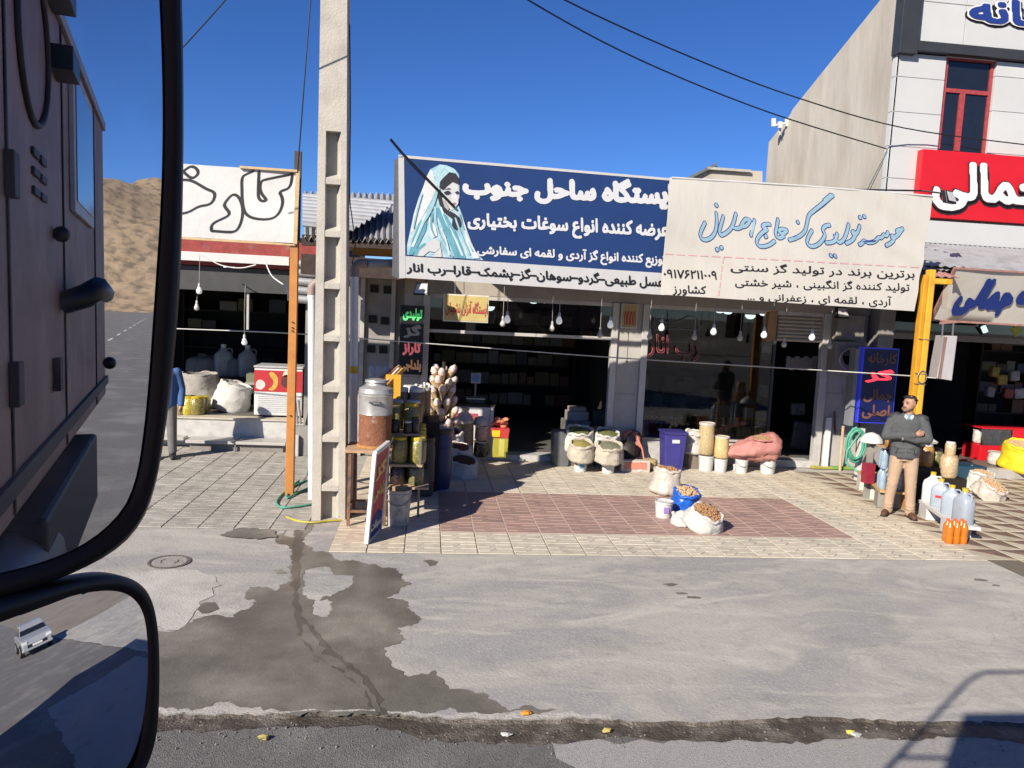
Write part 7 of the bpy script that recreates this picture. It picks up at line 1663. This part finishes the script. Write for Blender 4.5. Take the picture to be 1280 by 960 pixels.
n2_ = (Vector((1,.22,-.24)).normalized()-Vector(ray(110,850)).normalized()).normalized(); P2_ = Vector(CAMP)+Vector(ray(110,850)).normalized()*.44
low_o = [(-60,758),(0,742),(50,729),(100,717),(135,714),(165,721),(185,741),(194,778),(196,830),(195,905),(187,940),(165,990),(100,1030),(-60,1050),(-110,1000),(-120,850)]
low_i = [(-50,790),(0,778),(40,764),(85,747),(130,740),(155,745),(170,762),(176,792),(177,855),(173,920),(158,968),(95,1005),(-50,1020),(-90,980),(-98,850)]
mirror('wide_angle_mirror', 'smaller lower truck mirror reflecting the roadway and a silver car', low_o, low_i, P2_, n2_, .55, .06)
# tubular arm of the mirrors
Pout = on_plane(150,120,PM,nM)-nM*.08
arm = thing('mirror_arm', 'bent black tube arm carrying the truck mirrors', 'mirror arm', (0,0,0)); ZA = 3.87
MB().tube([(Pout.x-.47,Pout.y-.05,2.6),(Pout.x-.37,Pout.y,2.92),(Pout.x-.05,Pout.y,ZA-.13),(Pout.x+.02,Pout.y,ZA-.04),(Pout.x+.1,Pout.y,ZA),(Pout.x+.7,Pout.y-.01,ZA),(1.2,Pout.y-.12,ZA-.01),(1.5,-.05,ZA-.02)], .017, 8).build('upper_tube', m_hous, arm, smooth=60)
MB().tube([(Pout.x-.47,Pout.y-.05,2.6),(Pout.x-.5,Pout.y-.1,2.2),(Pout.x-.45,-.05,1.95)], .017, 8).build('lower_tube', m_hous, arm, smooth=60)
MB().tube([(Pout.x-.02,Pout.y-.02,3.0),(Pout.x-.33,Pout.y,3.0)], .014, 8).build('clamp_bar', m_hous, arm, smooth=60)
# truck body behind the lens
m_truck = M('dusty_maroon_paint', (.235,.135,.105), .6, .18, 4, .15, 30, col2=(.31,.195,.155), cscale=2.5, camt=.45); m_seam = M('dark_seam',(.03,.022,.022),.6); m_chas = M('chassis_black',(.022,.021,.02),.6,.3,10)
tk = thing('truck', 'dusty maroon truck whose flank shows in the large mirror', 'truck', (0,0,0)); TY = -.06
MB().box(1.75,6.0,-2.5,TY,1.92,3.98).build('box_body', m_truck, tk, bevel=.03)
MB().box(1.75,6.0,-2.4,TY-.25,.75,1.918).build('chassis', m_chas, tk)
MB().box(-.68,1.3,-2.45,TY,3.62,3.80).build('cab_roof', m_truck, tk, bevel=.03)
MB().box(-.68,1.3,TY-.05,TY,3.30,3.618).build('cab_side_top', m_truck, tk); MB().box(-.68,1.3,TY-.05,TY,.95,2.15).build('cab_door', m_truck, tk)
MB().box(-.68,-.58,TY-.05,TY,2.152,3.298).build('cab_pillar', m_truck, tk); MB().box(1.2,1.3,-2.45,TY,.95,3.298).build('cab_rear_wall', m_truck, tk)
MB().box(-.72,-.66,-2.45,TY-.055,.95,2.2).build('cab_front', m_truck, tk)
def side(name, x0,x1,z0,z1, mat, dy0=.0, dy1=.012, par=None, bev=.004): return MB().box(x0,x1,TY+dy0+.001,TY+dy1,z0,z1).build(name, mat, par or tk, bevel=bev)
w_ = side('body_window', 3.9,4.9,3.08,3.80, M('window_surround',(.45,.43,.42),.5), 0,.025); side('pane', 3.97,4.83,3.14,3.74, M('sky_pane',(.05,.06,.07),.08,spec=.8), .025,.030, w_)
ov = [(2.45+.36+.36*math.cos(a)*(1 if math.cos(a)>0 else .9), 3.58+.30*math.sin(a)) for a in [2*math.pi*i/24 for i in range(24)]]
MB().tube([(x,TY+.006,z) for x,z in ov], .014, 6, closed=True).build('oval_seam', m_seam, tk, smooth=80)
for i in range(6): side('louvre', 2.75+(i//3)*.18,2.88+(i//3)*.18,3.02+(i%3)*.07,3.05+(i%3)*.07, m_seam)
for x in (2.28,3.62,5.2): side('panel_seam', x-.01,x+.01,1.95,3.95, m_seam, 0,.008)
side('trim_strip', 1.78,5.98,3.88,3.94, M('light_trim',(.34,.27,.26),.5), 0,.02); side('trim_strip', 1.78,5.98,2.02,2.08, m_seam, 0,.02)
for x,z in ((2.24,2.95),(2.24,2.3),(3.2,2.25)): side('hinge', x,x+.09,z,z+.14, m_seam, 0,.03)
MB().tube([(3.5,TY,2.62),(3.5,TY+.10,2.66),(3.62,TY+.14,2.70),(4.0,TY+.145,2.68),(4.25,TY+.13,2.66)], [.05,.055,.055,.045,.03], 8).build('grab_handle', m_hous, tk, smooth=60)
MB().sph((3.3,TY+.03,2.92), .035, 8, 6).build('knob', m_hous, tk, smooth=80); MB().sph((4.9,TY+.10,2.25), .04, 8, 6).build('side_marker', m_hous, tk, smooth=80)
for q in ((3.0,3.4,3.86,3.96),(3.25,3.5,3.6,3.7)): side('marker_lamp', *q, m_hous, 0,.09)
MB().box(2.6,4.6,TY-.2,TY+.05,1.45,1.85).build('tool_box', m_chas, tk, bevel=.02)
MB().tube([(2.05,TY-.12,1.62),(2.9,TY-.12,1.62)], .2, 16).build('air_tank', M('grey_tank',(.09,.085,.085),.5), tk, smooth=50)
for x in (4.9,3.9): 
    w2 = MB().tube([(x,TY-.35,.5),(x,TY-.02,.5)], .52, 24).build('wheel', M('tyre',(.015,.015,.015),.8), tk, smooth=40); MB().tube([(x,TY-.03,.5),(x,TY+.0,.5)], .28, 18).build('rim', m_truck, w2, smooth=40)
# hill beyond the road (seen in the mirror)
k = MB(); rg = random.Random(14); nx, ny = 46, 60; vs = []; fs = []
hs_ = [(rg.uniform(.5,3.2),rg.uniform(0,6.3),rg.uniform(0,6.3)) for _ in range(10)]
for j in range(ny+1):
    for i in range(nx+1):
        x = 190+i*6; y = -190+j*5.0; t = min(1,max(0,(x-200)/75)); t = t*t*(3-2*t)
        e = max(0,1-max(0,(y+5)/95)) ; e = e*e*(3-2*e); z = t*e*(37+ .05*(-y)) 
        z += t*e*(sum(3.4/f*math.sin(x*.05*f+a)*math.sin(y*.06*f+b)+rg.uniform(-.25,.25) for f,a,b in hs_)+7*(abs(mnoise.noise((x*.03,y*.045,1)))-.25)+3*abs(mnoise.noise((x*.09,y*.12,4))))
        vs.append((x,y,-.5+z))
for j in range(ny):
    for i in range(nx): q = j*(nx+1)+i; fs.append((q,q+1,q+nx+2,q+nx+1))
structure(k.add(vs,fs).build('hill', M('dry_hillside',(.34,.25,.155),.95,.3,.25,.8,.8,col2=(.17,.13,.09),cscale=.35,camt=.45), smooth=60))
# silver car behind the truck (seen in the lower mirror)
car = thing('car', 'silver hatchback standing on the road behind the truck', 'car', (21.0,2.6,-.035), R(180)); m_sil = M('silver_paint',(.45,.46,.47),.3,.05,5,metal=.5)
def car_sec(k, prof, ws):
    vs = []; n = len(prof)
    for s in (-1,1): vs += [(x, s*w, z) for (x,z),w in zip(prof, ws)]
    k.add(vs, [tuple(range(n)), tuple(reversed(range(n,2*n)))]+[(i,(i+1)%n,(i+1)%n+n,i+n) for i in range(n)]); return k
car_sec(MB(), [(-2.0,.35),(-2.02,.75),(-1.9,.92),(-.9,.95),(.95,.95),(1.85,.82),(2.05,.6),(2.05,.35)], [.78,.8,.8,.82,.82,.8,.75,.75]).build('body', m_sil, car, bevel=.06)
car_sec(MB(), [(-1.75,.93),(-1.3,1.38),(-.9,1.44),(.2,1.42),(.95,.94)], [.74,.60,.6,.6,.74]).build('cabin', m_sil, car, bevel=.04)
car_sec(MB(), [(.12,1.36),(.24,1.365),(.93,.99),(.80,.99)], [.58,.58,.70,.70]).build('windscreen', MATS['dark_pane'], car)
for s in (-1,1):
    k = MB(); k.add([(-1.4,s*.745,.98),(.7,s*.745,.98),(.18,s*.62,1.36),(-1.15,s*.62,1.36)],[(0,1,2,3)]).build('side_window', MATS['dark_pane'], car)
    MB().box(1.95,2.06,s*.62-.14,s*.62+.14,.60,.74).build('headlight', M('headlight',(.6,.6,.6),.15), car, bevel=.02)
    for x in (-1.25,1.25):
        w2 = MB().tube([(x,s*.62,.31),(x,s*.83,.31)], .31, 20).build('wheel', MATS['tyre'], car, smooth=40); MB().tube([(x,s*.80,.31),(x,s*.84,.31)], .19, 14).build('rim', m_galv, w2, smooth=40)
MB().box(2.03,2.08,-.5,.5,.42,.56).build('grille', m_blackm, car); MB().box(1.98,2.09,-.78,.78,.3,.41).build('bumper', m_sil, car, bevel=.03); MB().box(2.082,2.09,-.25,.25,.44,.54).build('number_plate', m_white, car)
